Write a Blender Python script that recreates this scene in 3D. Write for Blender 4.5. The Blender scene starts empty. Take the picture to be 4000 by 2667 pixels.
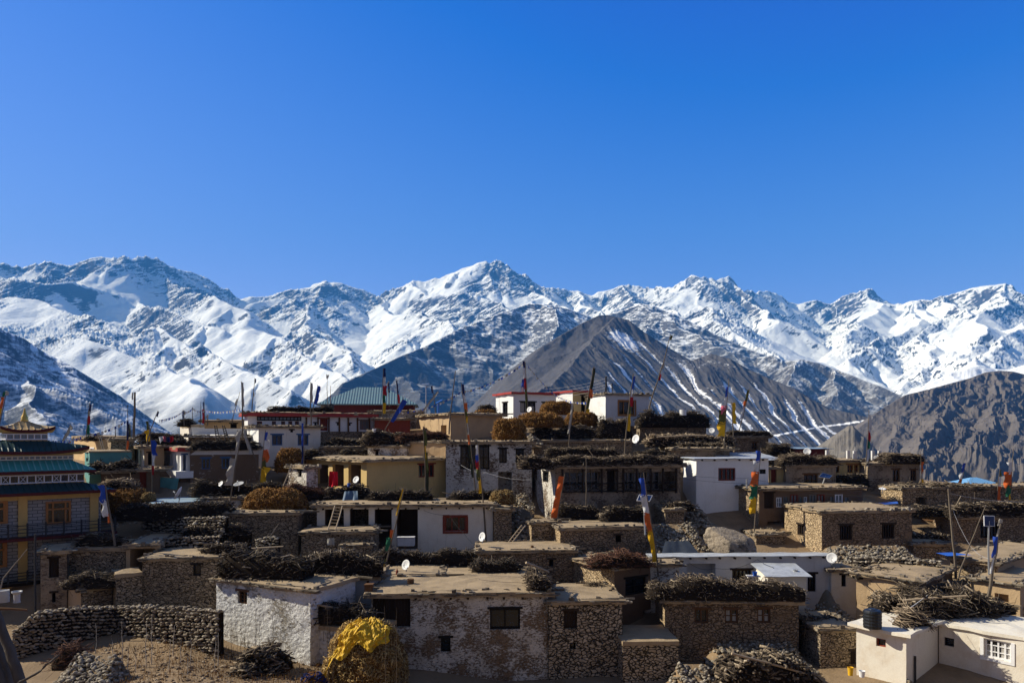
import bpy, math, random
import numpy as np
from mathutils import Vector
SC = bpy.context.scene
COL = SC.collection
F = 2889.0            # focal length in photo pixels (26 mm on a 36 mm sensor)
H0 = 1700.0           # photo row of the horizon (eye level, z = 0)
R = math.radians
random.seed(7)
rng = np.random.default_rng(7)

# ------------------------------------------------------------------ camera
cam = bpy.data.cameras.new("camera"); cam_o = bpy.data.objects.new("camera", cam); COL.objects.link(cam_o)
cam.lens = 26.0; cam.sensor_width = 36.0; cam.clip_start = 0.5; cam.clip_end = 60000
cam_o.location = (0, 0, 0); cam_o.rotation_euler = (R(90), 0, 0)
cam.shift_y = (H0 - 1333.5) / 4000.0
SC.camera = cam_o

# ------------------------------------------------------------------ sun and sky
SUN_EL, SUN_FWD = 35.0, 11.0
sdir = Vector((-math.cos(R(SUN_EL)) * math.cos(R(SUN_FWD)), math.cos(R(SUN_EL)) * math.sin(R(SUN_FWD)), math.sin(R(SUN_EL))))
sun = bpy.data.lights.new("sun", 'SUN'); sun_o = bpy.data.objects.new("sun", sun); COL.objects.link(sun_o)
sun.energy = 5.0; sun.angle = R(0.5); sun.color = (1.0, 0.94, 0.84)
sun_o.rotation_euler = sdir.to_track_quat('Z', 'Y').to_euler()
sun_o.location = (-200, 100, 300)

world = bpy.data.worlds.new("World"); SC.world = world; world.use_nodes = True
wt = world.node_tree; wt.nodes.clear()
wo = wt.nodes.new('ShaderNodeOutputWorld'); bg = wt.nodes.new('ShaderNodeBackground')
sky = wt.nodes.new('ShaderNodeTexSky'); sky.sky_type = 'NISHITA'; sky.sun_disc = False
sky.sun_elevation = R(SUN_EL); sky.sun_rotation = math.atan2(sdir.x, sdir.y)
sky.altitude = 3500; sky.air_density = 1.0; sky.dust_density = 0.4; sky.ozone_density = 2.0
# grade the sky to the deep saturated blue of high mountain air within the view
def wn(op, a, b, clamp=False):
    o = wt.nodes.new('ShaderNodeMath'); o.operation = op; o.use_clamp = clamp
    for q, v in zip(o.inputs, (a, b)):
        if isinstance(v, bpy.types.NodeSocket): wt.links.new(v, q)
        else: q.default_value = v
    return o.outputs[0]
sp = wt.nodes.new('ShaderNodeSeparateColor'); wt.links.new(sky.outputs[0], sp.inputs[0])
sr, sg, sb = (wn('MULTIPLY', c, 0.1) for c in sp.outputs)
sr = wn('MAXIMUM', wn('MULTIPLY', wn('SUBTRACT', sr, 0.078), 1.65), 0.003)
sg = wn('MULTIPLY', wn('POWER', wn('MAXIMUM', wn('SUBTRACT', sg, 0.09), 0.024), 0.8), 1.02)
sb = wn('MULTIPLY', wn('POWER', sb, 0.75), 1.36)
cc = wt.nodes.new('ShaderNodeCombineColor')
for c, q in zip((sr, sg, sb), cc.inputs): wt.links.new(wn('MULTIPLY', c, 8.5), q)
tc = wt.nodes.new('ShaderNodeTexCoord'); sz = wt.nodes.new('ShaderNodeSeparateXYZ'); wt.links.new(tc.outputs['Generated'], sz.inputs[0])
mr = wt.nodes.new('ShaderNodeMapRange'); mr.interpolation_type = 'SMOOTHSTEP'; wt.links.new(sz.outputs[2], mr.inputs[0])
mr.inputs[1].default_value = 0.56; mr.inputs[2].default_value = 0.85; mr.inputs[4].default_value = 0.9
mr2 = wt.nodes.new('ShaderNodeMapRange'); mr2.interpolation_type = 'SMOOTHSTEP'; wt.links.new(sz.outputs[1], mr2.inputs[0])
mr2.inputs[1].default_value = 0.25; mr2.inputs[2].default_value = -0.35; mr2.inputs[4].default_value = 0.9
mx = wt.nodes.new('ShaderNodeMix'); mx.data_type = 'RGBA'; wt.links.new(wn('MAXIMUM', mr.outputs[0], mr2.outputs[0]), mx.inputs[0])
wt.links.new(cc.outputs[0], mx.inputs[6]); mx.inputs[7].default_value = (0.74, 0.94, 1.42, 1)  # muted colour added above and behind the camera to set the shade light
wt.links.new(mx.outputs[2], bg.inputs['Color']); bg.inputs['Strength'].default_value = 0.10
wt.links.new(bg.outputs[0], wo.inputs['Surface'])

SC.view_settings.view_transform = 'Standard'; SC.view_settings.look = 'None'
SC.view_settings.exposure = 0.68; SC.view_settings.gamma = 1.0; SC.view_settings.use_curve_mapping = False
SC.cycles.max_bounces = 5; SC.cycles.diffuse_bounces = 3; SC.cycles.glossy_bounces = 2
SC.cycles.transmission_bounces = 3; SC.cycles.volume_bounces = 0; SC.cycles.transparent_max_bounces = 6

# ------------------------------------------------------------------ helpers: points
def P(px, py, Y):
    return Vector(((px - 2000.0) / F * Y, Y, (H0 - py) / F * Y))

# ------------------------------------------------------------------ helpers: noise
def _hash(ix, iy, seed):
    h = (ix.astype(np.int64) * 374761393 + iy.astype(np.int64) * 668265263 + seed * 974711) & 0xffffffff
    h = ((h ^ (h >> 13)) * 1274126177) & 0xffffffff
    return (h ^ (h >> 16)) & 0xffff
def perlin(x, y, seed=0):
    ix = np.floor(x); iy = np.floor(y); fx = x - ix; fy = y - iy
    u = fx * fx * fx * (fx * (fx * 6 - 15) + 10); v = fy * fy * fy * (fy * (fy * 6 - 15) + 10)
    def g(dx, dy):
        a = _hash(ix + dx, iy + dy, seed) * (2 * math.pi / 65536.0)
        return np.cos(a) * (fx - dx) + np.sin(a) * (fy - dy)
    a, b, c, d = g(0, 0), g(1, 0), g(0, 1), g(1, 1)
    return (a + u * (b - a) + v * ((c + u * (d - c)) - (a + u * (b - a)))) * 1.45
def fbm(x, y, o=5, seed=0, gain=0.5):
    s = 0; a = 1.0
    for i in range(o):
        s = s + a * perlin(x, y, seed + i); x = x * 2.03 + 17.3; y = y * 2.03 - 9.1; a *= gain
    return s
def ridged(x, y, o=5, seed=0, gain=0.5):
    s = 0; a = 1.0; w = 1.0
    for i in range(o):
        n = (1 - np.abs(perlin(x, y, seed + i))) ** 2
        s = s + a * n * w; w = np.clip(n * 1.3, 0, 1); x = x * 2.07 + 5.3; y = y * 2.07 - 3.1; a *= gain
    return s

# ------------------------------------------------------------------ helpers: node materials
class NT:
    def __init__(self, name):
        self.m = bpy.data.materials.new(name); self.m.use_nodes = True
        self.t = self.m.node_tree; self.t.nodes.clear()
        self.out = self.n('ShaderNodeOutputMaterial'); self.bsdf = self.n('ShaderNodeBsdfPrincipled')
        self.l(self.bsdf.outputs[0], self.out.inputs['Surface'])
        self.set('Roughness', 0.9); self.set('Specular IOR Level', 0.15)
    def n(self, t, **k):
        o = self.t.nodes.new(t)
        for a, b in k.items(): setattr(o, a, b)
        return o
    def l(self, a, b): self.t.links.new(a, b)
    def put(self, sock, v):
        if isinstance(v, bpy.types.NodeSocket): self.l(v, sock)
        else:
            if isinstance(v, (tuple, list)) and len(v) == 3 and sock.type == 'RGBA': v = (*v, 1)
            sock.default_value = v
    def set(self, name, v): self.put(self.bsdf.inputs[name], v)
    def obj(self): return self.n('ShaderNodeTexCoord').outputs['Object']
    def pos(self): return self.n('ShaderNodeNewGeometry').outputs['Position']
    def nrm(self): return self.n('ShaderNodeNewGeometry').outputs['Normal']
    def island(self): return self.n('ShaderNodeNewGeometry').outputs['Random Per Island']
    def map(self, v, scale=(1, 1, 1), rot=(0, 0, 0), loc=(0, 0, 0)):
        o = self.n('ShaderNodeMapping'); self.l(v, o.inputs[0])
        o.inputs['Scale'].default_value = scale; o.inputs['Rotation'].default_value = rot; o.inputs['Location'].default_value = loc
        return o.outputs[0]
    def noise(self, v, scale, detail=4, rough=0.55, dist=0.0, col=False):
        o = self.n('ShaderNodeTexNoise'); self.l(v, o.inputs['Vector'])
        o.inputs['Scale'].default_value = scale; o.inputs['Detail'].default_value = detail
        o.inputs['Roughness'].default_value = rough; o.inputs['Distortion'].default_value = dist
        return o.outputs['Color' if col else 'Fac']
    def voro(self, v, scale, feature='F1', out='Distance', rand=1.0):
        o = self.n('ShaderNodeTexVoronoi', feature=feature); self.l(v, o.inputs['Vector'])
        o.inputs['Scale'].default_value = scale; o.inputs['Randomness'].default_value = rand
        return o.outputs[out]
    def wave(self, v, scale, dist=0, axis='X', detail=2, dscale=1.0):
        o = self.n('ShaderNodeTexWave', bands_direction=axis); self.l(v, o.inputs['Vector'])
        o.inputs['Scale'].default_value = scale; o.inputs['Distortion'].default_value = dist
        o.inputs['Detail'].default_value = detail; o.inputs['Detail Scale'].default_value = dscale
        return o.outputs['Fac']
    def math(self, op, a, b=0.0, c=0.0, clamp=False):
        o = self.n('ShaderNodeMath', operation=op, use_clamp=clamp)
        self.put(o.inputs[0], a); self.put(o.inputs[1], b); self.put(o.inputs[2], c); return o.outputs[0]
    def step(self, v, lo, hi):
        o = self.n('ShaderNodeMapRange', interpolation_type='SMOOTHSTEP', clamp=True)
        self.put(o.inputs['Value'], v); self.put(o.inputs['From Min'], lo); self.put(o.inputs['From Max'], hi); return o.outputs[0]
    def mix(self, f, a, b, bl='MIX'):
        o = self.n('ShaderNodeMix', data_type='RGBA', blend_type=bl)
        self.put(o.inputs[0], f); self.put(o.inputs[6], a); self.put(o.inputs[7], b); return o.outputs[2]
    def ramp(self, v, stops):
        o = self.n('ShaderNodeValToRGB'); self.l(v, o.inputs[0]); e = o.color_ramp.elements
        while len(e) < len(stops): e.new(0.5)
        for x, (p, c) in zip(e, stops): x.position = p; x.color = (*c, 1)
        return o.outputs[0]
    def sep(self, v):
        o = self.n('ShaderNodeSeparateXYZ'); self.l(v, o.inputs[0]); return o.outputs
    def bump(self, h, strength=0.5, dist=0.05):
        o = self.n('ShaderNodeBump'); self.put(o.inputs['Height'], h)
        o.inputs['Strength'].default_value = strength; o.inputs['Distance'].default_value = dist
        self.l(o.outputs[0], self.bsdf.inputs['Normal']); return o
M = {}

# ------------------------------------------------------------------ mountains
def mat_mountain(name, rock1, rock2, snow_lo, snow_hi, slope_lo, slope_hi, scale, patch=0.35, snow=True, dust=None, strata=0.0, bump=0.35, tilt=32, crag=0.0):
    """snow lies on the flatter ground above a line, rock shows on steep ground; all by slope, height and noise"""
    k = NT(name); p = k.pos(); nz = k.sep(k.nrm())[2]; z = k.sep(p)[2]
    n1 = k.noise(p, scale, 6, 0.65); n2 = k.noise(p, scale * 7, 5, 0.7)
    st = k.map(k.map(p, rot=(0, R(tilt), 0)), (0.7, 0.7, 6.0)); n3 = k.noise(st, scale * 3.0, 6, 0.75)
    rock = k.mix(k.step(n1, 0.35, 0.65), rock1, rock2)
    rock = k.mix(k.math('MULTIPLY', k.step(n2, 0.4, 0.75), 0.5), rock, tuple(c * 1.7 for c in rock2))
    cr = k.n('ShaderNodeAttribute', attribute_name='crag').outputs['Fac'] if crag else 0.0
    s = k.math('ADD', nz, k.math('MULTIPLY', k.math('SUBTRACT', n3, 0.5), k.math('ADD', strata + 0.5, k.math('MULTIPLY', cr, 1.9)) if crag else strata + 0.5))
    s = k.math('ADD', s, k.math('MULTIPLY', k.math('SUBTRACT', n2, 0.5), patch))
    if crag: s = k.math('SUBTRACT', s, k.math('MULTIPLY', cr, crag))
    slope = k.step(s, slope_lo, slope_hi)
    zz = k.math('ADD', z, k.math('MULTIPLY', k.math('SUBTRACT', n1, 0.5), (snow_hi - snow_lo) * 1.6))
    line = k.step(zz, snow_lo, snow_hi)
    f = k.math('MULTIPLY', slope, line)
    k.set('Base Color', k.mix(f, rock, (0.90, 0.92, 0.95)) if snow else rock)
    k.set('Roughness', 0.85)
    h = k.math('ADD', k.math('MULTIPLY', n3, 0.8), k.math('MULTIPLY', n2, 0.35))
    k.bump(h, bump, 0.05 / scale)
    return k

def grid_object(name, X, Y, Z, mat):
    nr, nc = X.shape
    co = np.stack([X, Y, Z], -1).reshape(-1, 3).astype(np.float32)
    i = np.arange(nr * nc).reshape(nr, nc)
    q = np.stack([i[:-1, :-1], i[:-1, 1:], i[1:, 1:], i[1:, :-1]], -1).reshape(-1, 4)
    me = bpy.data.meshes.new(name)
    me.vertices.add(len(co)); me.vertices.foreach_set('co', co.ravel())
    me.loops.add(q.size); me.loops.foreach_set('vertex_index', q.ravel().astype(np.int32))
    me.polygons.add(len(q)); me.polygons.foreach_set('loop_start', (np.arange(len(q)) * 4).astype(np.int32))
    me.update(calc_edges=True); me.polygons.foreach_set('use_smooth', np.ones(len(q), bool))
    me.materials.append(mat); o = bpy.data.objects.new(name, me); COL.objects.link(o); o['kind'] = 'structure'
    return o

def tents(X, Y, segs, D0, rad=None):
    """height field: the highest of many sloping ridges.  segs: x0,y0,z0,x1,y1,z1,slope; rad limits the reach of small ones"""
    Hh = np.full(X.shape, -1e9, np.float32); ymin, ymax = Y.min(1), Y.max(1); k = X / Y; kmin, kmax = k.min(0), k.max(0)
    for (x0, y0, z0, x1, y1, z1, s, *q) in segs:
        sl = (slice(None), slice(None))
        if q:
            r = q[0]; ya, yb = min(y0, y1) - r, max(y0, y1) + r; rr = np.nonzero((ymax >= ya) & (ymin <= yb))[0]
            ks = [(x + dx) / max(y, 500) for x in (x0, x1) for dx in (-r, r) for y in (ya, yb)]; cc = np.nonzero((kmax >= min(ks)) & (kmin <= max(ks)))[0]
            if not len(rr) or not len(cc): continue
            sl = (slice(rr[0], rr[-1] + 1), slice(cc[0], cc[-1] + 1))
        Xs, Ys = X[sl], Y[sl]; dx, dy = x1 - x0, y1 - y0; L2 = dx * dx + dy * dy + 1e-6
        t = np.clip(((Xs - x0) * dx + (Ys - y0) * dy) / L2, 0, 1)
        d = np.sqrt((Xs - (x0 + t * dx)) ** 2 + (Ys - (y0 + t * dy)) ** 2)
        Hh[sl] = np.maximum(Hh[sl], z0 + t * (z1 - z0) - s * D0 * np.log1p(d / D0))
    return Hh

def settle(Hh, Yg, tgt, near, power, reach):
    """lift the terrain so that its skyline has the wanted elevation; only broad changes reach far down the slope"""
    for it in range(2):
        ang = Hh / Yg; top = ang.max(0); arg = ang.argmax(0); n = Yg.shape[1]
        def sm(a, k): return np.convolve(np.pad(a, k, mode='edge'), np.ones(2 * k + 1) / (2 * k + 1), 'valid')
        dl = tgt - top; broad = sm(sm(dl, 22), 12); fine = dl - broad
        yc = sm(Yg[arg, np.arange(n)], 9)
        w = np.clip((Yg - near) / np.maximum(yc[None, :] - near, 1), 0, 1.15) ** power
        k = np.exp(-np.abs(Yg - yc[None, :]) / reach)
        Hh = Hh + broad[None, :] * Yg * w + sm(fine, 1)[None, :] * Yg * k
    return Hh, yc

def poly(pts, s):
    w = [P(*p) for p in pts]
    return [(a.x, a.y, a.z, b.x, b.y, b.z, s) for a, b in zip(w[:-1], w[1:])]

def spurs(segs, rnd, step, length, drop, slope, spread=0.7, heading=-math.pi / 2, reach=None):
    out = []
    for (x0, y0, z0, x1, y1, z1, s, *q_) in segs:
        L = math.hypot(x1 - x0, y1 - y0); n = L / step; k = int(n) + (rnd.random() < n - int(n))
        base = math.atan2(y1 - y0, x1 - x0)
        for _ in range(k):
            t = rnd.random(); x, y, z = x0 + t * (x1 - x0), y0 + t * (y1 - y0), z0 + t * (z1 - z0)
            if heading is None: a = base + rnd.choice((-1, 1)) * (1.1 + rnd.uniform(-.35, .25))
            else: a = heading + rnd.uniform(-spread, spread)
            ll = length * rnd.uniform(0.5, 1.2); m = 4; z -= length * 0.015
            for i in range(m):
                a += rnd.uniform(-.22, .22); st = ll / m
                xn, yn, zn = x + math.cos(a) * st, y + math.sin(a) * st, z - st * drop * rnd.uniform(0.6, 1.35)
                out.append((x, y, z, xn, yn, zn, slope) + ((reach,) if reach else ())); x, y, z = xn, yn, zn
    return out

def interp(pts, x):
    p = np.array(pts, float); return np.interp(x, p[:, 0], p[:, 1])

def crop(pts, x0, y0, sc=1.68):     # readings taken on an enlarged piece of the photo
    return [(x0 + a / sc, y0 + b / sc) for a, b in pts]

SKY_L = crop([(-500,230),(-250,170),(0,128),(95,150),(160,158),(230,140),(290,122),(340,125),(400,140),(465,148),(520,125),(600,98),(660,88),(730,100),(820,85),(860,105),(890,98),(945,85),(1010,98),(1060,115),(1110,145),(1160,170),(1240,185),(1310,210),(1370,235),(1410,265),(1460,300),(1500,300),(1540,345),(1580,368),(1640,350),(1700,352),(1760,350),(1830,325),(1900,305),(1960,300),(2030,290),(2060,268),(2100,258),(2130,240),(2170,262)], 0, 950)
SKY_M = crop([(0,255),(60,262),(130,290),(200,305),(260,335),(290,352),(350,320),(430,295),(490,265),(530,245),(600,255),(670,228),(700,232),(740,210),(800,190),(850,165),(910,150),(960,125),(1000,118),(1030,130),(1055,115),(1100,122),(1130,140),(1170,165),(1185,190),(1230,205),(1265,205),(1290,230),(1330,265),(1360,290),(1400,300),(1450,300),(1520,300),(1560,315),(1610,310),(1650,330),(1700,345),(1740,320),(1800,310),(1850,295),(1900,275),(1940,275),(2000,285),(2060,295),(2120,295),(2180,290)], 1300, 950)
SKY_R = crop([(0,212),(60,200),(100,165),(150,140),(210,130),(260,145),(340,152),(380,140),(420,132),(445,160),(475,210),(495,245),(525,230),(560,225),(590,245),(620,235),(680,240),(720,240),(760,265),(810,300),(870,318),(930,300),(990,290),(1050,310),(1090,315),(1130,285),(1180,255),(1240,245),(1300,230),(1350,210),(1370,235),(1390,265),(1430,295),(1500,322),(1560,310),(1620,295),(1690,285),(1740,290),(1800,262),(1850,260),(1930,235),(2010,210),(2090,195),(2160,190),(2230,180),(2280,195),(2300,230),(2352,265),(2600,300),(3000,260)], 2600, 1000)
SKY = SKY_L + SKY_M + SKY_R
DIST = [(-400,9800),(0,10200),(500,10800),(900,12200),(1250,12500),(1500,12800),(1950,12600),(2250,13200),(2500,13000),(2750,12000),(3050,13500),(3400,13200),(3600,12000),(3950,11200),(4600,10500)]

def build_far_range():
    rnd = random.Random(11)
    nc, nr = 1250, 420
    u = np.linspace(-320, 4320, nc); v = np.linspace(0, 1, nr)
    yr = interp(DIST, u)                       # distance of the crest in each direction
    near = 2900.0
    Yg = near + (yr[None, :] + 900 - near) * (v[:, None] ** 0.85)
    Xg = (u[None, :] - 2000) / F * Yg
    main = []
    pts = [(a, b, float(np.interp(a, [d[0] for d in DIST], [d[1] for d in DIST]))) for a, b in SKY[::2]]
    main = poly(pts, 0.95)
    # ridges that can be read off the photograph: (photo x, photo y, distance)
    hand = []
    def hr(pts, s=0.8, x0=0, y0=950):
        s *= 1.18
        hand.extend(poly([(x0 + a / 1.68, y0 + b / 1.68, d) for a, b, d in pts], s))
    hr([(0,240,9600),(90,260,9300),(280,255,9300),(480,250,9700),(620,300,9800),(760,330,9900)], 1.0)
    hr([(0,360,8600),(190,368,8500),(400,450,8200),(650,512,7900),(860,600,7600),(1000,560,7700)], 0.5)
    hr([(880,100,11500),(830,250,10700),(800,340,10200),(1000,420,9800),(1160,440,9400),(1300,530,8900),(1430,575,8600)], 0.8)
    hr([(1010,540,7900),(1110,570,7700),(1260,645,7400),(1400,720,7000),(1560,800,6600),(1720,890,6100),(1880,1000,5600)], 0.75)
    hr([(330,610,6700),(600,640,6600),(850,720,6400),(1010,800,6100),(1200,870,5800),(1320,960,5400)], 0.6)
    hr([(1500,560,8700),(1700,580,8400),(1850,620,8000),(1960,700,7500),(2110,790,6900),(2290,890,6200)], 0.75)
    hr([(1050,120,11600),(1130,220,11000),(1290,330,10300),(1520,400,9800),(1660,450,9400)], 0.8)
    hr([(2130,245,12200),(2060,400,11200),(2000,520,10200),(2060,600,9300),(2200,680,8500),(2352,760,7800)], 0.8)
    hr([(290,352,12700),(330,430,11800),(420,470,11000),(610,450,10400),(760,560,9300),(870,640,8600)], 0.7, 1300)
    hr([(530,250,12600),(600,340,12000),(840,340,11600),(1060,380,11000),(1180,440,10200)], 0.9, 1300)
    hr([(1055,115,12600),(960,300,11700),(830,330,11500)], 0.95, 1300)
    hr([(1270,210,12700),(1330,330,11900),(1450,400,11000),(1560,450,10000)], 0.9, 1300)
    hr([(1610,312,13100),(1640,400,12000),(1760,460,10900)], 0.8, 1300)
    hr([(1900,278,12900),(1960,380,11600),(2050,400,10800),(2200,450,9800),(2350,520,9000)], 0.8, 1300)
    hr([(490,245,12000),(600,330,11200),(760,430,10300)], 0.9, 2600, 1000)
    hr([(0,360,9000),(100,400,8800),(250,320,8900),(340,440,8300),(480,540,7800),(650,600,7300),(830,690,6800)], 0.6, 2600, 1000)
    hr([(1350,212,13300),(1400,330,12200),(1300,420,11000),(1180,540,9600)], 0.6, 2600, 1000)
    hr([(1640,296,11800),(1640,400,10900),(1560,500,10000),(1400,560,9300),(1200,680,8200)], 0.8, 2600, 1000)
    hr([(1640,296,11800),(1760,420,10600),(1690,520,9500),(1760,640,8500),(1680,760,7500),(1620,880,6600)], 0.75, 2600, 1000)
    hr([(1820,262,11500),(1880,330,10700),(2010,380,9900)], 0.8, 2600, 1000)
    hr([(2230,182,11400),(2190,300,10300),(2080,420,9200),(2000,560,8000),(1980,700,6900)], 0.6, 2600, 1000)
    hr([(2352,420,9000),(2250,500,8200),(2100,640,7200),(1950,740,6300)], 0.6, 2600, 1000)
    sp1 = spurs(main, rnd, 1500, 1900, 0.48, 0.95, 0.7)
    sp2 = spurs(hand, rnd, 1700, 800, 0.5, 0.8, heading=None)
    sp3 = spurs(sp1, rnd, 700, 460, 0.6, 1.0, heading=None, reach=520)
    sp4 = spurs(hand, rnd, 900, 420, 0.55, 0.95, heading=None, reach=480)
    sp5 = spurs(sp2, rnd, 420, 300, 0.55, 0.95, heading=None, reach=380) + spurs(main, rnd, 170, 560, 0.75, 1.2, 0.6, reach=560)
    segs = main + hand + sp1 + sp2 + sp3 + sp4 + sp5
    Hh = np.full(Xg.shape, -1e9, np.float32); Xf = Xg.astype(np.float32); Yf = Yg.astype(np.float32)
    # warp the plan a little so that no ridge is straight
    wx = fbm(Xg / 900, Yg / 900, 4, 3) * 130; wy = fbm(Xg / 900 + 40, Yg / 900, 4, 9) * 130
    Hh = tents((Xf + wx).astype(np.float32), (Yf + wy).astype(np.float32), segs, 3200.0)
    valley = -1100 + (Yg - 2900) * 0.17 + fbm(Xg / 1500, Yg / 1500, 4, 5) * 60
    Hh = np.maximum(Hh, valley)
    cut = fbm(Xg / 1300, Yg / 1300, 3, 55)           # craggy in some places, smooth snow fields in others
    crag = np.clip(0.30 + cut * 1.5, 0.06, 1.15)
    Hh = Hh + (ridged(Xg / 420, Yg / 420, 6, 21) - 0.9) * 44 * crag + (ridged(Xg / 130 + Yg / 400, Yg / 150, 4, 31) - .9) * 15 * crag
    # tilted rock strata: benches that hold snow, with steep bands of rock between them
    T = 62.0; q = (Hh + 0.42 * Xg + 0.12 * Yg + fbm(Xg / 500, Yg / 500, 6, 61, .62) * 190) / T; fr = q - np.floor(q)
    st = np.clip((fr - .5) / .22 + .5, 0, 1); st = st * st * (3 - 2 * st)
    high = np.clip((Hh / Yg - 0.06) / 0.06, 0, 1)
    Hh = Hh + T * (st - fr) * np.clip(cut * 2.4 + 0.05 + 0.45 * high, 0, 1) * (0.03 + 0.50 * high ** 2)
    # settle the skyline on what the photograph shows
    zero = u * 0
    tgt = (H0 - interp(SKY, u) + (ridged(u / 34, zero + 3.3, 4, 91, .65) - .8) * 8 * np.clip(perlin(u / 230, zero + 7.7, 93) * 1.4 + .55, .1, 1)) / F
    Hh, yc = settle(Hh, Yg, tgt, 3600, 1.6, 130.0)
    k = mat_mountain('snow_mountain_rock', (0.048, 0.050, 0.058), (0.080, 0.078, 0.080), -300, 500, 0.56, 0.63, 0.0022, 0.26, strata=0.05, bump=0.85, crag=0.17)
    o = grid_object('snow_mountains', Xg, Yg, Hh, k.m); hi = np.clip((Hh / Yg - 0.10) / 0.08, 0, 1)
    at = o.data.attributes.new('crag', 'FLOAT', 'POINT'); at.data.foreach_set('value', (np.clip(cut * 1.5 + .45, -.3, 1) * (.25 + .75 * hi)).astype(np.float32).ravel()); return o

def hill(name, crest, dist, near, slope, mat, seed, nc=700, nr=260, back=500, gully=(120, 0.5), spur=(300, 500, 0.5), hand=(), D0=1500, rough=18, lam=300, u0=None, u1=None):
    rnd = random.Random(seed)
    u = np.linspace(u0 if u0 is not None else crest[0][0], u1 if u1 is not None else crest[-1][0], nc); v = np.linspace(0, 1, nr)
    yr = interp(dist, u)
    Yg = near + (yr[None, :] + back - near) * v[:, None]; Xg = (u[None, :] - 2000) / F * Yg
    dd = np.array(dist, float)
    main = poly([(a, b, float(np.interp(a, dd[:, 0], dd[:, 1]))) for a, b in crest], slope)
    hs_ = []
    for h in hand: hs_ += poly(h, slope * 0.95)
    segs = main + hs_ + spurs(main, rnd, spur[0], spur[1], spur[2], slope, 0.8) + spurs(hs_, rnd, spur[0], spur[1] * .6, spur[2], slope, heading=None)
    wx = fbm(Xg / lam, Yg / lam, 4, seed) * lam * .12; wy = fbm(Xg / lam + 40, Yg / lam, 4, seed + 5) * lam * .12
    Hh = tents((Xg + wx).astype(np.float32), (Yg + wy).astype(np.float32), segs, D0)
    Hh = Hh + (ridged(Xg / lam, Yg / lam, 6, seed + 21) - 0.9) * gully[0] * gully[1] * .5 + fbm(Xg / (lam * .3), Yg / (lam * .3), 5, seed + 31) * rough
    Hh, yc = settle(Hh, Yg, (H0 - interp(crest, u)) / F, near, 1.2, 90.0)
    return grid_object(name, Xg, Yg, Hh, mat)

build_far_range()
# near left slope; blue of shade and haze put into its rock colour
kL = mat_mountain('hazed_slope_rock', (0.045, 0.055, 0.075), (0.075, 0.085, 0.105), -500, 420, 0.66, 0.98, 0.005, 0.6, strata=0.3, bump=0.25)
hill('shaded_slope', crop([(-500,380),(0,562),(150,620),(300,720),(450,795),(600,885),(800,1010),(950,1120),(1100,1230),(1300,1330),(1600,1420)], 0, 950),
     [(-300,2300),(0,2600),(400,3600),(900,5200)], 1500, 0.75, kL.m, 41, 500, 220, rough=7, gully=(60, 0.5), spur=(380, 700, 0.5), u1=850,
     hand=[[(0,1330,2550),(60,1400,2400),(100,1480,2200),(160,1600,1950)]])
# dark mid hill with broken snow
kM = mat_mountain('hazed_mid_hill_rock', (0.05, 0.055, 0.068), (0.08, 0.082, 0.09), 150, 1000, 0.70, 0.92, 0.006, 0.5, strata=1.1, bump=0.25, tilt=-12)  # some of the blue air haze is put into the rock colour
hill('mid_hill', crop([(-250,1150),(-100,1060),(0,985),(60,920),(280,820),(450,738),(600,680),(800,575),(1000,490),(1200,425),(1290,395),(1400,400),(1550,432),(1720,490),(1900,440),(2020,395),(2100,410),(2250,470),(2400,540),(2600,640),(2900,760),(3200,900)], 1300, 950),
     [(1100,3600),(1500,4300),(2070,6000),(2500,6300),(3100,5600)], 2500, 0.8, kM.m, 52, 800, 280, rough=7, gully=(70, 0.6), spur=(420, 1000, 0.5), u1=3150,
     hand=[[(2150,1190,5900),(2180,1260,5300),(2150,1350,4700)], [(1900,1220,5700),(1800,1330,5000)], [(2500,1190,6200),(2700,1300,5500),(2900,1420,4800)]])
# dark patchy spur on the right of the middle
kS = mat_mountain('dark_spur_rock', (0.055, 0.055, 0.062), (0.10, 0.09, 0.08), -100, 760, 0.64, 1.0, 0.007, 0.5, strata=0.7, bump=0.25)
hill('dark_spur', crop([(450,900),(600,665),(700,650),(780,690),(900,678),(1000,700),(1100,738),(1200,772),(1300,815),(1400,850),(1500,895),(1570,925),(1700,1050)], 2600, 1000),
     [(2850,5200),(3250,5000),(3600,4400)], 3000, 0.8, kS.m, 63, 420, 200, rough=6, gully=(70, 0.6), spur=(300, 700, 0.5),
     hand=[[(3250,1440,5000),(3280,1520,4400),(3230,1600,3900)], [(3130,1405,5000),(3060,1500,4400)]])
# front brown hill, snow lying in its gullies
def mat_brown(name, c1, c2, streaks, ang=0.0):
    k = NT(name); p = k.pos()
    n1 = k.noise(p, 0.004, 5, 0.6); n2 = k.noise(p, 0.05, 5, 0.7)
    c = k.mix(k.step(n1, 0.35, 0.65), c1, c2)
    c = k.mix(k.math('MULTIPLY', k.step(n2, 0.45, 0.7), 0.35), c, tuple(x * 1.5 for x in c2))
    if streaks:
        a = k.n('ShaderNodeAttribute', attribute_name='snow').outputs['Fac']
        n3 = k.noise(k.map(p, (1, 1, 3.0)), 0.05, 5, 0.8)
        f = k.step(k.math('ADD', a, k.math('MULTIPLY', k.math('SUBTRACT', n3, 0.5), 2.2)), 0.40, 0.66)
        c = k.mix(f, c, (0.90, 0.90, 0.92))
    k.set('Base Color', c); k.set('Roughness', 0.95)
    k.bump(k.math('ADD', n2, k.noise(p, 0.2, 4, 0.7)), 0.5, 3.0)
    return k.m

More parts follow.
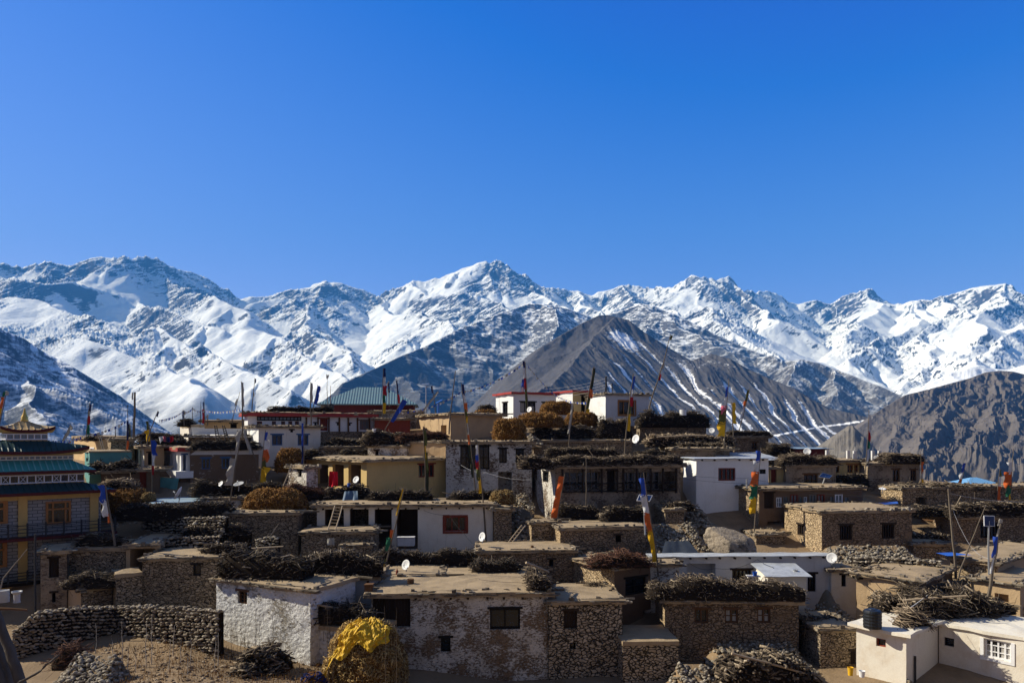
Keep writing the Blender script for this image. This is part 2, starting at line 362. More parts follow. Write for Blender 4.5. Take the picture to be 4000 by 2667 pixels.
def brown_hill():
    rnd = random.Random(5)
    crest = crop([(700,1400),(900,1080),(1100,885),(1300,722),(1500,600),(1620,532),(1740,475),(1800,470),(1880,490),(1940,502),(2040,580),(2200,682),(2352,770)], 1300, 950)
    crest += crop([(300,640),(420,672),(560,750),(700,810),(850,872),(960,940),(1080,1000),(1240,1035),(1340,1062),(1500,1130),(1700,1220)], 2600, 1000)
    dist = [(1700,2300),(2370,3000),(2700,2900),(3200,2500),(3700,2200)]
    u = np.linspace(1720, 3620, 900); v = np.linspace(0, 1, 420)
    near = 900.0; yr = interp(dist, u)
    Yg = near + (yr[None, :] + 250 - near) * v[:, None]; Xg = (u[None, :] - 2000) / F * Yg
    dd = np.array(dist, float)
    main = poly([(a, b, float(np.interp(a, dd[:, 0], dd[:, 1]))) for a, b in crest], 0.62)
    rib = poly([(2400,1240,2950),(2330,1310,2720),(2250,1400,2430),(2150,1500,2120),(2000,1620,1750)], 0.6)
    rib += poly([(2380,1260,2950),(2350,1330,2700),(2320,1370,2550)], 0.6)
    Hh = tents(Xg.astype(np.float32), Yg.astype(np.float32), main + rib, 2600.0)
    # parallel gullies run down the fall line of the right-hand face
    ang = Hh / Yg; tp = ang.max(0); tgt = (H0 - interp(crest, u)) / F
    pyg = H0 - (ang + (tgt - tp)[None, :]) * F; pxg = u[None, :] + 0 * Yg
    warp = fbm(Xg / 420, Yg / 420, 4, 71) * 26 + fbm(Xg / 90, Yg / 90, 4, 72) * 5
    c = pxg - 0.93 * (pyg - 1240) + warp
    rimy = interp(crest, u)[None, :]
    g = np.zeros_like(Xg); sn = np.zeros_like(Xg)
    ribx = np.interp(pyg, [1240, 1320, 1400, 1500, 1620], [2400, 2310, 2235, 2140, 2000])
    face = np.clip((pxg - ribx + 10) / 40, 0, 1)
    ci = 1560.0
    while ci < 3350:
        w = rnd.uniform(7, 15); big = rnd.random() < 0.8
        ys = np.arange(1240, 1760); cross = ys[(ci + 0.93 * (ys - 1240)) > np.maximum(np.interp(ys, [1240, 1320, 1400, 1500, 1620], [2400, 2310, 2235, 2140, 2000]), 0)]
        y0 = cross[0] if len(cross) else 1760
        rim = ys[ys > np.interp(ci + 0.93 * (ys - 1240), u, interp(crest, u))]; y0 = max(y0, rim[0] if len(rim) else 1760)
        start = y0 + rnd.uniform(8, 90)
        d = np.exp(-((c - ci) / w) ** 2); on = np.clip((pyg - start) / 60, 0, 1) * face
        g -= d * on * (w * 0.55)
        amt = rnd.uniform(0.85, 1.25) if big else rnd.uniform(0.25, 0.5)
        end = start + rnd.uniform(240, 560); fade = np.clip((end - pyg) / 120, 0, 1)
        sn = np.maximum(sn, np.exp(-((c - ci + 3) / (w * rnd.uniform(.75, 1.15))) ** 2) * on * fade * amt)
        ci += rnd.uniform(40, 74)
    cap = np.exp(-((c - 2360) / 55) ** 2) * np.exp(-((pyg - 1335) / 45) ** 2) * face      # snow under the summit
    sn = np.maximum(sn * (0.85 + 0.45 * fbm(Xg / 200, Yg / 200, 4, 77)), cap)
    lip = np.exp(-((pyg - rimy - 30) / 16) ** 2) * np.clip((pxg - 2420) / 80, 0, 1) * np.clip((3250 - pxg) / 200, 0, 1) * (0.5 + 0.6 * fbm(Xg / 260, Yg / 260, 3, 79))
    sn = np.maximum(sn, lip * .35)
    Hh = Hh + g + fbm(Xg / 260, Yg / 260, 5, 73) * 7 + fbm(Xg / 45, Yg / 45, 4, 75) * 1.6 + (ridged(c / 26, pyg / 160, 4, 74) - .9) * 4.5 * face
    Hh = Hh + (ridged(Xg / 240, Yg / 240, 5, 78) - .9) * (5 + 9 * (1 - face))
    Hh, yc = settle(Hh, Yg, (H0 - interp(crest, u)) / F, near, 1.0, 60.0)
    # a snow-filled track crosses the foot of the slope
    pxg = u[None, :] + 0 * Yg; pyg = H0 - Hh / Yg * F
    o = grid_object('brown_hill', Xg, Yg, Hh, mat_brown('brown_hill_soil', (0.072, 0.068, 0.071), (0.098, 0.092, 0.093), True))
    tr = np.array([(2960,1712),(3110,1685),(3200,1667),(3300,1655),(3390,1642)], float)
    ty = np.interp(pxg, tr[:, 0], tr[:, 1]); inside = (pxg > 2950) & (pxg < 3400)
    vis = Yg < yc[None, :] + 40
    track = np.where(inside & vis, np.exp(-((pyg - ty) / 3.2) ** 2) * 1.3, 0)
    at = o.data.attributes.new('snow', 'FLOAT', 'POINT'); at.data.foreach_set('value', np.maximum(sn, track).astype(np.float32).ravel())
brown_hill()

# right hill, bare and deeply cut by gullies
def right_hill():
    rnd = random.Random(9)
    crest = crop([(600,1500),(900,1330),(1100,1200),(1340,1055),(1450,982),(1570,912),(1700,880),(1850,840),(2000,800),(2100,762),(2190,752),(2280,757),(2352,775),(2500,800),(2800,900)], 2600, 1000)
    dist = [(2900,1500),(3400,1900),(3900,2400),(4300,2500)]
    u = np.linspace(2980, 4260, 800); v = np.linspace(0, 1, 420); near = 700.0; yr = interp(dist, u)
    Yg = near + (yr[None, :] + 250 - near) * v[:, None]; Xg = (u[None, :] - 2000) / F * Yg
    dd = np.array(dist, float)
    main = poly([(a, b, float(np.interp(a, dd[:, 0], dd[:, 1]))) for a, b in crest], 0.55)
    hs_ = []
    for h in ([(3870,1460,2350),(3900,1560,2080),(3860,1660,1800),(3800,1760,1500)], [(3880,1450,2350),(3960,1600,2000),(3960,1720,1650)],
              [(3700,1510,2200),(3680,1620,1900),(3620,1720,1600),(3580,1830,1300)], [(4050,1490,2400),(4080,1650,1900)],
              [(3480,1610,2000),(3500,1700,1750),(3450,1790,1450)]):
        hs_ += poly(h, 0.60)
    segs = main + hs_ + spurs(hs_, rnd, 260, 260, 0.55, 0.66, heading=None)
    wx = fbm(Xg / 260, Yg / 260, 4, 81) * 22; wy = fbm(Xg / 260 + 9, Yg / 260, 4, 82) * 22
    Hh = tents((Xg + wx).astype(np.float32), (Yg + wy).astype(np.float32), segs, 1500.0)
    m = np.clip((u[None, :] - 3350) / 350, 0, 1)
    lo = np.clip((1560 - (H0 - Hh / Yg * F)) / -220, 0, 1)          # the gullies deepen towards the foot
    pyq = H0 - Hh / Yg * F; cq = u[None, :] + 0.62 * (pyq - 1400) + fbm(Xg / 160, Yg / 160, 4, 86) * 40
    Hh = Hh + (ridged(cq / 52, pyq / 260, 5, 87) - .9) * (1.5 + 5 * m) 
    Hh = Hh + (ridged(Xg / 150, Yg / 210, 6, 84) - .9) * (1.5 + 15 * m * (.15 + .85 * lo)) + (ridged(Xg / 48, Yg / 60, 4, 88) - .9) * (1.2 + 4 * m) + fbm(Xg / 40, Yg / 40, 5, 85) * (1 + 1.2 * m)
    Hh, yc = settle(Hh, Yg, (H0 - interp(crest, u)) / F, near, 1.0, 60.0)
    grid_object('bare_hill', Xg, Yg, Hh, mat_brown('bare_hill_soil', (0.105, 0.091, 0.083), (0.145, 0.125, 0.11), False))
right_hill()
# a white snow shoulder behind the right hill
kW = mat_mountain('snow_shoulder_snow', (0.06, 0.055, 0.05), (0.09, 0.08, 0.07), -900, -500, 0.45, 0.62, 0.006, 0.25)
hill('snow_shoulder', crop([(1350,1060),(1560,915),(1700,850),(1870,765),(2000,735),(2100,735),(2250,745),(2400,700),(2900,640)], 2600, 1000),
     [(3400,3300),(3900,3600),(4300,3600)], 2000, 0.5, kW.m, 91, 320, 140, gully=(50, 0.4), spur=(500, 500, 0.4), rough=6)
# the small pale cone of scree
kC = mat_brown('scree_cone_soil', (0.13, 0.115, 0.10), (0.18, 0.16, 0.135), False)
hill('scree_cone', crop([(700,1400),(850,1330),(1010,1240),(1120,1165),(1200,1112),(1228,1112),(1300,1180),(1400,1285),(1550,1400)], 2600, 1000),
     [(3000,1050),(3300,1150),(3600,1050)], 600, 0.62, kC, 95, 260, 160, back=150, gully=(14, 0.6), spur=(150, 200, 0.5), rough=2.5, lam=70)

# haze: clear thin mountain air, a closed box round everything below the sky
def haze():
    me = bpy.data.meshes.new('haze'); x, y0, y1, z0, z1 = 14000, -60, 15500, -900, 4300
    v = [(-x, y0, z0), (x, y0, z0), (x, y1, z0), (-x, y1, z0), (-x, y0, z1), (x, y0, z1), (x, y1, z1), (-x, y1, z1)]
    f = [(0, 3, 2, 1), (4, 5, 6, 7), (0, 1, 5, 4), (1, 2, 6, 5), (2, 3, 7, 6), (3, 0, 4, 7)]
    me.from_pydata(v, [], f); me.update()
    m = bpy.data.materials.new('haze_air'); m.use_nodes = True; t = m.node_tree; t.nodes.clear()
    o = t.nodes.new('ShaderNodeOutputMaterial'); p = t.nodes.new('ShaderNodeVolumePrincipled')
    p.inputs['Color'].default_value = (0.07, 0.36, 1.0, 1); p.inputs['Density'].default_value = HAZE_DENSITY
    p.inputs['Anisotropy'].default_value = 0.0; p.inputs['Absorption Color'].default_value = (0.11, 0.16, 1, 1)
    t.links.new(p.outputs[0], o.inputs['Volume']); me.materials.append(m)
    ob = bpy.data.objects.new('haze', me); COL.objects.link(ob); ob['kind'] = 'stuff'
HAZE_DENSITY = 0.000056
haze()
# ------------------------------------------------------------------ village materials
def mat_stone(name, c1, c2, joint, sc=2.6, zs=1.9, mud=0.0, mudc=(0.2, 0.15, 0.1), strength=0.9, jw=0.09):
    k = NT(name); o = k.map(k.obj(), (1, 1, zs))
    nd = k.n('ShaderNodeVectorMath', operation='MULTIPLY_ADD'); k.l(k.noise(o, 1.3, 3, 0.6, col=True), nd.inputs[0])
    nd.inputs[1].default_value = (0.75, 0.75, 0.75); k.l(o, nd.inputs[2]); v = nd.outputs[0]
    e = k.voro(v, sc, 'DISTANCE_TO_EDGE'); cc = k.sep(k.voro(v, sc, 'F1', 'Color'))
    big = k.noise(k.obj(), 0.5, 3, 0.6); fine = k.noise(k.obj(), 14, 4, 0.7)
    col = k.mix(cc[0], c1, c2)
    col = k.mix(k.math('MULTIPLY', cc[1], 0.45), col, tuple(x * 0.45 for x in c1))
    col = k.mix(k.math('MULTIPLY', k.step(fine, 0.35, 0.7), 0.35), col, tuple(x * 1.35 for x in c2))
    j = k.step(e, 0.012, jw)
    col = k.mix(j, joint, col)
    hgt = k.math('ADD', k.math('MULTIPLY', k.step(e, 0.0, 0.16), 1.0), k.math('MULTIPLY', fine, 0.22))
    hgt = k.math('ADD', hgt, k.math('MULTIPLY', cc[2], 0.5))
    if mud > 0:
        mf = k.step(k.math('ADD', big, k.math('MULTIPLY', k.noise(k.obj(), 4.5, 4, 0.7), 0.35)), 0.90 - mud * 0.42, 0.97 - mud * 0.42)
        mcol = k.mix(k.step(fine, 0.35, 0.65), mudc, tuple(x * 0.72 for x in mudc))
        col = k.mix(k.math('MULTIPLY', mf, 0.9), col, mcol)
        hgt = k.math('MULTIPLY', hgt, k.math('SUBTRACT', 1.0, k.math('MULTIPLY', mf, 0.75)))
    k.set('Base Color', col); k.bump(hgt, strength, 0.07); M[name] = k.m
def mat_plaster(name, c, c2, amt=0.4, streak=0.3, rough_h=0.5, sc=1.0, peel=0.0, peelc=(0.19, 0.135, 0.09), pscale=1.0, lumps=0.0):
    k = NT(name); o = k.obj()
    n1 = k.noise(o, 0.8 * sc, 5, 0.65); n2 = k.noise(o, 9 * sc, 4, 0.7)
    st = k.noise(k.map(o, (1, 1, 0.10)), 3.2, 4, 0.65)
    col = k.mix(k.math('MULTIPLY', k.step(n1, 0.42, 0.68), amt), c, c2)
    col = k.mix(k.math('MULTIPLY', k.step(st, 0.55, 0.75), streak), col, tuple(x * 0.6 for x in c2))
    col = k.mix(k.math('MULTIPLY', k.step(n2, 0.3, 0.7), 0.16), col, tuple(x * 0.6 for x in c))
    h = k.math('ADD', n2, k.math('MULTIPLY', n1, 0.6))
    if peel > 0:
        pn = k.noise(k.map(o, (1, 1, 2.0)), 4.2 * pscale, 7, 0.78)
        pb = k.noise(o, 0.45 * pscale, 3, 0.6)
        pf = k.step(k.math('ADD', pn, k.math('MULTIPLY', pb, 0.6)), 1.00 - peel, 1.06 - peel)
        pc = k.mix(k.step(k.noise(o, 6, 4, 0.7), 0.4, 0.65), peelc, tuple(x * 0.5 for x in peelc))
        col = k.mix(pf, col, pc); h = k.math('SUBTRACT', h, k.math('MULTIPLY', pf, 0.6))
    if lumps:
        v = k.voro(k.map(o, (1, 1, 1.5)), 3.6, 'SMOOTH_F1'); h = k.math('ADD', h, k.math('MULTIPLY', k.math('ADD', v, k.noise(o, 4, 4, .7)), -lumps))
    k.set('Base Color', col); k.bump(h, rough_h, 0.05 if not lumps else 0.11); M[name] = k.m
def mat_plain(name, c, rough=0.7, var=0.35, sc=6.0, spec=0.2, metal=0.0, bump=0.15, island=0.0, c2=None, stretch=(1, 1, 1)):
    k = NT(name); o = k.map(k.obj(), stretch); n = k.noise(o, sc, 4, 0.65)
    col = k.mix(k.math('MULTIPLY', k.step(n, 0.35, 0.7), var if c2 is None else 1.0), c, c2 if c2 else tuple(x * 0.55 for x in c))
    if island > 0:
        r = k.island(); col = k.mix(k.math('MULTIPLY', r, island), col, tuple(x * 0.35 for x in c))
    k.set('Base Color', col); k.set('Roughness', rough); k.set('Specular IOR Level', spec); k.set('Metallic', metal)
    if bump: k.bump(n, bump, 0.03)
    M[name] = k.m
def mat_sticks(name, stops, sc=9):
    k = NT(name); c = k.ramp(k.island(), stops); n = k.noise(k.obj(), sc, 3, 0.6)
    c = k.mix(k.math('MULTIPLY', k.step(n, 0.4, 0.7), 0.5), c, (0.02, 0.017, 0.015)); k.set('Base Color', c); M[name] = k.m
def mat_corrugated(name, c, c2, axis_rot, period=0.25, rough=0.45, metal=0.0, dirt=0.3):
    k = NT(name); o = k.map(k.obj(), rot=(0, 0, axis_rot)); w = k.wave(o, 6.2832 / period / 6.2832 * 0.5, 0, 'X', 0)
    n = k.noise(k.obj(), 1.6, 4, 0.6)
    k.set('Base Color', k.mix(k.math('MULTIPLY', k.step(n, 0.4, 0.7), dirt), c, c2)); k.set('Roughness', rough); k.set('Metallic', metal); k.set('Specular IOR Level', 0.4)
    k.bump(w, 0.8, 0.05); M[name] = k.m

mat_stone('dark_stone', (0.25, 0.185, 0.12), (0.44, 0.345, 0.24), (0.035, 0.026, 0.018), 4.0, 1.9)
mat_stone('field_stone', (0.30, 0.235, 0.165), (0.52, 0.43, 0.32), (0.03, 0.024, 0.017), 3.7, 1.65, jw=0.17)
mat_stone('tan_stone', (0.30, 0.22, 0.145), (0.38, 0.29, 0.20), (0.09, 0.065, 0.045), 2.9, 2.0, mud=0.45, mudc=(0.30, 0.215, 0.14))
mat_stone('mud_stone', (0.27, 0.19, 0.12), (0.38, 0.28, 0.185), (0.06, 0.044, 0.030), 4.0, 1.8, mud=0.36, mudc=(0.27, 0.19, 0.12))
mat_stone('golden_stone', (0.42, 0.30, 0.175), (0.54, 0.41, 0.26), (0.12, 0.08, 0.05), 4.2, 1.6, mud=0.22, mudc=(0.42, 0.29, 0.17))  # lighter warm stone for sun-facing sides; sunlight put into its colour
mat_plaster('white_rough', (0.80, 0.79, 0.77), (0.62, 0.57, 0.50), 0.35, 0.12, 1.0, 1.0, peel=0.14, peelc=(0.50, 0.44, 0.36), pscale=0.9, lumps=0.9)
mat_plaster('white_peeling', (0.76, 0.71, 0.64), (0.52, 0.44, 0.34), 0.6, 0.4, 0.8, 1.0, peel=0.215, peelc=(0.27, 0.185, 0.115), pscale=1.5, lumps=0.5)
mat_plaster('white_worn', (0.64, 0.61, 0.56), (0.42, 0.36, 0.28), 0.5, 0.5, 0.6, 1.0, peel=0.19, peelc=(0.17, 0.12, 0.085), pscale=1.2)
mat_plaster('white_clean', (0.80, 0.80, 0.79), (0.66, 0.64, 0.60), 0.35, 0.18, 0.15)
mat_plaster('white_grey', (0.62, 0.61, 0.60), (0.46, 0.43, 0.40), 0.4, 0.35, 0.2)
mat_plaster('cream', (0.75, 0.70, 0.60), (0.58, 0.48, 0.36), 0.35, 0.4, 0.2)
mat_plaster('cream_stained', (0.74, 0.69, 0.60), (0.56, 0.45, 0.33), 0.6, 0.55, 0.2)
mat_plaster('ochre', (0.62, 0.445, 0.19), (0.50, 0.35, 0.155), 0.5, 0.4, 0.15)
mat_plaster('peach', (0.66, 0.46, 0.24), (0.56, 0.38, 0.20), 0.4, 0.3, 0.15)
mat_plaster('tan_mud', (0.50, 0.355, 0.21), (0.39, 0.27, 0.155), 0.5, 0.3, 0.5)
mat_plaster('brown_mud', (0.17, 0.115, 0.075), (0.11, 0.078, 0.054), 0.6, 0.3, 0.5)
mat_plaster('brown_flaked', (0.155, 0.105, 0.07), (0.12, 0.082, 0.056), 0.5, 0.3, 0.4, peel=0.12, peelc=(0.50, 0.46, 0.42), pscale=.8)
mat_plaster('grey_mud', (0.36, 0.285, 0.205), (0.24, 0.18, 0.12), 0.7, 0.5, 0.6, peel=0.20, peelc=(0.16, 0.115, 0.08), pscale=1.3, lumps=0.4)
mat_plaster('teal_paint', (0.13, 0.30, 0.27), (0.10, 0.21, 0.19), 0.5, 0.3, 0.1)
mat_plaster('maroon_paint', (0.12, 0.028, 0.03), (0.08, 0.022, 0.022), 0.4, 0.2, 0.1)
mat_plaster('red_trim', (0.36, 0.055, 0.05), (0.26, 0.05, 0.045), 0.5, 0.3, 0.15)
mat_plaster('mud_roof', (0.38, 0.285, 0.18), (0.26, 0.195, 0.125), 0.9, 0.0, 0.5, 1.2)
mat_plaster('dry_soil', (0.27, 0.19, 0.115), (0.18, 0.125, 0.075), 0.8, 0.0, 1.0, 0.7)
mat_sticks('eave_stone', [(0, (0.10, 0.08, 0.06)), (0.5, (0.20, 0.165, 0.125)), (0.8, (0.28, 0.235, 0.18)), (1, (0.38, 0.33, 0.26))])
mat_sticks('brushwood', [(0, (0.034, 0.026, 0.020)), (0.45, (0.085, 0.064, 0.046)), (0.75, (0.17, 0.13, 0.092)), (0.9, (0.32, 0.255, 0.18)), (1, (0.46, 0.38, 0.28))])  # own stick tones, with more pale ones to stand for sunlit highlights
mat_sticks('grey_brush', [(0, (0.048, 0.036, 0.027)), (0.5, (0.115, 0.085, 0.060)), (0.85, (0.24, 0.185, 0.13)), (1, (0.46, 0.37, 0.26))])
mat_sticks('black_brush', [(0, (0.022, 0.018, 0.015)), (0.6, (0.055, 0.042, 0.032)), (0.9, (0.14, 0.108, 0.078)), (1, (0.42, 0.34, 0.25))])
mat_sticks('red_brush', [(0, (0.055, 0.025, 0.018)), (0.6, (0.115, 0.05, 0.032)), (1, (0.20, 0.11, 0.07))])
mat_sticks('split_wood', [(0, (0.10, 0.075, 0.055)), (0.5, (0.24, 0.18, 0.125)), (1, (0.46, 0.36, 0.25))])
mat_sticks('heap_stone', [(0, (0.17, 0.14, 0.105)), (0.5, (0.28, 0.24, 0.185)), (0.85, (0.38, 0.33, 0.26)), (1, (0.46, 0.41, 0.34))], 14)
mat_sticks('wall_stone', [(0, (0.17, 0.135, 0.10)), (0.4, (0.27, 0.22, 0.165)), (0.75, (0.35, 0.295, 0.225)), (1, (0.45, 0.39, 0.31))], 14)
mat_sticks('hay', [(0, (0.12, 0.055, 0.018)), (0.5, (0.24, 0.115, 0.032)), (0.85, (0.34, 0.18, 0.05)), (1, (0.46, 0.28, 0.10))], 4)
mat_sticks('pale_hay', [(0, (0.16, 0.10, 0.04)), (0.5, (0.30, 0.20, 0.08)), (1, (0.48, 0.36, 0.17))], 4)
mat_plain('pile_core', (0.028, 0.022, 0.018), 1.0, 0.5, 8, 0.0)
mat_plain('hay_core', (0.13, 0.062, 0.02), 1.0, 0.5, 10, 0.0, bump=1.0)
mat_plain('dark_wood', (0.050, 0.034, 0.025), 0.85, 0.5, 12, 0.1, stretch=(1, 1, 0.15), island=0.5)
mat_plain('black_wood', (0.022, 0.018, 0.016), 0.85, 0.4, 12, 0.1)
mat_plain('brown_wood', (0.16, 0.085, 0.045), 0.8, 0.5, 12, 0.1, stretch=(1, 1, 0.15), island=0.4)
mat_plain('orange_wood', (0.36, 0.16, 0.055), 0.7, 0.3, 12, 0.2)
mat_plain('red_wood', (0.22, 0.045, 0.025), 0.7, 0.4, 12, 0.2, stretch=(1, 1, 0.15))
mat_plain('grey_wood', (0.22, 0.19, 0.16), 0.9, 0.5, 14, 0.1, stretch=(1, 1, 0.2))
mat_plain('pale_wood', (0.42, 0.33, 0.23), 0.85, 0.4, 12, 0.1)
mat_plain('old_pole', (0.16, 0.13, 0.10), 0.9, 0.6, 9, 0.1)
mat_plain('white_paint', (0.78, 0.78, 0.80), 0.55, 0.2, 6, 0.3)
mat_plain('blue_paint', (0.045, 0.115, 0.26), 0.6, 0.3, 8, 0.3)
mat_plain('glass', (0.012, 0.014, 0.018), 0.12, 0.2, 2, 0.5, bump=0)
mat_plain('pale_glass', (0.16, 0.20, 0.23), 0.2, 0.5, 5, 0.5, bump=0)
mat_plain('slit_room_dark', (0.012, 0.010, 0.009), 1.0, 0.2, 2, 0.0, bump=0)  # near-black pane; darkness of the room behind put into its colour
mat_plain('curtain', (0.42, 0.40, 0.37), 0.9, 0.5, 9, 0.1, stretch=(3, 3, 0.2))
mat_plain('tin', (0.46, 0.48, 0.50), 0.42, 0.6, 2, 0.4)
mat_plain('blue_tin', (0.30, 0.40, 0.48), 0.45, 0.3, 2.5, 0.4)
mat_plain('dish_white', (0.74, 0.74, 0.74), 0.5, 0.15, 4, 0.3, bump=0)
mat_plain('dish_grey', (0.40, 0.40, 0.40), 0.5, 0.2, 4, 0.3, bump=0)
mat_plain('steel', (0.36, 0.37, 0.38), 0.4, 0.2, 5, 0.5, metal=0.6, bump=0)
mat_plain('black_iron', (0.03, 0.03, 0.033), 0.6, 0.2, 5, 0.3, bump=0)
mat_plain('tank_black', (0.016, 0.018, 0.021), 0.38, 0.2, 3, 0.4, bump=0)
mat_plain('wire_black', (0.03, 0.03, 0.03), 0.6, 0.0, 3, 0.2, bump=0)
mat_plain('wire_pale', (0.55, 0.55, 0.58), 0.5, 0.0, 3, 0.3, bump=0)
mat_plain('solar_cell', (0.012, 0.03, 0.11), 0.25, 0.2, 8, 0.5, bump=0)
mat_plaster('boulder', (0.34, 0.28, 0.215), (0.21, 0.165, 0.12), 0.8, 0.7, 1.0, 0.8, peel=0.10, peelc=(0.20, 0.16, 0.12), pscale=0.5, lumps=0.6)
mat_plain('bark', (0.10, 0.085, 0.072), 0.95, 0.6, 9, 0.1, stretch=(1, 1, 0.12), bump=1.0)
mat_plain('sapling_bark', (0.40, 0.36, 0.32), 0.9, 0.4, 9, 0.1, bump=0)
mat_plain('twig', (0.10, 0.075, 0.055), 0.9, 0.4, 9, 0.1, bump=0)
mat_plain('gold', (0.72, 0.46, 0.10), 0.35, 0.3, 4, 0.5, metal=0.7, bump=0)
mat_plain('yellow_wall', (0.56, 0.37, 0.13), 0.8, 0.25, 2, 0.2)
mat_plain('dark_red', (0.085, 0.016, 0.015), 0.7, 0.3, 2, 0.2)
CLOTH = dict(blue=(0.035, 0.085, 0.42), navy=(0.018, 0.028, 0.11), white=(0.66, 0.66, 0.66), rag=(0.44, 0.41, 0.36), red=(0.42, 0.025, 0.035),
             orange=(0.62, 0.135, 0.035), green=(0.03, 0.15, 0.085), olive=(0.10, 0.105, 0.035), yellow=(0.72, 0.42, 0.025), darkolive=(0.045, 0.05, 0.03), pink=(0.55, 0.12, 0.18))
for n_, c_ in CLOTH.items(): mat_plain('cloth_' + n_, c_, 0.85, 0.35, 5, 0.1, bump=0.3)
mat_plain('tarp_dark', (0.03, 0.038, 0.055), 0.7, 0.4, 4, 0.2, bump=0.4)
mat_sticks('straw', [(0, (0.16, 0.09, 0.03)), (0.5, (0.34, 0.21, 0.075)), (1, (0.58, 0.42, 0.18))], 4)
mat_plain('tarp_yellow', (0.66, 0.40, 0.02), 0.6, 0.55, 7, 0.25, bump=0.9)
mat_plain('tarp_blue', (0.07, 0.13, 0.22), 0.6, 0.4, 4, 0.3, bump=0.4)
mat_plain('tarp_bright_blue', (0.03, 0.12, 0.50), 0.5, 0.2, 4, 0.3)
mat_plain('cloth_red_bright', (0.62, 0.015, 0.03), 0.8, 0.3, 6, 0.1, bump=0.3)
def mat_brick(name, c1, c2, joint):
    k = NT(name); u = k.n('ShaderNodeUVMap').outputs[0]; b = k.n('ShaderNodeTexBrick'); k.l(u, b.inputs['Vector'])
    b.inputs['Color1'].default_value = (*c1, 1); b.inputs['Color2'].default_value = (*c2, 1); b.inputs['Mortar'].default_value = (*joint, 1)
    b.inputs['Scale'].default_value = 1.0; b.inputs['Mortar Size'].default_value = 0.02; b.inputs['Brick Width'].default_value = 0.55; b.inputs['Row Height'].default_value = 0.21
    k.set('Base Color', b.outputs[0]); M[name] = k.m
mat_brick('block_wall', (0.36, 0.34, 0.32), (0.27, 0.26, 0.25), (0.08, 0.08, 0.08))

# ------------------------------------------------------------------ mesh builders
class MB:
    """collects polygons (world coordinates) with a material slot each, then becomes ONE object"""
    def __init__(s): s.v = []; s.f = []; s.m = []; s.uv = None
    def vert(s, p): s.v.append((p[0], p[1], p[2])); return len(s.v) - 1
    def poly(s, pts, m=0):
        i = len(s.v); s.v.extend([(p[0], p[1], p[2]) for p in pts]); s.f.append(tuple(range(i, i + len(pts)))); s.m.append(m)
    def box(s, o, ex, ey, ez, m=0, jit=0.0):
        """corner o and three edge vectors"""
        o, ex, ey, ez = Vector(o), Vector(ex), Vector(ey), Vector(ez)
        c = [o, o + ex, o + ex + ey, o + ey, o + ez, o + ex + ez, o + ex + ey + ez, o + ey + ez]
        if jit: c = [p + Vector((random.uniform(-jit, jit), random.uniform(-jit, jit), random.uniform(-jit, jit))) for p in c]
        i = len(s.v); s.v.extend([tuple(p) for p in c])
        for q in ((0, 3, 2, 1), (4, 5, 6, 7), (0, 1, 5, 4), (1, 2, 6, 5), (2, 3, 7, 6), (3, 0, 4, 7)):
            s.f.append(tuple(i + a for a in q)); s.m.append(m)
    def tube(s, pts, r0, r1=None, n=6, m=0, cap=True):
        r1 = r0 if r1 is None else r1; L = len(pts); rings = []
        for k, p in enumerate(pts):
            p = Vector(p); d = (Vector(pts[min(k + 1, L - 1)]) - Vector(pts[max(k - 1, 0)])).normalized()
            a = d.orthogonal().normalized(); b = d.cross(a); r = r0 + (r1 - r0) * k / max(1, L - 1)
            rings.append([s.vert(p + (a * math.cos(2 * math.pi * j / n) + b * math.sin(2 * math.pi * j / n)) * r) for j in range(n)])
        for A, B in zip(rings[:-1], rings[1:]):
            for j in range(n): s.f.append((A[j], A[(j + 1) % n], B[(j + 1) % n], B[j])); s.m.append(m)
        if cap:
            s.f.append(tuple(reversed(rings[0]))); s.m.append(m); s.f.append(tuple(rings[-1])); s.m.append(m)
    def lathe(s, c, axis, prof, n=16, m=0):
        axis = Vector(axis).normalized(); a = axis.orthogonal().normalized(); b = axis.cross(a); c = Vector(c); rings = []
        for r, h in prof: rings.append([s.vert(c + axis * h + (a * math.cos(2 * math.pi * j / n) + b * math.sin(2 * math.pi * j / n)) * max(r, 1e-3)) for j in range(n)])
        for A, B in zip(rings[:-1], rings[1:]):
            for j in range(n): s.f.append((A[j], A[(j + 1) % n], B[(j + 1) % n], B[j])); s.m.append(m)
    def add_np(s, v, q, m=0):
        i = len(s.v); s.v.extend(map(tuple, v.tolist())); s.f.extend([tuple(a + i for a in r) for r in q.tolist()]); s.m.extend([m] * len(q))
    def build(s, name, mats, parent=None, smooth=False, origin=None):
        if isinstance(mats, str): mats = [mats]
        o0 = Vector(parent.get('_o')) if parent is not None else (Vector(origin) if origin is not None else Vector((0, 0, 0)))
        me = bpy.data.meshes.new(name); me.from_pydata([(a - o0.x, b - o0.y, c - o0.z) for a, b, c in s.v], [], s.f)
        for mm in mats: me.materials.append(M[mm])
        if len(mats) > 1: me.polygons.foreach_set('material_index', np.array(s.m, np.int32))
        if smooth: me.polygons.foreach_set('use_smooth', np.ones(len(s.f), bool))
        me.update(); o = bpy.data.objects.new(name, me); COL.objects.link(o)
        o['_o'] = tuple(o0)
        if parent is not None: o.parent = parent
        else: o.location = o0
        return o

ALL = []
def tag(o, label, cat, group=None):
    o['label'] = label; o['category'] = cat; ALL.append(o)
    if group: o['group'] = group
    return o
def thing(name, label, cat, loc, group=None):
    o = bpy.data.objects.new(name, None); COL.objects.link(o); o.location = loc; o.empty_display_size = 0.3
    o['_o'] = tuple(loc); return tag(o, label, cat, group)

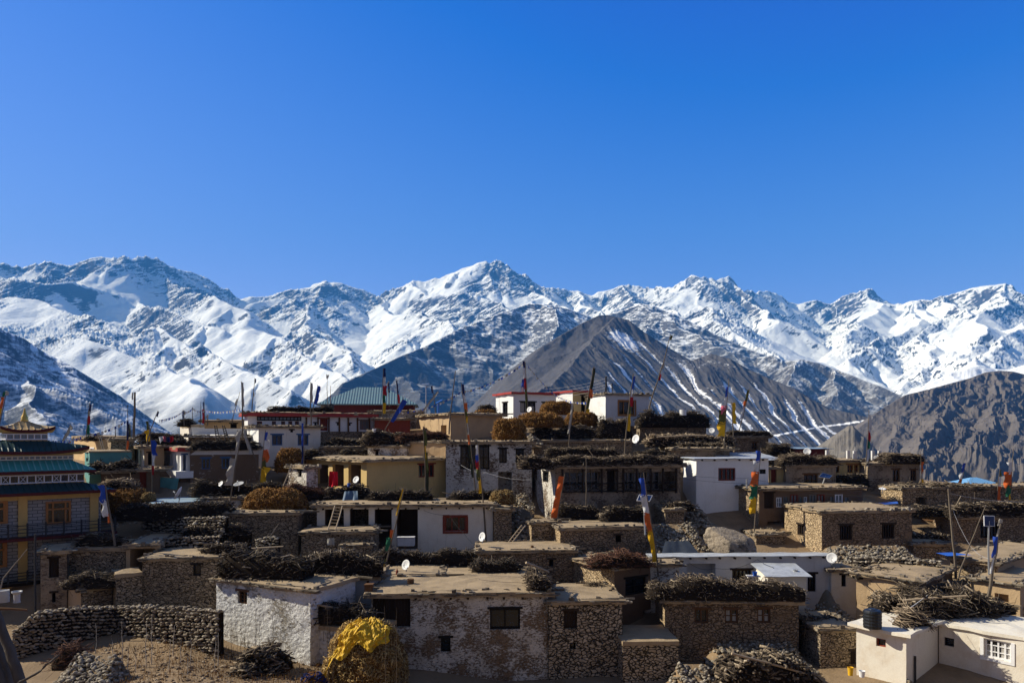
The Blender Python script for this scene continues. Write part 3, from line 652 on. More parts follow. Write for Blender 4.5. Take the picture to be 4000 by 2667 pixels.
def stick_arrays(c, d, ln, r, bend=0.15, seg=2, sides=4, up=None):
    """N bent tapered sticks as arrays"""
    N = len(c); d = d / np.linalg.norm(d, axis=1, keepdims=True)
    a = np.cross(d, np.where(np.abs(d[:, 2:3]) > .9, np.array([[1., 0, 0]]), np.array([[0, 0, 1.]]))); a /= np.linalg.norm(a, axis=1, keepdims=True)
    b = np.cross(d, a); V = []
    bx = rng.normal(0, bend, (N, 1)) * ln[:, None]; by = rng.normal(0, bend, (N, 1)) * ln[:, None]
    for k in range(seg + 1):
        t = k / seg - .5; bow = 0.25 - t * t
        cen = c + d * (t * ln)[:, None] + (a * bx + b * by) * bow
        rr = (r * (1.15 - 0.35 * k / seg))[:, None]
        for j in range(sides):
            th = 2 * math.pi * j / sides + .4; V.append(cen + (a * math.cos(th) + b * math.sin(th)) * rr)
    V = np.stack(V, 1); nv = (seg + 1) * sides; Q = []
    for k in range(seg):
        for j in range(sides): Q.append((k * sides + j, k * sides + (j + 1) % sides, (k + 1) * sides + (j + 1) % sides, (k + 1) * sides + j))
    if sides == 4: Q += [(3, 2, 1, 0), tuple(seg * 4 + j for j in range(4))]
    Q = np.array(Q); q = (Q[None] + (np.arange(N) * nv)[:, None, None]).reshape(-1, 4)
    return V.reshape(-1, 3), q

def np_object(name, parts, mats, parent=None, origin=(0, 0, 0)):
    """parts: list of (verts, quads, slot)"""
    o0 = np.array(parent.get('_o') if parent is not None else origin, float)
    V = np.concatenate([p[0] for p in parts]) - o0; off = 0; Q = []; S = []
    for v, q, sl in parts: Q.append(q + off); S.append(np.full(len(q), sl)); off += len(v)
    Q = np.concatenate(Q); S = np.concatenate(S).astype(np.int32)
    me = bpy.data.meshes.new(name); me.vertices.add(len(V)); me.vertices.foreach_set('co', V.astype(np.float32).ravel())
    me.loops.add(Q.size); me.loops.foreach_set('vertex_index', Q.astype(np.int32).ravel())
    me.polygons.add(len(Q)); me.polygons.foreach_set('loop_start', (np.arange(len(Q)) * Q.shape[1]).astype(np.int32))
    for mm in mats: me.materials.append(M[mm])
    me.polygons.foreach_set('material_index', S); me.update(calc_edges=True); me.validate()
    o = bpy.data.objects.new(name, me); COL.objects.link(o); o['_o'] = tuple(o0)
    if parent is not None: o.parent = parent
    else: o.location = o0
    return o

# stones: a lumpy low sphere
def _ico():
    bm_ = __import__('bmesh').new(); __import__('bmesh').ops.create_icosphere(bm_, subdivisions=2, radius=1)
    v = np.array([x.co[:] for x in bm_.verts]); bm_.faces.ensure_lookup_table(); f = np.array([[q.index for q in x.verts] for x in bm_.faces]); bm_.free(); return v, f
ICO_V, ICO_F = _ico()
def stones_arrays(c, size, squash=(1, .8, .65), jit=0.22, yaw=None):
    N = len(c); n = ICO_V.shape[0]
    v = ICO_V[None] * (1 + rng.normal(0, jit * .35, (N, n, 1)))
    # flatten with a few random planes so that the stones get faces
    for _ in range(7):
        d = rng.normal(0, 1, (N, 3)); d /= np.linalg.norm(d, axis=1, keepdims=True); h = rng.uniform(.45, .8, (N, 1))
        p = np.einsum('nij,nj->ni', v, d); ex = np.maximum(p - h, 0); v = v - ex[..., None] * d[:, None, :]
    sc = np.array(squash)[None] * rng.uniform(.75, 1.25, (N, 3)) * size[:, None]
    v = v * sc[:, None, :]
    th = rng.uniform(-.5, .5, N) + (yaw if yaw is not None else 0); ph = rng.normal(0, .25, N)
    cs, sn = np.cos(ph)[:, None], np.sin(ph)[:, None]; x, y, z = v[..., 0], v[..., 1], v[..., 2]
    x, z = x * cs - z * sn, x * sn + z * cs
    cs, sn = np.cos(th)[:, None], np.sin(th)[:, None]; x, y = x * cs - y * sn, x * sn + y * cs
    v = np.stack([x, y, z], -1) + c[:, None, :]
    return v.reshape(-1, 3), (ICO_F[None] + (np.arange(N) * n)[:, None, None]).reshape(-1, 3)

# ------------------------------------------------------------------ the hill
GX = [-600, 0, 700, 1300, 2000, 2700, 3200, 3900, 4600]
GP = [
 [(3,-2.0),(20,-9),(36,-12.4),(44,-11.2),(50,-9),(60,-3.4),(85,-3.0)],
 [(3,-2.0),(20,-9),(36,-12.2),(44,-11.2),(50,-8),(60,-3.0),(85,-2.4)],
 [(3,-2.0),(20,-9),(33,-11.3),(37,-11.2),(41,-11.0),(45,-10.4),(47,-8.5),(50,-7.0),(58,-4.8),(64,-2.9),(72,-1.6),(85,-0.8)],
 [(3,-2.0),(20,-9),(36,-12.0),(41,-12.1),(45,-11.5),(50,-9.2),(54,-8.3),(60,-5.6),(67,-3.4),(73,-1.6),(80,0.0),(90,0.8)],
 [(3,-2.0),(20,-9),(36,-13.4),(41,-13.4),(45,-11.5),(50,-9.2),(57,-7.3),(62,-6.2),(67,-2.8),(74,-0.2),(80,1.4),(90,1.8)],
 [(3,-2.0),(20,-9),(36,-13.3),(42,-12.8),(47,-10.6),(52,-8.6),(57,-7.4),(61,-6.0),(66,-3.2),(73,-0.8),(80,0.5),(90,0.2)],
 [(3,-2.0),(20,-9),(36,-12.8),(47,-12.4),(52,-8.8),(57,-7.2),(64,-5.0),(70,-3.6),(85,-3.6)],
 [(3,-2.0),(20,-9),(36,-12.6),(44,-11.0),(48,-9.4),(55,-8.6),(60,-6.2),(70,-5.6),(90,-6.2)],
 [(3,-2.0),(20,-9),(36,-12.6),(44,-11.0),(48,-9.4),(55,-8.6),(60,-6.6),(70,-6.0),(90,-6.6)]]
FARP = [(125, -16), (250, -80), (600, -200), (1500, -420), (4000, -1000), (30000, -1300)]
def ground_z(X, Y):
    X = np.asarray(X, float); Y = np.asarray(Y, float); px = X / np.maximum(Y, 3) * F + 2000
    cols = np.stack([np.interp(Y, [p[0] for p in g + FARP], [p[1] for p in g + FARP]) for g in GP])
    t = np.clip(np.interp(px, GX, np.arange(len(GX))), 0, len(GX) - 1.001); i = t.astype(int); f = t - i
    z = np.take_along_axis(cols, i[None], 0)[0] * (1 - f) + np.take_along_axis(cols, (i + 1)[None], 0)[0] * f
    return z + fbm(X / 3.1, Y / 3.1, 3, 12) * 0.10 * np.clip((200 - Y) / 100, 0, 1)
def gz(x, y): return float(ground_z(np.array([x]), np.array([y]))[0])
def build_ground():
    u = np.linspace(-2600, 6600, 460); v = np.concatenate([np.linspace(3, 30, 24), np.linspace(30.4, 100, 175), np.geomspace(103, 26000, 60)])
    Yg = np.repeat(v[:, None], len(u), 1); Xg = (u[None] - 2000) / F * Yg
    grid_object('ground', Xg, Yg, ground_z(Xg, Yg), M['dry_soil'])
build_ground()
# ------------------------------------------------------------------ builders of village things
def face_grid(mb, O, eu, w, nrm, z0, z1, holes, slot, step=0.6, jit=0.035, uvb=None):
    """a wall face with real openings; holes: (u0,u1,za,zb,depth,close)"""
    us = {0.0, w}; zs = {z0, z1}; hu = set(); hz = set()
    for h in holes:
        us |= {h[0], h[1]}; zs |= {h[2], h[3]}; hu |= {h[0], h[1]}; hz |= {h[2], h[3]}
    def fill(s):
        s = sorted(s); o = []
        for a, b in zip(s[:-1], s[1:]):
            n = max(1, int(round((b - a) / step))); o += [a + (b - a) * i / n for i in range(n)]
        return o + [s[-1]]
    us = fill(us); zs = fill(zs); idx = {}
    def vid(i, j):
        if (i, j) not in idx:
            u, z = us[i], zs[j]; q = 0.0
            if u not in hu and z not in hz: q = random.uniform(-jit, jit)
            e = 0 if (u in hu or z in hz) else random.uniform(-jit, jit) * .6
            idx[(i, j)] = mb.vert(O + eu * (u + (e if 0 < i < len(us) - 1 else 0)) + nrm * q + Vector((0, 0, z + (e if 0 < j < len(zs) - 1 else 0))))
        return idx[(i, j)]
    for i in range(len(us) - 1):
        for j in range(len(zs) - 1):
            cu, cz = (us[i] + us[i + 1]) / 2, (zs[j] + zs[j + 1]) / 2
            if any(h[0] < cu < h[1] and h[2] < cz < h[3] for h in holes): continue
            mb.f.append((vid(i, j), vid(i + 1, j), vid(i + 1, j + 1), vid(i, j + 1))); mb.m.append(slot)
    for (a, b, c, d, dep, close, hs_) in holes:
        sl_ = slot if hs_ is None else hs_
        p = [O + eu * a + Vector((0, 0, c)), O + eu * b + Vector((0, 0, c)), O + eu * b + Vector((0, 0, d)), O + eu * a + Vector((0, 0, d))]
        q = [x - nrm * dep for x in p]
        if hs_ is not None:      # the jamb keeps the wall colour; shade is put into the room's colour
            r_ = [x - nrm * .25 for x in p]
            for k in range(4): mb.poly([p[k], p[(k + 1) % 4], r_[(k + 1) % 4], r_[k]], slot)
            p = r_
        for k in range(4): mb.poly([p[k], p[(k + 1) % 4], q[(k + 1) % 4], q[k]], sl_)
        if close: mb.poly(q, sl_)

WSTY = dict(  # frame material, pane material, columns, rows
    dark=('black_wood', 'glass', 2, 2), blue=('blue_paint', 'glass', 2, 1), orange=('orange_wood', 'glass', 3, 2), red=('red_wood', 'glass', 4, 1),
    white=('white_paint', 'glass', 4, 3), brown=('brown_wood', 'glass', 2, 2), slit=('dark_wood', 'slit_room_dark', 1, 1), bars=('dark_wood', 'glass', 5, 1),
    whitedark=('grey_wood', 'glass', 2, 2), pale=('white_paint', 'pale_glass', 2, 2), grey=('grey_wood', 'pale_glass', 2, 2), maroon=('red_wood', 'pale_glass', 2, 2))

class House:
    def __init__(s, name, label, cat, pc, pt, pb, Y, pr, pl=None, depth=5.0, yaw=10, wall='dark_stone', left=None, roof='mud_roof', over=0.25, thick=0.22,
                 eave=True, beams=False, ops=(), step=0.6, jit=0.035, group=None, sink=1.0, slope=0.0, eave_mat='eave_stone', dome=0.05, inner=None):
        a = R(yaw); s.ex = Vector((math.cos(a), math.sin(a), 0)); s.ey = Vector((-math.sin(a), math.cos(a), 0)); s.Y = Y
        C = P(pc, pb, Y); s.C = Vector((C.x, C.y, 0)); s.zt = (H0 - pt) / F * Y; s.zb = (H0 - pb) / F * Y - sink
        s.c, s.s = math.cos(a), math.sin(a)
        s.w = s.u_at(pr); s.d = s.v_at(pl) if pl is not None else depth
        if s.w < 0.3 or s.d < 0.3 or s.w > 40 or s.d > 30: print('HOUSE SIZE?', label, round(s.w, 2), round(s.d, 2))
        s.d = min(max(s.d, 0.5), 14)
        s.t = thing(name, label, cat, (s.C.x, s.C.y, s.zb), group)
        s.wallm = wall; zt = s.zt - (thick if roof else 0); s.ztw = zt
        mb = MB(); hf, hl = [], []; parts = []
        for o in ops:
            f, x0, x1, y0, y1, st = o[:6]; opt = o[6] if len(o) > 6 else {}
            if f == 'F': a0, a1 = s.u_at(x0), s.u_at(x1); Ym = s.Y + (a0 + a1) / 2 * s.s; w_ = s.w
            else: a1, a0 = s.v_at(x0), s.v_at(x1); Ym = s.Y + (a0 + a1) / 2 * s.c; w_ = s.d
            a0 = max(a0, .06); a1 = min(a1, w_ - .06)
            zb_, zt_ = (H0 - y1) / F * Ym, min((H0 - y0) / F * Ym, zt - .05)
            if a1 - a0 < .05 or zt_ - zb_ < .05: print('bad opening', label, o); continue
            dep = opt.get('dep', 1.8 if st == 'hole' else 0.24)
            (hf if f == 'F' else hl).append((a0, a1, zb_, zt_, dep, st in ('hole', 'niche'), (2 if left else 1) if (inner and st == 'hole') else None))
            parts.append((f, a0, a1, zb_, zt_, st, opt, dep))
        Z = Vector((0, 0, 0)); C0 = s.C
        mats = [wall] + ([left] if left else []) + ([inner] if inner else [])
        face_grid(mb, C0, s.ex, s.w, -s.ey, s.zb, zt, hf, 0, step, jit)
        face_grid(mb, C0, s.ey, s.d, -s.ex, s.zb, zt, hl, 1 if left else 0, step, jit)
        face_grid(mb, C0 + s.ex * s.w, s.ey, s.d, s.ex, s.zb, zt, [], 0, 1.2, jit)
        face_grid(mb, C0 + s.ey * s.d, s.ex, s.w, s.ey, s.zb, zt, [], 0, 1.2, jit)
        z = Vector((0, 0, zt)); mb.poly([C0 + z, C0 + s.ex * s.w + z, C0 + s.ex * s.w + s.ey * s.d + z, C0 + s.ey * s.d + z], 0)
        s.wall = mb.build('wall', mats, s.t)
        for p in parts: s.window(*p)
        s.roofm = roof
        if roof: s.roof(roof, over, thick, slope, dome, eave)
        if roof and eave: s.eave(over, thick, eave_mat)
        if beams: s.beams(zt)
    def u_at(s, px): k = (px - 2000) / F; return (k * s.Y - s.C.x) / (s.c - k * s.s)
    def v_at(s, px): k = (px - 2000) / F; return (s.C.x - k * s.Y) / (s.s + k * s.c)
    def base(s, f): return (s.C, s.ex, -s.ey) if f == 'F' else (s.C, s.ey, -s.ex)
    def bar(s, mb, f, a0, a1, z0, z1, d0, d1, m=0):
        """a bar on a face between u a0..a1, z0..z1 and depth d0 (back) .. d1 (front, positive outward)"""
        O, eu, n = s.base(f); mb.box(O + eu * a0 + Vector((0, 0, z0)) + n * d0, eu * (a1 - a0), n * (d1 - d0), Vector((0, 0, z1 - z0)), m)
    def window(s, f, a0, a1, z0, z1, st, opt, dep):
        if st in ('hole', 'niche'): return
        O, eu, n = s.base(f); t = min(0.09, (a1 - a0) * .12); mb = MB()
        if st in ('door', 'board', 'reddoor', 'panel'):
            m = dict(door='brown_wood', board='dark_wood', reddoor='red_wood', panel='dark_wood')[st]
            k = max(2, int((a1 - a0) / .17)); w = (a1 - a0) / k
            for i in range(k): s.bar(mb, f, a0 + i * w + .006, a0 + (i + 1) * w - .006, z0 + .01, z1 - .01, -dep, -dep + .05 + random.uniform(0, .012))
            if st != 'panel':
                s.bar(mb, f, a0 - .1, a1 + .1, z1 - .005, z1 + .13, -.05, .035)
            else:
                s.bar(mb, f, a0, a1, z0 + (z1 - z0) * .48, z0 + (z1 - z0) * .54, -dep + .06, -dep + .12)
            mb.build('door' if st in ('door', 'reddoor') else 'shutter', m, s.t); return
        fm, pm, nx, nz = WSTY[st]; nx = opt.get('nx', nx); nz = opt.get('nz', nz); r = -dep + .03
        for (p, q, c, d) in ((a0, a0 + t, z0, z1), (a1 - t, a1, z0, z1), (a0 + t, a1 - t, z0, z0 + t), (a0 + t, a1 - t, z1 - t, z1)):
            s.bar(mb, f, p, q, c, d, r, r + .10)
        for i in range(1, nx): u = a0 + (a1 - a0) * i / nx; s.bar(mb, f, u - t * .42, u + t * .42, z0 + t, z1 - t, r + .01, r + .075)
        for j in range(1, nz): q = z0 + (z1 - z0) * j / nz; s.bar(mb, f, a0 + t, a1 - t, q - t * .25, q + t * .25, r + .012, r + .065)
        if opt.get('lintel', True): s.bar(mb, f, a0 - .14, a1 + .14, z1 + .002, z1 + .12, -.08, .045)
        if opt.get('outer'):
            for (p, q, c, d) in ((a0 - .16, a0 - .002, z0 - .14, z1), (a1 + .002, a1 + .16, z0 - .14, z1), (a0, a1, z0 - .14, z0 - .002)): s.bar(mb, f, p, q, c, d, -.05, .04)
        w = mb.build('window', fm, s.t); w['_o'] = s.t['_o']
        pb = MB(); s.bar(pb, f, a0 + .01, a1 - .01, z0 + .01, z1 - .01, -dep + .002, -dep + .02)
        pane = pb.build('pane', pm, None, origin=s.t['_o']); pane.location = (0, 0, 0); pane.parent = w
        if opt.get('curtain'):
            cb = MB(); s.bar(cb, f, a0 + t, a0 + (a1 - a0) * .42, z0 + t, z1 - t, r - .001, r + .008); s.bar(cb, f, a0 + (a1 - a0) * .62, a1 - t, z0 + t, z0 + (z1 - z0) * .6, r - .001, r + .008)
            c = cb.build('curtain', 'curtain', None, origin=s.t['_o']); c.location = (0, 0, 0); c.parent = w
    def roof(s, mat, o, th, slope, dome, rimmed):
        mb = MB(); nx = max(3, int(s.w / .7)); ny = max(3, int(s.d / .7)); top = []; bot = []
        for j in range(ny + 1):
            for i in range(nx + 1):
                e = i in (0, nx) or j in (0, ny)
                u = -o + (s.w + 2 * o) * i / nx; v = -o + (s.d + 2 * o) * j / ny
                if e: u += random.uniform(-.07, .07); v += random.uniform(-.07, .07)
                p = s.C + s.ex * u + s.ey * v
                z = s.zt + (random.uniform(-.05, .0) if e else dome + random.uniform(-.03, .04)) + slope * v
                top.append(mb.vert((p.x, p.y, z))); bot.append(mb.vert((p.x, p.y, z - th * (1 + random.uniform(-.12, .1)))))
        def g(A, i, j): return A[j * (nx + 1) + i]
        for j in range(ny):
            for i in range(nx):
                mb.f.append((g(top, i, j), g(top, i + 1, j), g(top, i + 1, j + 1), g(top, i, j + 1))); mb.f.append((g(bot, i, j), g(bot, i, j + 1), g(bot, i + 1, j + 1), g(bot, i + 1, j)))
        for i in range(nx):
            for j, fl in ((0, 0), (ny, 1)):
                q = (g(top, i, j), g(bot, i, j), g(bot, i + 1, j), g(top, i + 1, j)); mb.f.append(q if not fl else q[::-1])
        for j in range(ny):
            for i, fl in ((0, 1), (nx, 0)):
                q = (g(top, i, j), g(bot, i, j), g(bot, i, j + 1), g(top, i, j + 1)); mb.f.append(q if not fl else q[::-1])
        mb.m = [0] * len(mb.f)
        def rim(O, eu, n, L):        # small stones and sticks that weigh down the roof edge
            x = -o
            while x < L + o:
                q = random.random(); b = O + eu * x + n * random.uniform(-.35, max(o - .15, 0)) + Vector((0, 0, s.zt - .06))
                if q < .5: mb.box(b, eu * random.uniform(.1, .3), n * random.uniform(.1, .25), Vector((0, 0, random.uniform(.08, .2))), 1, .03)
                elif q < .68: mb.box(b, eu * random.uniform(.5, 1.4) + n * random.uniform(-.2, .1), n * .06, Vector((0, 0, .10)), 1, .02)
                x += random.uniform(.12, .5)
        if rimmed and not slope:
            rim(s.C, s.ex, -s.ey, s.w); rim(s.C, s.ey, -s.ex, s.d); rim(s.C + s.ey * s.d, s.ex, s.ey, s.w); rim(s.C + s.ex * s.w, s.ey, s.ex, s.d)
        s.roof_o = mb.build('roof', [mat, 'eave_stone'], s.t)
    def eave(s, o, th, mat):
        mb = MB()
        def run(O, eu, n, L):
            for layer in range(3):
                x = -o - .1
                while x < L + o:
                    w = random.uniform(.16, .55); z = s.zt - th * .45 - layer * .062 + random.uniform(-.015, .015)
                    pr = o + random.uniform(.0, .11) - layer * .055
                    if random.random() < .86: mb.box(O + eu * x + n * (pr - .3) + Vector((0, 0, z)), eu * w, n * .32, Vector((0, 0, random.uniform(.035, .07))), 0, .02)
                    x += w + random.uniform(0, .05)
        run(s.C, s.ex, -s.ey, s.w); run(s.C, s.ey, -s.ex, s.d)
        mb.build('eave', mat, s.t)
    def beams(s, zt):
        n = max(3, int(s.w / .95))
        for i in range(n):
            mb = MB(); u = s.w * (i + .5) / n + random.uniform(-.06, .06); p = s.C + s.ex * u + Vector((0, 0, zt - .11))
            mb.tube([p + s.ey * .2, p - s.ey * random.uniform(.14, .22)], .07, .065, 7); mb.build('beam_end', 'dark_wood', s.t)
    def band(s, name, mat, z0p, z1p, out=.06, faces='FL', a0=None, a1=None):
        """a raised band of colour round the front and left faces; rows given at the corner"""
        mb = MB(); z0, z1 = (H0 - z0p) / F * s.Y, (H0 - z1p) / F * s.Y
        if 'F' in faces: s.bar(mb, 'F', -out if a0 is None else a0, s.w + out if a1 is None else a1, min(z0, z1), max(z0, z1), .004, out)
        if 'L' in faces: s.bar(mb, 'L', .004, s.d + out, min(z0, z1), max(z0, z1), .004, out)
        return mb.build(name, mat, s.t)

def house(*a, **k): return House(*a, **k)

def frame_at(x0, x1, py, Y, yaw):
    a = R(yaw); ex = Vector((math.cos(a), math.sin(a), 0)); ey = Vector((-math.sin(a), math.cos(a), 0))
    A = P(x0, py, Y); k = (x1 - 2000) / F; L = (k * Y - A.x) / (math.cos(a) - k * math.sin(a)); return A, ex, ey, L

def pile(label, x0, x1, py0, py1, Y, T=1.1, yaw=6, mat='brushwood', name='firewood_pile', cat='firewood', group='brushwood stacked on the roofs', dens=48, rad=(.016, .046), length=(.45, 1.0),
         along=.35, ends=.5, core='pile_core', hump=0.0, mess=1.0):
    A, ex, ey, L = frame_at(x0, x1, py1, Y, yaw); H = (py1 - py0) / F * Y
    ex_, ey_ = np.array(ex), np.array(ey); A_ = np.array(A)
    def prof(x):
        t = x / L; e = np.clip(np.minimum(t, 1 - t) * L / ends, 0.0, 1) ** .6
        hp = np.sin(np.clip(t, 0, 1) * math.pi) ** .5 if hump else 1.0
        return H * (0.35 + 0.65 * e) * (0.84 + 0.30 * perlin(x * .7 + A.x, x * 0 + A.y * 1.7, 5) + .12 * perlin(x * 2.3 + A.x, x * 0 + A.y, 6)) * ((1 - hump) + hump * hp)
    n = int(np.clip(dens * (L * H * 1.0 + L * T * .7), 90, 1150)); nf = int(n * .55); nt = n - nf
    x = rng.uniform(0, L, n); h = prof(x); y = np.empty(n); z = np.empty(n)
    y[:nf] = rng.uniform(.05, .42, nf) + .1; z[:nf] = h[:nf] * rng.uniform(.02, 1.0, nf)
    y[nf:] = rng.uniform(.1, T, nt); z[nf:] = h[nf:] * rng.uniform(.9, 1.07, nt)
    al = rng.random(n) < along; d = np.empty((n, 3))
    d[:, 0] = np.where(al, 1, rng.normal(0, .42 * mess, n)); d[:, 1] = np.where(al, rng.normal(0, .35, n), -1); d[:, 2] = rng.normal(0, .26 * mess, n)
    ln = rng.uniform(*length, n); r = rng.uniform(rad[0], rad[1], n) * rng.choice([.6, 1, 1.25], n); st = rng.random(n) < .04
    d[st] = rng.normal(0, 1, (st.sum(), 3)) * [1, .7, .55]; ln[st] *= rng.uniform(1.3, 2.3, st.sum()); r[st] *= .7
    c = A_ + ex_ * x[:, None] + ey_ * y[:, None] + np.array([0, 0, 1.]) * z[:, None]
    dw = ex_ * d[:, :1] + ey_ * d[:, 1:2] + np.array([0, 0, 1.]) * d[:, 2:3]
    sv, sq = stick_arrays(c, dw, ln, r, .22)
    # core that closes the gaps
    m = max(4, int(L / .5)); xs = np.linspace(.08, L - .08, m); hh = prof(xs) * .93; CV = []
    for yy, k in ((.2, 0), (.16, 1), (T - .1, 1), (T - .05, 0)): CV.append(A_ + ex_ * xs[:, None] + ey_ * yy + np.array([0, 0, 1.]) * (hh * k - .05)[:, None])
    CV = np.concatenate(CV); Q = []
    for k in range(3):
        for i in range(m - 1): Q.append((k * m + i, k * m + i + 1, (k + 1) * m + i + 1, (k + 1) * m + i))
    for i in (0, m - 1): Q.append((i, m + i, 2 * m + i, 3 * m + i))
    base = A + ex * (L / 2)
    o = np_object(name, [(sv, sq, 0), (CV, np.array(Q), 1)], [mat, core], None, tuple(base))
    return tag(o, label, cat, group)

def hay(label, x0, x1, py0, py1, Y, T=None, yaw=0, mat='hay', n=1500, name='haystack', cat='haystack', group='haystacks on the roofs', tuft=(.16, .42), boxy=2.6):
    A, ex, ey, L = frame_at(x0, x1, py1, Y, yaw); H = (py1 - py0) / F * Y; T = T or L * .8
    c0 = np.array(A + ex * (L / 2) + ey * (T / 2)); nu, nv = 40, 16; V = []
    def surf(th, ph):
        cu, su = np.cos(th), np.sin(th); k = 2 / boxy
        sx = np.sign(cu) * np.abs(cu) ** k; sy = np.sign(su) * np.abs(su) ** k
        cp = np.cos(ph) ** (2 / (boxy + .6)); sp = np.sin(ph) ** (2 / (boxy - .2))
        x, y, z = sx * cp * L / 2, sy * cp * T / 2, sp * H
        nz_ = 1 + .11 * perlin(th * 2.2 + A.x, ph * 3 + A.y, 3) + .07 * perlin(th * 6 + A.x, ph * 7, 4) + .03 * perlin(th * 17 + A.x, ph * 15, 14)
        x, y, z = x * nz_, y * nz_, z * (1 + .05 * perlin(th * 2 + 3, ph * 3 + A.x, 8))
        return np.stack([x, y, z], -1)
    th, ph = np.meshgrid(np.linspace(0, 2 * math.pi, nu, endpoint=False), np.linspace(0, math.pi / 2 - .02, nv)); g = surf(th.ravel(), ph.ravel())
    g = g @ np.array([list(ex), list(ey), [0, 0, 1.]]) + c0; Q = []
    for j in range(nv - 1):
        for i in range(nu): Q.append((j * nu + i, j * nu + (i + 1) % nu, (j + 1) * nu + (i + 1) % nu, (j + 1) * nu + i))
    tt = rng.uniform(math.pi * .9, 2.1 * math.pi, n); pp = np.arcsin(rng.uniform(0.02, 1, n)) * .98
    p = surf(tt, pp) * rng.uniform(.985, 1.04, (n, 1)); nr = p / (np.array([L, T, H * 1.6]) ** 2) * 4; nr /= np.linalg.norm(nr, axis=1, keepdims=True) + 1e-9
    d = rng.normal(0, 1, (n, 3)); d -= nr * (d * nr).sum(1, keepdims=True) * .55; d[:, 2] -= .6
    B = np.array([list(ex), list(ey), [0, 0, 1.]])
    sv, sq = stick_arrays(p @ B + c0, d @ B, rng.uniform(*tuft, n), rng.uniform(.008, .03, n), .4, 2, 4)
    hay.surf = lambda t, q: surf(t, q) @ B + c0
    o = np_object(name, [(g, np.array(Q), 1), (sv, sq, 0)], [mat, 'hay_core'], None, (c0[0], c0[1], A.z))
    return tag(o, label, cat, group)

def rubble(label, x0, x1, py0, py1, Y, T=1.5, size=.22, n=None, yaw=0, name='stone_heap', cat='stone heap', mat='heap_stone', group='heaps of loose stones', topf=None):
    """a heap of loose stones: sloping front face"""
    A, ex, ey, L = frame_at(x0, x1, py1, Y, yaw); H = (py1 - py0) / F * Y; n = n or int(np.clip(L * (H + T) / (size * size * 2.2), 30, 900))
    x = rng.uniform(0, L, n); t = rng.uniform(0, 1, n); e = np.clip(np.minimum(x, L - x) / .8, .25, 1)
    hh = H * e * (0.85 + .2 * perlin(x * .9 + A.x, x * 0 + A.y, 6))
    c = np.array(A) + np.array(ex) * x[:, None] + np.array(ey) * (t * T)[:, None] + np.array([0, 0, 1.]) * (t * hh)[:, None]
    v, q = stones_arrays(c, rng.uniform(.55, 1.25, n) * size)
    m = 12; xs = np.linspace(0.05, L - .05, m); ee = np.clip(np.minimum(xs, L - xs) / .8, .25, 1); h2 = H * ee * .9
    a = np.array(A) + np.array(ex) * xs[:, None]; r0 = a - np.array([0, 0, .3]); r1 = a + np.array(ey) * T + np.array([0, 0, 1.]) * (h2 - .05)[:, None]; r2 = a + np.array(ey) * (T + .5) - np.array([0, 0, .5])
    CV = np.concatenate([r0, r1, r2]); Q = []
    for k in range(2):
        for i in range(m - 1): Q += [(k * m + i, k * m + i + 1, (k + 1) * m + i + 1), (k * m + i, (k + 1) * m + i + 1, (k + 1) * m + i)]
    o = np_object(name, [(v, q, 0), (CV, np.array(Q), 1)], [mat, 'dry_soil'], None, tuple(A + ex * (L / 2)))
    return tag(o, label, cat, group)

def dry_wall(label, top, bot, Yl, size=.26, T=.7, name='stone_wall', cat='wall', mat='wall_stone', group=None, rows=None, seed=0):
    """a dry wall of real stones: top and bot are (photo x, photo y) lines, Yl (photo x, distance)"""
    xs0, xs1 = top[0][0], top[-1][0]
    def pt(px, t):
        Y = float(np.interp(px, [p[0] for p in Yl], [p[1] for p in Yl])); a = np.interp(px, [p[0] for p in top], [p[1] for p in top]); b = np.interp(px, [p[0] for p in bot], [p[1] for p in bot])
        return P(px, b + (a - b) * t, Y)
    base = pt((xs0 + xs1) / 2, 0); C, S = [], []; px = xs0
    H = max((pt(x, 1) - pt(x, 0)).length for x in np.linspace(xs0, xs1, 9)); nrow = int(H / (size * 1.15)) + 1
    for r_ in range(nrow + 1):
        px = xs0 - random.uniform(0, 20)
        while px < xs1:
            s_ = size * random.choice((.6, .75, .9, 1, 1.15, 1.35)); t = (r_ + random.uniform(-.25, .25)) / nrow; p = pt(min(max(px, xs0), xs1), min(max(t, 0), 1.02))
            C.append((p.x, p.y + random.uniform(-.05, .09) * (1 if r_ < nrow else 3), p.z)); S.append(s_ * .62)
            px += s_ * 1.05 / p.y * F
    for px in np.arange(xs0, xs1, size * 1.1 / base.y * F):      # coping stones over the wall's thickness
        for k in (.35, .7):
            p = pt(px, 1.0); C.append((p.x + random.uniform(-.1, .1), p.y + T * k, p.z + random.uniform(-.08, .05))); S.append(size * random.uniform(.45, .75))
    v, q = stones_arrays(np.array(C), np.array(S), (1.22, .8, .62))
    m = 24; CV = []
    for px in np.linspace(xs0, xs1, m):
        a, b = pt(px, 0), pt(px, .96)
        CV += [(a.x, a.y + .12, a.z - .5), (b.x, b.y + .12, b.z), (b.x, b.y + T, b.z), (a.x, a.y + T, a.z - .5)]
    Q = []
    for i in range(m - 1):
        for k in range(3): a, b, c, d = i * 4 + k, (i + 1) * 4 + k, (i + 1) * 4 + k + 1, i * 4 + k + 1; Q += [(a, b, c), (a, c, d)]
    for i in (0, m - 1): Q += [(i * 4, i * 4 + 1, i * 4 + 2), (i * 4, i * 4 + 2, i * 4 + 3)]
    o = np_object(name, [(v, q, 0), (np.array(CV), np.array(Q), 1)], [mat, 'pile_core'], None, tuple(base))
    return tag(o, label, cat, group)

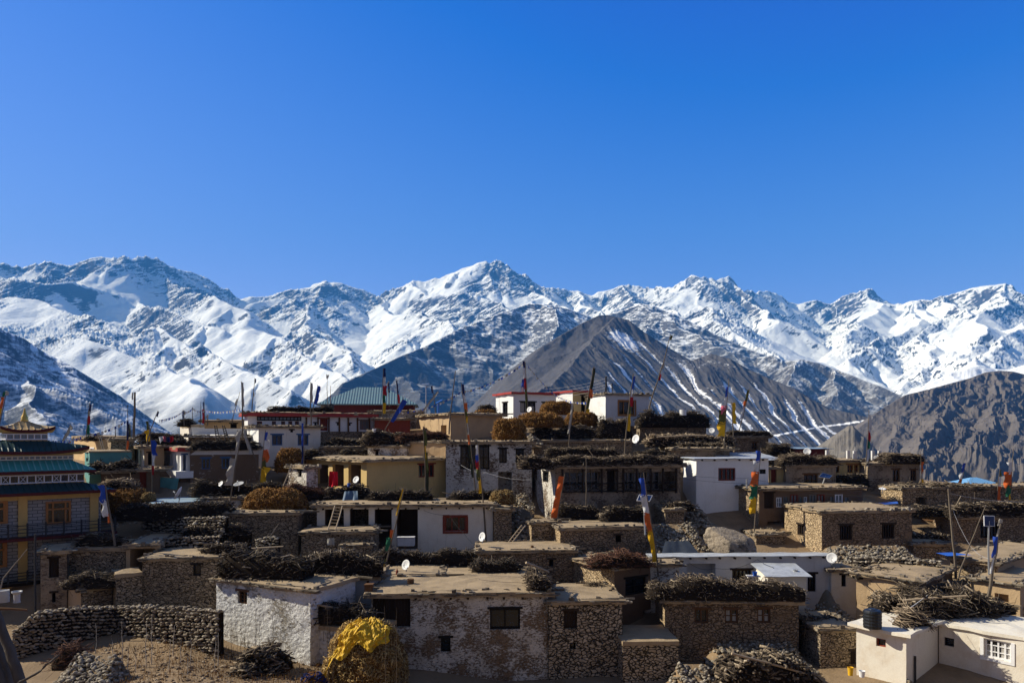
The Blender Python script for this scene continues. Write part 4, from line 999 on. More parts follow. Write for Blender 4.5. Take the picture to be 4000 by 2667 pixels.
def flagpole(label, top, base, Y, bands=(), r=.045, bend=.012, side=-1, group='prayer flag poles', name='prayer_flag_pole', cat='flagpole', mat='old_pole', rag=0, tilt=0.0, thin=.45):
    """pole from base to top (photo points at distance Y); bands: (t0, t1, width px, colour) with t from 0 at the base to 1 at the top"""
    A = P(*base, Y); B = P(*top, Y - tilt); t_ = thing(name, label, cat, tuple(A), group); L = (B - A).length; dr = (B - A).normalized()
    lat = Vector((dr.z, 0, -dr.x)).normalized(); n = 9; pts = []; ph = random.uniform(0, 6)
    for i in range(n):
        t = i / (n - 1); p = A.lerp(B, t) + lat * (math.sin(t * 3.1 + ph) - math.sin(ph) * (1 - t) - math.sin(3.1 + ph) * t) * L * bend + lat * random.uniform(-1, 1) * r * .35 * (0 < i < n - 1)
        pts.append(p)
    pts[0] = pts[0] - Vector((0, 0, .4)); mb = MB(); mb.tube(pts, r, r * thin, 6); mb.build('pole', mat, t_)
    def on(t):
        x = t * (n - 1); i = min(int(x), n - 2); return pts[i].lerp(pts[i + 1], x - i)
    if bands:
        mb = MB(); cols = []; ph = random.uniform(0, 6)
        for (t0, t1, w, colr) in bands:
            if colr not in cols: cols.append(colr)
            m = cols.index(colr); k = max(3, int((t1 - t0) * L / .16)); W0, W1 = (w if isinstance(w, tuple) else (w, w)); nx = 4; rows = []
            for j in range(k + 1):
                t = t0 + (t1 - t0) * j / k; c = on(t); W = (W0 + (W1 - W0) * (1 - j / k)) / F * Y; fl = 0.92 + .07 * math.sin(t * 29 + ph); row = []
                for i in range(nx + 1):
                    s_ = i / nx; out = lat * (side * (r * .6 + W * fl * s_)); dy = (math.sin(t * L * 3.2 + ph + s_ * 2.5) * .5 + math.sin(t * L * 7.1 + s_ * 5)) * min(W, .5) * .30 * s_
                    row.append(mb.vert(c + out + Vector((0, dy - r * .8, -W * .10 * s_ * s_ + math.sin(s_ * 7 + t * 23) * .02))))
                rows.append(row)
            for a, b in zip(rows[:-1], rows[1:]):
                for i in range(nx): mb.f.append((a[i], a[i + 1], b[i + 1], b[i])); mb.m.append(m)
        mb.build('flag', ['cloth_' + c for c in cols], t_, smooth=True)
    if rag:
        mb = MB(); p = pts[-1]
        for _ in range(6):
            q = p + Vector((random.uniform(-.05, .05), random.uniform(-.05, .05), random.uniform(-.25, .06))); mb.box(q, lat * random.uniform(.06, .16) * random.choice((-1, 1)), Vector((0, .03, .01)), Vector((random.uniform(-.05, .05), 0, -random.uniform(.1, .3))), 0, .02)
        mb.build('rag', 'cloth_rag', t_)
    return t_

def dish(label, px, py, rp, Y, az, el=25, mat='dish_white', foot=None, name='satellite_dish', group='satellite dishes on the roofs', squash=1.0):
    """az: degrees from facing the camera, positive turns to the right"""
    c = P(px, py, Y); r = rp / F * Y; a = R(az); e = R(el); ax = Vector((math.sin(a) * math.cos(e), -math.cos(a) * math.cos(e), math.sin(e)))
    ft = P(foot[0], foot[1], Y) if foot else c - Vector((0, 0, r * 1.35)); t_ = thing(name, label, 'satellite dish', tuple(ft), group)
    mb = MB(); prof = [(0.02 * r, 0), (r * .35, r * .03), (r * .7, r * .115), (r, r * .235), (r * 1.02, r * .225), (r * .98, r * .19), (r * .6, r * .05), (0.02, -.03 * r)]
    mb.lathe(c - ax * r * .12, ax, prof, 22); mb.build('reflector', mat, t_, smooth=True)
    mb = MB(); lo = c - ax * r * .08 - Vector((0, 0, r * .85)); f = c + ax * r * .85 - Vector((0, 0, r * .15)); mb.tube([lo, f], .014, .012, 5)
    mb.build('feed_arm', 'steel', t_); mb = MB(); mb.tube([f, f - ax * .12], .05, .035, 8); mb.build('receiver', 'dish_white', t_)
    mb = MB(); mb.tube([c - ax * r * .1, c - ax * r * .3, ft], .028, .03, 6); mb.build('stand', 'steel', t_); return t_

def ladder(label, b0, b1, t0, t1, Yb, Yt, rungs=8, mat='pale_wood', r=.045):
    A, B, C_, D = P(*b0, Yb), P(*b1, Yb), P(*t0, Yt), P(*t1, Yt); t_ = thing('ladder', label, 'ladder', tuple((A + B) / 2), 'wooden ladders')
    for p, q in ((A, C_), (B, D)): mb = MB(); mb.tube([p, p.lerp(q, .5) + Vector((random.uniform(-.03, .03), 0, 0)), q], r, r * .8, 6); mb.build('rail', mat, t_)
    for i in range(rungs):
        t = (i + .7) / rungs * .97; mb = MB(); mb.tube([A.lerp(C_, t), B.lerp(D, t)], r * .7, r * .7, 5); mb.build('rung', mat, t_)
    return t_

def cable(label, pts, Ys, sag=.2, r=.014, mat='wire_black', name='power_cable', cat='cable', group='wires over the roofs', flags=0):
    w = [P(*p, y) for p, y in zip(pts, Ys)]; out = []
    for a, b in zip(w[:-1], w[1:]):
        for i in range(14): t = i / 14; out.append(a.lerp(b, t) - Vector((0, 0, sag * 4 * t * (1 - t))))
    out.append(w[-1]); mb = MB(); mb.tube(out, r, r, 4)
    if not flags: o = mb.build(name, mat, None, origin=out[0]); return tag(o, label, cat, group)
    fb = mb; cols = ['white', 'rag', 'white', 'blue', 'white', 'rag']
    tot = sum((q - p).length for p, q in zip(out[:-1], out[1:])); n = int(tot / flags); acc = 0; k = 0; nxt = flags
    for p, q in zip(out[:-1], out[1:]):
        L = (q - p).length
        while acc + L > nxt:
            c = p.lerp(q, (nxt - acc) / L) + Vector((0, 0, .01)); d = (q - p).normalized() * flags * random.uniform(.5, .75); h = random.uniform(.14, .24)
            fb.box(c, d, Vector((0, .012, 0)), Vector((random.uniform(-.06, .06), random.uniform(-.08, .08), -h)), 1 + k % len(set(cols)), .01); k += random.choice((1, 1, 2)); nxt += flags
        acc += L
    return tag(fb.build(name, [mat] + ['cloth_' + c for c in dict.fromkeys(cols)], None, False, out[0]), label, cat, group)

def simple(name, label, cat, mb, mat, origin, group=None, smooth=False):
    return tag(mb.build(name, mat, None, smooth, origin), label, cat, group)
# ------------------------------------------------------------------ the houses, front rows first
WSTY['strip'] = ('black_wood', 'pale_glass', 12, 1)
HS = {}
def H(key, *a, **k): HS[key] = House(*a, **k); return HS[key]
S_ = 'house'
# bottom right: cream house with a black tank on its roof, in two blocks
h = H('H51', 'cream_house', 'smooth cream annex with flat slab roof, small red window and stained wall, bottom right', S_, 3540, 2468, 2700, 37, 3665, pl=3345, yaw=40, wall='cream', left='cream_stained', roof='cream', over=.3, thick=.16, eave=False, dome=0, jit=.008,
  ops=[('L', 3422, 3460, 2493, 2525, 'red', dict(nx=1, lintel=False))])
mb = MB(); p = h.C + h.ex * .9 - h.ey * .07; mb.tube([p + Vector((0, 0, h.zt - 3.2)), p + Vector((0, 0, h.zt - 1.35))], .055, .055, 8); mb.build('drain_pipe', 'black_iron', h.t)
h = H('H51b', 'cream_house', 'cream house with white four pane casement window under a big woodpile shadow', S_, 4130, 2508, 2760, 35.5, 4230, pl=3668, yaw=40, wall='cream', left='cream_stained', roof='cream', over=.12, thick=.16, eave=False, dome=0, jit=.008,
  ops=[('L', 3688, 3727, 2490, 2523, 'dark', dict(nx=1, nz=1, lintel=False)), ('L', 3843, 3950, 2500, 2575, 'white', dict(nx=4, nz=3, lintel=False, outer=True, curtain=True))])
h = H('H41', 'peeling_house', 'large house with peeling white front and plank panel below a broad mud roof', S_, 1450, 2312, 2740, 40, 2140, yaw=3, depth=7.2, wall='white_peeling', beams=True, over=.3, thick=.26,
  ops=[('F', 1452, 1603, 2333, 2450, 'panel', dict(dep=.3)), ('F', 1914, 2032, 2377, 2457, 'dark', dict(nx=2, nz=1)), ('F', 1722, 1760, 2490, 2545, 'dark', dict(nx=1, nz=1))])
H('H41b', 'roof_room', 'low dark room sunk in the broad mud roof behind a satellite dish', S_, 1490, 2246, 2310, 44.2, 1725, yaw=3, depth=4, wall='brown_mud', over=.2, thick=.2, ops=[('F', 1500, 1590, 2262, 2295, 'hole', dict(dep=.8))])
H('H39', 'stone_house', 'tall house front of coursed brown stones with one boarded window beside the peeling house', S_, 2143, 2342, 2740, 40.3, 2430, yaw=3, depth=4.4, wall='field_stone', over=.18, ops=[('F', 2203, 2255, 2385, 2455, 'board'), ('F', 2225, 2250, 2508, 2535, 'hole', dict(dep=.5))])
H('H40', 'stone_annex', 'low stone annex with a shaded flat roof in front of the brown doorway', S_, 2433, 2503, 2740, 39.3, 2650, yaw=3, depth=3.4, wall='field_stone', over=.05, eave=False)
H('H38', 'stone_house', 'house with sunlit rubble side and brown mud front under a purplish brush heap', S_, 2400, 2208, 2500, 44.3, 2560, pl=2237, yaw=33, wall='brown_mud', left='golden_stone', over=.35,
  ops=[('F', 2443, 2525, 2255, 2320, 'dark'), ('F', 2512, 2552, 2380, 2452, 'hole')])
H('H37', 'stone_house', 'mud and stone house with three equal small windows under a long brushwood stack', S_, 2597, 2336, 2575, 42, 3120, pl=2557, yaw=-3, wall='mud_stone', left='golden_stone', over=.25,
  ops=[('F', 2713, 2767, 2378, 2433, 'brown', dict(nz=1)), ('F', 2832, 2884, 2378, 2433, 'brown', dict(nz=2, curtain=True)), ('F', 2958, 3010, 2376, 2433, 'brown', dict(nz=2, curtain=True))])
H('H36', 'white_house', 'long white house with a corrugated tin roof, an open garage bay and shaded front', S_, 2550, 2170, 2520, 47.3, 3245, yaw=2, depth=1.0, wall='white_grey', roof='tin', over=.22, thick=.05, eave=False, dome=0, beams=True, jit=.012,
  ops=[('F', 2683, 2795, 2200, 2275, 'hole', dict(dep=.9)), ('F', 2860, 2935, 2225, 2285, 'bars'), ('F', 3155, 3187, 2240, 2310, 'bars', dict(nx=3))])
H('H36b', 'lean_to', 'small pale shed with a bright tilted tin roof against the long white house', 'shed', 3000, 2243, 2340, 44.8, 3150, yaw=2, depth=2.0, wall='cream', roof='tin', over=.25, thick=.04, eave=False, dome=0, slope=.14, jit=.01)
H('H36c', 'roof_room', 'low mud roofed room at the left end of the long white house', S_, 2520, 2196, 2330, 45.9, 2652, yaw=2, depth=2.2, wall='white_worn', over=.2)
H('H35', 'grey_shed', 'narrow grey plastered shed with a single slit window right of the long white house', 'shed', 3247, 2216, 2470, 47.4, 3345, yaw=-2, depth=3.5, wall='cream', over=.3, ops=[('F', 3287, 3305, 2245, 2290, 'slit')])
H('H34', 'mud_house', 'tumbledown mud house with a cracked sunlit wall behind the black water tank', S_, 3600, 2262, 2440, 42, 3720, pl=3345, yaw=45, wall='brown_mud', left='tan_mud', over=.25)
H('H33', 'mud_house', 'flat roofed mud house with a broad sunlit terrace below the solar panel', S_, 3895, 2192, 2300, 45.5, 4090, pl=3712, yaw=40, wall='tan_mud', left='golden_stone', over=.25, ops=[('F', 3925, 3990, 2240, 2275, 'hole', dict(dep=1))])
H('H33b', 'mud_house', 'low earth walled yard building at the right edge below the sunlit terrace', S_, 3985, 2275, 2400, 42.5, 4100, pl=3790, yaw=40, wall='tan_mud', left='tan_mud', over=.2, ops=[('L', 3830, 3860, 2315, 2345, 'hole', dict(dep=.6)), ('L', 3885, 3940, 2318, 2352, 'hole', dict(dep=.6))])
# white rough house and its balcony
H('H42', 'whitewashed_house', 'whitewashed rough stone house with one small brown window, raking sun on its front', S_, 845, 2252, 2600, 41.2, 1212, yaw=-27, depth=3.6, wall='white_rough', over=.2, jit=.025,
  ops=[('F', 928, 965, 2308, 2358, 'brown', dict(nx=2, nz=3))])
H('H42b', 'balcony_house', 'recessed white house wall with a wide dark curtained window above a brushwood balcony', S_, 1180, 2250, 2600, 42.3, 1472, yaw=2, depth=3.5, wall='white_grey', over=.2, beams=True, ops=[('F', 1287, 1380, 2296, 2368, 'dark', dict(nx=3, nz=1, curtain=True))])
H('H42c', 'whitewashed_annex', 'lower whitewashed wall with a tiny square hole under the brushwood balcony', S_, 1205, 2432, 2600, 39.0, 1440, yaw=-24, depth=2.4, wall='white_rough', roof='mud_roof', over=.05, jit=.025, eave=False, ops=[('F', 1216, 1232, 2450, 2468, 'hole', dict(dep=.4))])
H('H43', 'stone_house', 'stone and mud house with one black window between the whitewashed house and the stone pillar', S_, 556, 2176, 2420, 44.3, 848, yaw=6, depth=4.0, wall='dark_stone', over=.12, ops=[('F', 753, 785, 2205, 2248, 'dark', dict(nx=1, nz=1))])
H('H44a', 'plastered_house', 'house with a tall dark shutter and whitewash stains next to the temple', S_, 158, 2150, 2420, 44.2, 262, yaw=24, depth=3, wall='grey_mud', over=.25, ops=[('F', 191, 230, 2180, 2255, 'board'), ('F', 203, 217, 2315, 2352, 'slit')])
H('H44b', 'stone_house', 'dark dry stone house carrying a small brush stack left of the open porch', S_, 264, 2142, 2270, 45.6, 490, yaw=12, depth=4, wall='dark_stone', over=.12)
H('H44c', 'open_porch', 'open fronted mud porch with a black interior under a sunlit roof', S_, 492, 2122, 2270, 46.2, 618, yaw=10, depth=5, wall='tan_mud', over=.15, thick=.3, ops=[('F', 508, 606, 2140, 2240, 'hole', dict(dep=2.6))])
H('H45', 'stone_shed', 'stone shed with a small sunlit plaster side under a brush stack', 'shed', 316, 2296, 2400, 43, 437, pl=266, yaw=45, wall='dark_stone', left='tan_mud', over=.15)
H('H45b', 'stone_shed', 'square roofless stone shed with a thin sunlit edge between brush stack and taller wall', 'shed', 452, 2240, 2400, 43.3, 556, pl=438, yaw=34, wall='dark_stone', left='golden_stone', over=.02, eave=False)
# middle rows
H('H46', 'porch_house', 'white house with a shaded porch on square columns and one red window', S_, 1238, 1968, 2180, 52.6, 1925, yaw=4, depth=4.5, wall='cream', beams=True, inner='brown_mud', over=.35, thick=.25, jit=.015,  # brown interior: the porch's shade put into its colour
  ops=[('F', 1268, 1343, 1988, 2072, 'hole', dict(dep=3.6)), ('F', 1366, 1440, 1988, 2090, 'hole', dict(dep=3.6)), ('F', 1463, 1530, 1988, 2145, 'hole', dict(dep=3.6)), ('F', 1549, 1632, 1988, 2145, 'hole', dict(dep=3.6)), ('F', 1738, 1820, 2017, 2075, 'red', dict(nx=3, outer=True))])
H('H46b', 'stone_shed', 'dark stone end of the porch house in deep shade', 'shed', 1928, 1982, 2140, 53, 1998, yaw=4, depth=4, wall='dark_stone', over=.2)
H('H47', 'stone_terrace', 'stone terrace platform in front of the porch house with a ladder standing on it', 'terrace', 1177, 2074, 2180, 49.6, 1462, yaw=4, depth=2.7, wall='dark_stone', over=.1)
H('H47b', 'stone_terrace', 'low mud step against the front of the stone terrace', 'terrace', 1330, 2124, 2190, 48.8, 1455, yaw=4, depth=.6, wall='dark_stone', over=.05)
H('H48', 'stone_house', 'low stone house with a sunlit end and one square hole, under two firewood heaps', S_, 2190, 2058, 2215, 50, 2530, pl=2143, yaw=10, wall='mud_stone', left='golden_stone', over=.12, ops=[('F', 2405, 2427, 2090, 2117, 'slit')])
H('H48b', 'stone_shed', 'small dark stone shed with a narrow sunlit side beside the leaning ladder', 'shed', 2076, 2036, 2160, 51.7, 2186, pl=2056, yaw=12, wall='dark_stone', left='golden_stone', over=.1)
H('H49', 'mud_house', 'brown shaded mud wall with a sunlit narrow roof between two woodpiles', S_, 1868, 2146, 2360, 47.2, 2245, yaw=3, depth=3.6, wall='mud_stone', over=.15, ops=[('F', 2145, 2162, 2185, 2212, 'slit')])
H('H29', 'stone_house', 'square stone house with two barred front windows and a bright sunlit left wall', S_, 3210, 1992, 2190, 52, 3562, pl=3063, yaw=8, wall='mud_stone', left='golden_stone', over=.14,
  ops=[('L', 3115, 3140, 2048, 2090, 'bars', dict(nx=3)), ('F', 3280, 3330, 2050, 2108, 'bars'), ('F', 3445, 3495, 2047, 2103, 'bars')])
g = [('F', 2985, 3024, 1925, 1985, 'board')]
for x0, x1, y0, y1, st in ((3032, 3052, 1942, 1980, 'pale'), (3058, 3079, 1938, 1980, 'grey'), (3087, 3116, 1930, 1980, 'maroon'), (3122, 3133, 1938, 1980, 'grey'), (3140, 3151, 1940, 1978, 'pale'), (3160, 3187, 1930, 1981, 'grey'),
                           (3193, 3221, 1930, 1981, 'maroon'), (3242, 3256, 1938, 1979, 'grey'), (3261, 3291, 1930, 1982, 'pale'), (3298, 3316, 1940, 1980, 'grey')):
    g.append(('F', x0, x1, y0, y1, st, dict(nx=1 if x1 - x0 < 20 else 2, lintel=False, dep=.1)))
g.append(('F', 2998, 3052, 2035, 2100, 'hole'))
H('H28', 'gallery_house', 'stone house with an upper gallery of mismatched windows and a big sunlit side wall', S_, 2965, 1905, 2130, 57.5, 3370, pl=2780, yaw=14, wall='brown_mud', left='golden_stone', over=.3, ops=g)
H('H30', 'mud_house', 'long mud house under a thick brushwood rim at the right edge behind the solar panel', S_, 3722, 2014, 2170, 55.8, 4080, yaw=4, depth=5, wall='mud_stone', over=.15, ops=[('F', 3830, 3905, 2045, 2100, 'bars')])
H('H30b', 'window_bay', 'recessed bay with a sunlit multi pane wooden window between two stone houses', S_, 3708, 2010, 2170, 57.2, 3724, pl=3565, yaw=36, wall='mud_stone', left='golden_stone', over=.3, ops=[('L', 3592, 3680, 2034, 2084, 'brown', dict(nx=4, nz=2, outer=True))])
H('H31', 'stone_house', 'long low dark stone building with brush on top in front of the blue roof', S_, 3525, 1902, 2000, 61.8, 4090, pl=3440, yaw=10, wall='dark_stone', left='golden_stone', over=.12, ops=[('F', 3577, 3620, 1940, 1972, 'hole', dict(dep=.8))])
h = H('H20', 'tall_white_house', 'tall plain white house with a red shuttered window and a thin tin roof', S_, 2720, 1788, 2050, 60, 3002, pl=2668, yaw=6, wall='white_clean', roof='tin', over=.25, thick=.06, eave=False, dome=0, beams=True, jit=.01,
  ops=[('F', 2806, 2873, 1827, 1877, 'red', dict(lintel=False)), ('F', 2967, 2992, 1832, 1850, 'dark', dict(lintel=False))])
H('H21', 'tin_roofed_shed', 'shed with a long tilted pale tin roof behind the tall white house', 'shed', 2850, 1794, 1850, 64.5, 3052, yaw=6, depth=5, wall='dark_stone', roof='tin', over=.3, thick=.05, eave=False, dome=0, slope=.10)
H('H21b', 'mud_house', 'long low mud roof with a dark shaded front behind the tall white house', S_, 2640, 1748, 1810, 67, 2850, yaw=4, depth=4, wall='grey_mud', over=.4)
H('H22', 'mud_house', 'brown mud house with a dark double window and whitewash marks under a thick brush stack', S_, 3070, 1812, 1930, 63, 3265, yaw=4, depth=4, wall='grey_mud', over=.15, ops=[('F', 3140, 3195, 1852, 1898, 'brown', dict(nx=3))])
H('H22b', 'ochre_annex', 'tiny ochre annex with a red door beside the brown mud house', S_, 3006, 1822, 1930, 63.4, 3068, yaw=4, depth=3, wall='ochre', roof='mud_roof', over=.2, ops=[('F', 3012, 3034, 1828, 1892, 'reddoor')])
H('H23', 'ochre_house', 'ochre house with bright orange window posts below bare concrete pillars', S_, 3262, 1795, 1880, 67, 3388, yaw=4, depth=4, wall='ochre', over=.25, ops=[('F', 3310, 3333, 1815, 1846, 'orange', dict(nx=2)), ('F', 3337, 3353, 1815, 1846, 'orange', dict(nx=2)), ('F', 3357, 3374, 1815, 1846, 'orange', dict(nx=2)), ('F', 3266, 3279, 1815, 1846, 'orange', dict(nx=1))])
H('H24', 'grey_stone_house', 'weathered grey house with two narrow windows topped by brushwood, on the right skyline', S_, 3390, 1806, 1930, 66, 3592, yaw=3, depth=5, wall='grey_mud', over=.12, ops=[('F', 3487, 3515, 1833, 1880, 'brown'), ('F', 3557, 3580, 1835, 1877, 'brown')])
H('H25', 'mud_hut', 'little mud hut with one window and brush on its roof beside tall prayer flags', S_, 2868, 1702, 1790, 72.5, 3002, yaw=4, depth=4, wall='mud_stone', over=.2, ops=[('F', 2937, 2958, 1728, 1755, 'brown')])
H('H27', 'red_shed', 'dark red shed with a thin tin roof on the right skyline', 'shed', 3095, 1750, 1800, 80, 3236, yaw=3, depth=4, wall='maroon_paint', roof='blue_tin', over=.4, thick=.07, eave=False)
h = H('H19', 'veranda_house', 'house with a dark glazed veranda and a sunlit white end under firewood', S_, 2170, 1815, 2010, 57, 2658, pl=2078, yaw=12, wall='grey_mud', left='white_worn', over=.35, thick=.25,
  ops=[('L', 2120, 2142, 1842, 1882, 'dark', dict(nx=1, nz=2)), ('F', 2205, 2345, 1842, 1915, 'whitedark', dict(nx=5, nz=2, dep=.6, lintel=False)), ('F', 2371, 2408, 1838, 1922, 'board', dict(dep=.6)), ('F', 2436, 2585, 1842, 1915, 'whitedark', dict(nx=6, nz=2, dep=.6, lintel=False)), ('F', 2592, 2638, 1840, 1918, 'hole', dict(dep=1.2))])
for px in (2196, 2275, 2349, 2410, 2434, 2486, 2540, 2588, 2640):
    u = h.u_at(px); z0 = (H0 - 1924) / F * (h.Y + u * h.s); mb = MB(); h.bar(mb, 'F', u - .06, u + .06, z0, h.ztw - .1, .02, .16); mb.build('veranda_post', 'dark_wood', h.t)
mb = MB(); u0, u1 = h.u_at(2196), h.u_at(2640); z0 = (H0 - 1924) / F * h.Y
for zz in (z0 + .02, z0 + .62): h.bar(mb, 'F', u0, u1, zz, zz + .09, .05, .13)
n = 9
for i in range(n):
    a, b = u0 + (u1 - u0) * i / n, u0 + (u1 - u0) * (i + 1) / n; O = h.C - h.ey * .09
    mb.tube([O + h.ex * a + Vector((0, 0, z0 + .1)), O + h.ex * b + Vector((0, 0, z0 + .62))], .025, .025, 4); mb.tube([O + h.ex * a + Vector((0, 0, z0 + .62)), O + h.ex * b + Vector((0, 0, z0 + .1))], .025, .025, 4)
mb.build('veranda_railing', 'black_wood', h.t)
H('H16', 'worn_house', 'two storey worn white house in shade with large dark openings below a haystack', S_, 1742, 1722, 1995, 62, 2078, yaw=5, depth=4, wall='white_worn', beams=True, over=.25,
  ops=[('F', 1798, 1912, 1742, 1832, 'dark', dict(nx=5, nz=2)), ('F', 1950, 1980, 1752, 1808, 'dark'), ('F', 2014, 2047, 1755, 1812, 'dark'), ('F', 1946, 2000, 1842, 1935, 'hole')])
h = H('H18', 'ochre_porch_house', 'ochre yellow house with a sunlit pillared porch and one dark red window', S_, 1433, 1792, 1985, 58, 1742, pl=1195, yaw=42, wall='ochre', over=.5, jit=.012, thick=.24, inner='brown_mud',  # brown interior stands for shade inside the porch
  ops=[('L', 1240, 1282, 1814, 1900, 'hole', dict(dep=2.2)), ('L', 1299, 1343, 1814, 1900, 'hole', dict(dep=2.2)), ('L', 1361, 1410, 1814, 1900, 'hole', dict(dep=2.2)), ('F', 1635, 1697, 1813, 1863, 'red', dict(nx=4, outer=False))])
H('H18b', 'stone_shed', 'small peeling white shed beside the ochre porch with a ladder against it', 'shed', 1197, 1820, 1920, 57, 1240, pl=1128, yaw=42, wall='white_peeling', over=.2, ops=[('L', 1165, 1178, 1838, 1862, 'dark', dict(nx=1))])
H('H17', 'tan_house', 'sunlit tan plastered upper room under a stack of twigs behind the ochre house', S_, 1588, 1722, 1800, 65, 1742, yaw=-26, depth=4, wall='tan_mud', over=.1)
H('H17b', 'patched_house', 'patchy white and stone wall behind the ochre house, left of the tan upper room', S_, 1437, 1738, 1800, 66, 1590, yaw=-20, depth=4, wall='white_peeling', over=.1, ops=[('F', 1466, 1478, 1760, 1778, 'slit')])
# upper left
h = H('H5', 'brown_house', 'brown mud house with flaked plaster and two blue windows under a brush stack', S_, 742, 1748, 1910, 61, 1010, yaw=22, depth=4, wall='brown_flaked', over=.25,
  ops=[('F', 788, 820, 1790, 1832, 'blue'), ('F', 866, 897, 1788, 1829, 'blue')])
h.band('plaster_band', 'white_grey', 1776, 1759, .012, 'F')
h = H('H4', 'balcony_house', 'small house with a sunlit white arched balcony and a dusty red roof band', S_, 707, 1745, 1930, 61, 742, pl=640, yaw=36, wall='white_clean', left='white_clean', over=.3, eave=False,
  ops=[('L', 645, 659, 1774, 1836, 'hole', dict(dep=1.2)), ('L', 664, 674, 1774, 1836, 'hole', dict(dep=1.2)), ('L', 679, 689, 1774, 1836, 'hole', dict(dep=1.2)), ('L', 693, 702, 1774, 1836, 'hole', dict(dep=1.2)), ('F', 715, 727, 1776, 1838, 'blue')])
h.band('roof_band', 'red_trim', 1763, 1748, .34); h.band('balcony_front', 'white_clean', 1866, 1839, .5); h.band('base_wall', 'brown_mud', 1945, 1868, .05)
H('H3', 'post_house', 'small house with sunlit whitewashed posts left of the red banded balcony', S_, 563, 1740, 1850, 62.5, 640, pl=508, yaw=38, wall='tan_mud', left='cream', over=.5, ops=[('L', 517, 525, 1758, 1825, 'hole', dict(dep=1)), ('L', 532, 540, 1758, 1825, 'hole', dict(dep=1)), ('L', 546, 553, 1758, 1825, 'hole', dict(dep=1)), ('F', 578, 592, 1768, 1815, 'slit')])
H('H3b', 'mud_house', 'shaded brown mud house with a red plank door below the whitewashed posts', S_, 500, 1830, 1945, 57.5, 625, yaw=26, depth=3.5, wall='brown_mud', over=.4, ops=[('F', 545, 572, 1846, 1905, 'reddoor')])
H('H2', 'stone_house', 'low dark stone house between the peach house and the tall bare poles', S_, 434, 1712, 1785, 63, 525, pl=421, yaw=36, wall='dark_stone', left='golden_stone', over=.1)
H('H1', 'peach_house', 'sunlit peach coloured house behind the temple roofs with a wood stack on top', S_, 382, 1702, 1790, 66, 505, pl=290, yaw=44, wall='peach', over=.2, eave=False, ops=[('L', 353, 367, 1752, 1764, 'pale', dict(nx=1))])
H('H1b', 'teal_house', 'faded teal painted wall beside the temple', S_, 350, 1760, 1850, 58, 514, pl=331, yaw=36, wall='teal_paint', over=.08, thick=.12, eave=False, ops=[('L', 336, 344, 1788, 1802, 'dark', dict(nx=1, nz=1, lintel=False))])
H('H7', 'blue_window_house', 'cream house with two bright blue windows and a sunlit white side', S_, 1010, 1661, 1830, 67, 1252, pl=956, yaw=30, wall='cream', left='white_clean', over=.25, thick=.2, jit=.015,
  ops=[('F', 1062, 1103, 1698, 1739, 'blue'), ('F', 1163, 1205, 1698, 1739, 'blue'), ('F', 1134, 1145, 1680, 1688, 'slit')])
g = [('F', 1003, 1177, 1626, 1643, 'strip', dict(dep=.08, lintel=False))]
for x0, x1 in ((1003, 1024), (1062, 1078), (1098, 1114), (1126, 1142), (1152, 1168)): g.append(('F', x0, x1, 1645, 1682, 'red', dict(nx=2, lintel=False)))
g += [('F', 1228, 1236, 1652, 1662, 'slit'), ('F', 1250, 1281, 1636, 1682, 'reddoor'), ('F', 1316, 1323, 1652, 1661, 'slit'), ('F', 1363, 1370, 1654, 1662, 'slit'), ('F', 1405, 1440, 1642, 1678, 'grey', dict(nx=3))]
h = H('H8', 'red_banded_house', 'large white house on the ridge with dark red roof band and red windows', S_, 968, 1608, 1800, 73, 1456, yaw=26, depth=3, wall='white_clean', over=.45, jit=.015, ops=g)
h.band('roof_band', 'red_trim', 1625, 1611, .5); h.band('stone_base', 'dark_stone', 1800, 1684, .07, 'F')
for px in (1196, 1242, 1284, 1325, 1360, 1396, 1442): u = h.u_at(px); mb = MB(); h.bar(mb, 'F', u - .08, u + .08, (H0 - 1684) / F * h.Y, h.ztw - .25, .02, .14); mb.build('front_post', 'brown_wood', h.t)
H('H6', 'cream_block', 'cream corner block topped by a wood stack, with a sunlit ribbed side, upper left skyline', S_, 748, 1658, 1720, 70, 800, pl=703, yaw=34, wall='cream', over=.05, eave=False)
H('H6b', 'terrace_house', 'mud house with a white walled roof terrace and black steps', S_, 737, 1699, 1775, 67.5, 968, yaw=24, depth=2.6, wall='mud_stone', roof='cream', over=.35, thick=.16)
H('H6c', 'roof_room', 'low roof room with an orange mud wall behind the white terrace', S_, 795, 1640, 1690, 75, 968, yaw=20, depth=4, wall='peach', over=.4, ops=[('F', 900, 925, 1655, 1672, 'slit')])
mb = MB(); A, ex, ey, L = frame_at(752, 966, 1699, 69, 24); mb.box(A, ex * L, ey * .18, Vector((0, 0, .62))); mb.box(A - ex * .1 - ey * .12 + Vector((0, 0, -.06)), ex * (L + .1), ey * .35, Vector((0, 0, .12)))
simple('parapet_wall', 'white parapet wall round the roof terrace beside black steps', 'wall', mb, 'white_grey', A)
H('H10', 'long_low_house', 'long low whitish house behind the ridge between the teal roof and the sloping mud roof', S_, 1452, 1603, 1670, 81, 1640, yaw=5, depth=5, wall='white_worn', over=.4)
H('H11', 'plank_hut', 'dark red plank hut with a flat earth roof below the teal roofed building', 'hut', 1463, 1632, 1700, 76, 1602, yaw=8, depth=3, wall='red_wood', over=.3)
H('H12', 'tan_mud_house', 'tan mud house with a long sloping roof edge on the ridge', S_, 1760, 1612, 1730, 73, 1962, pl=1602, yaw=28, wall='tan_mud', over=.35, ops=[('L', 1722, 1744, 1660, 1695, 'hole', dict(dep=1))])
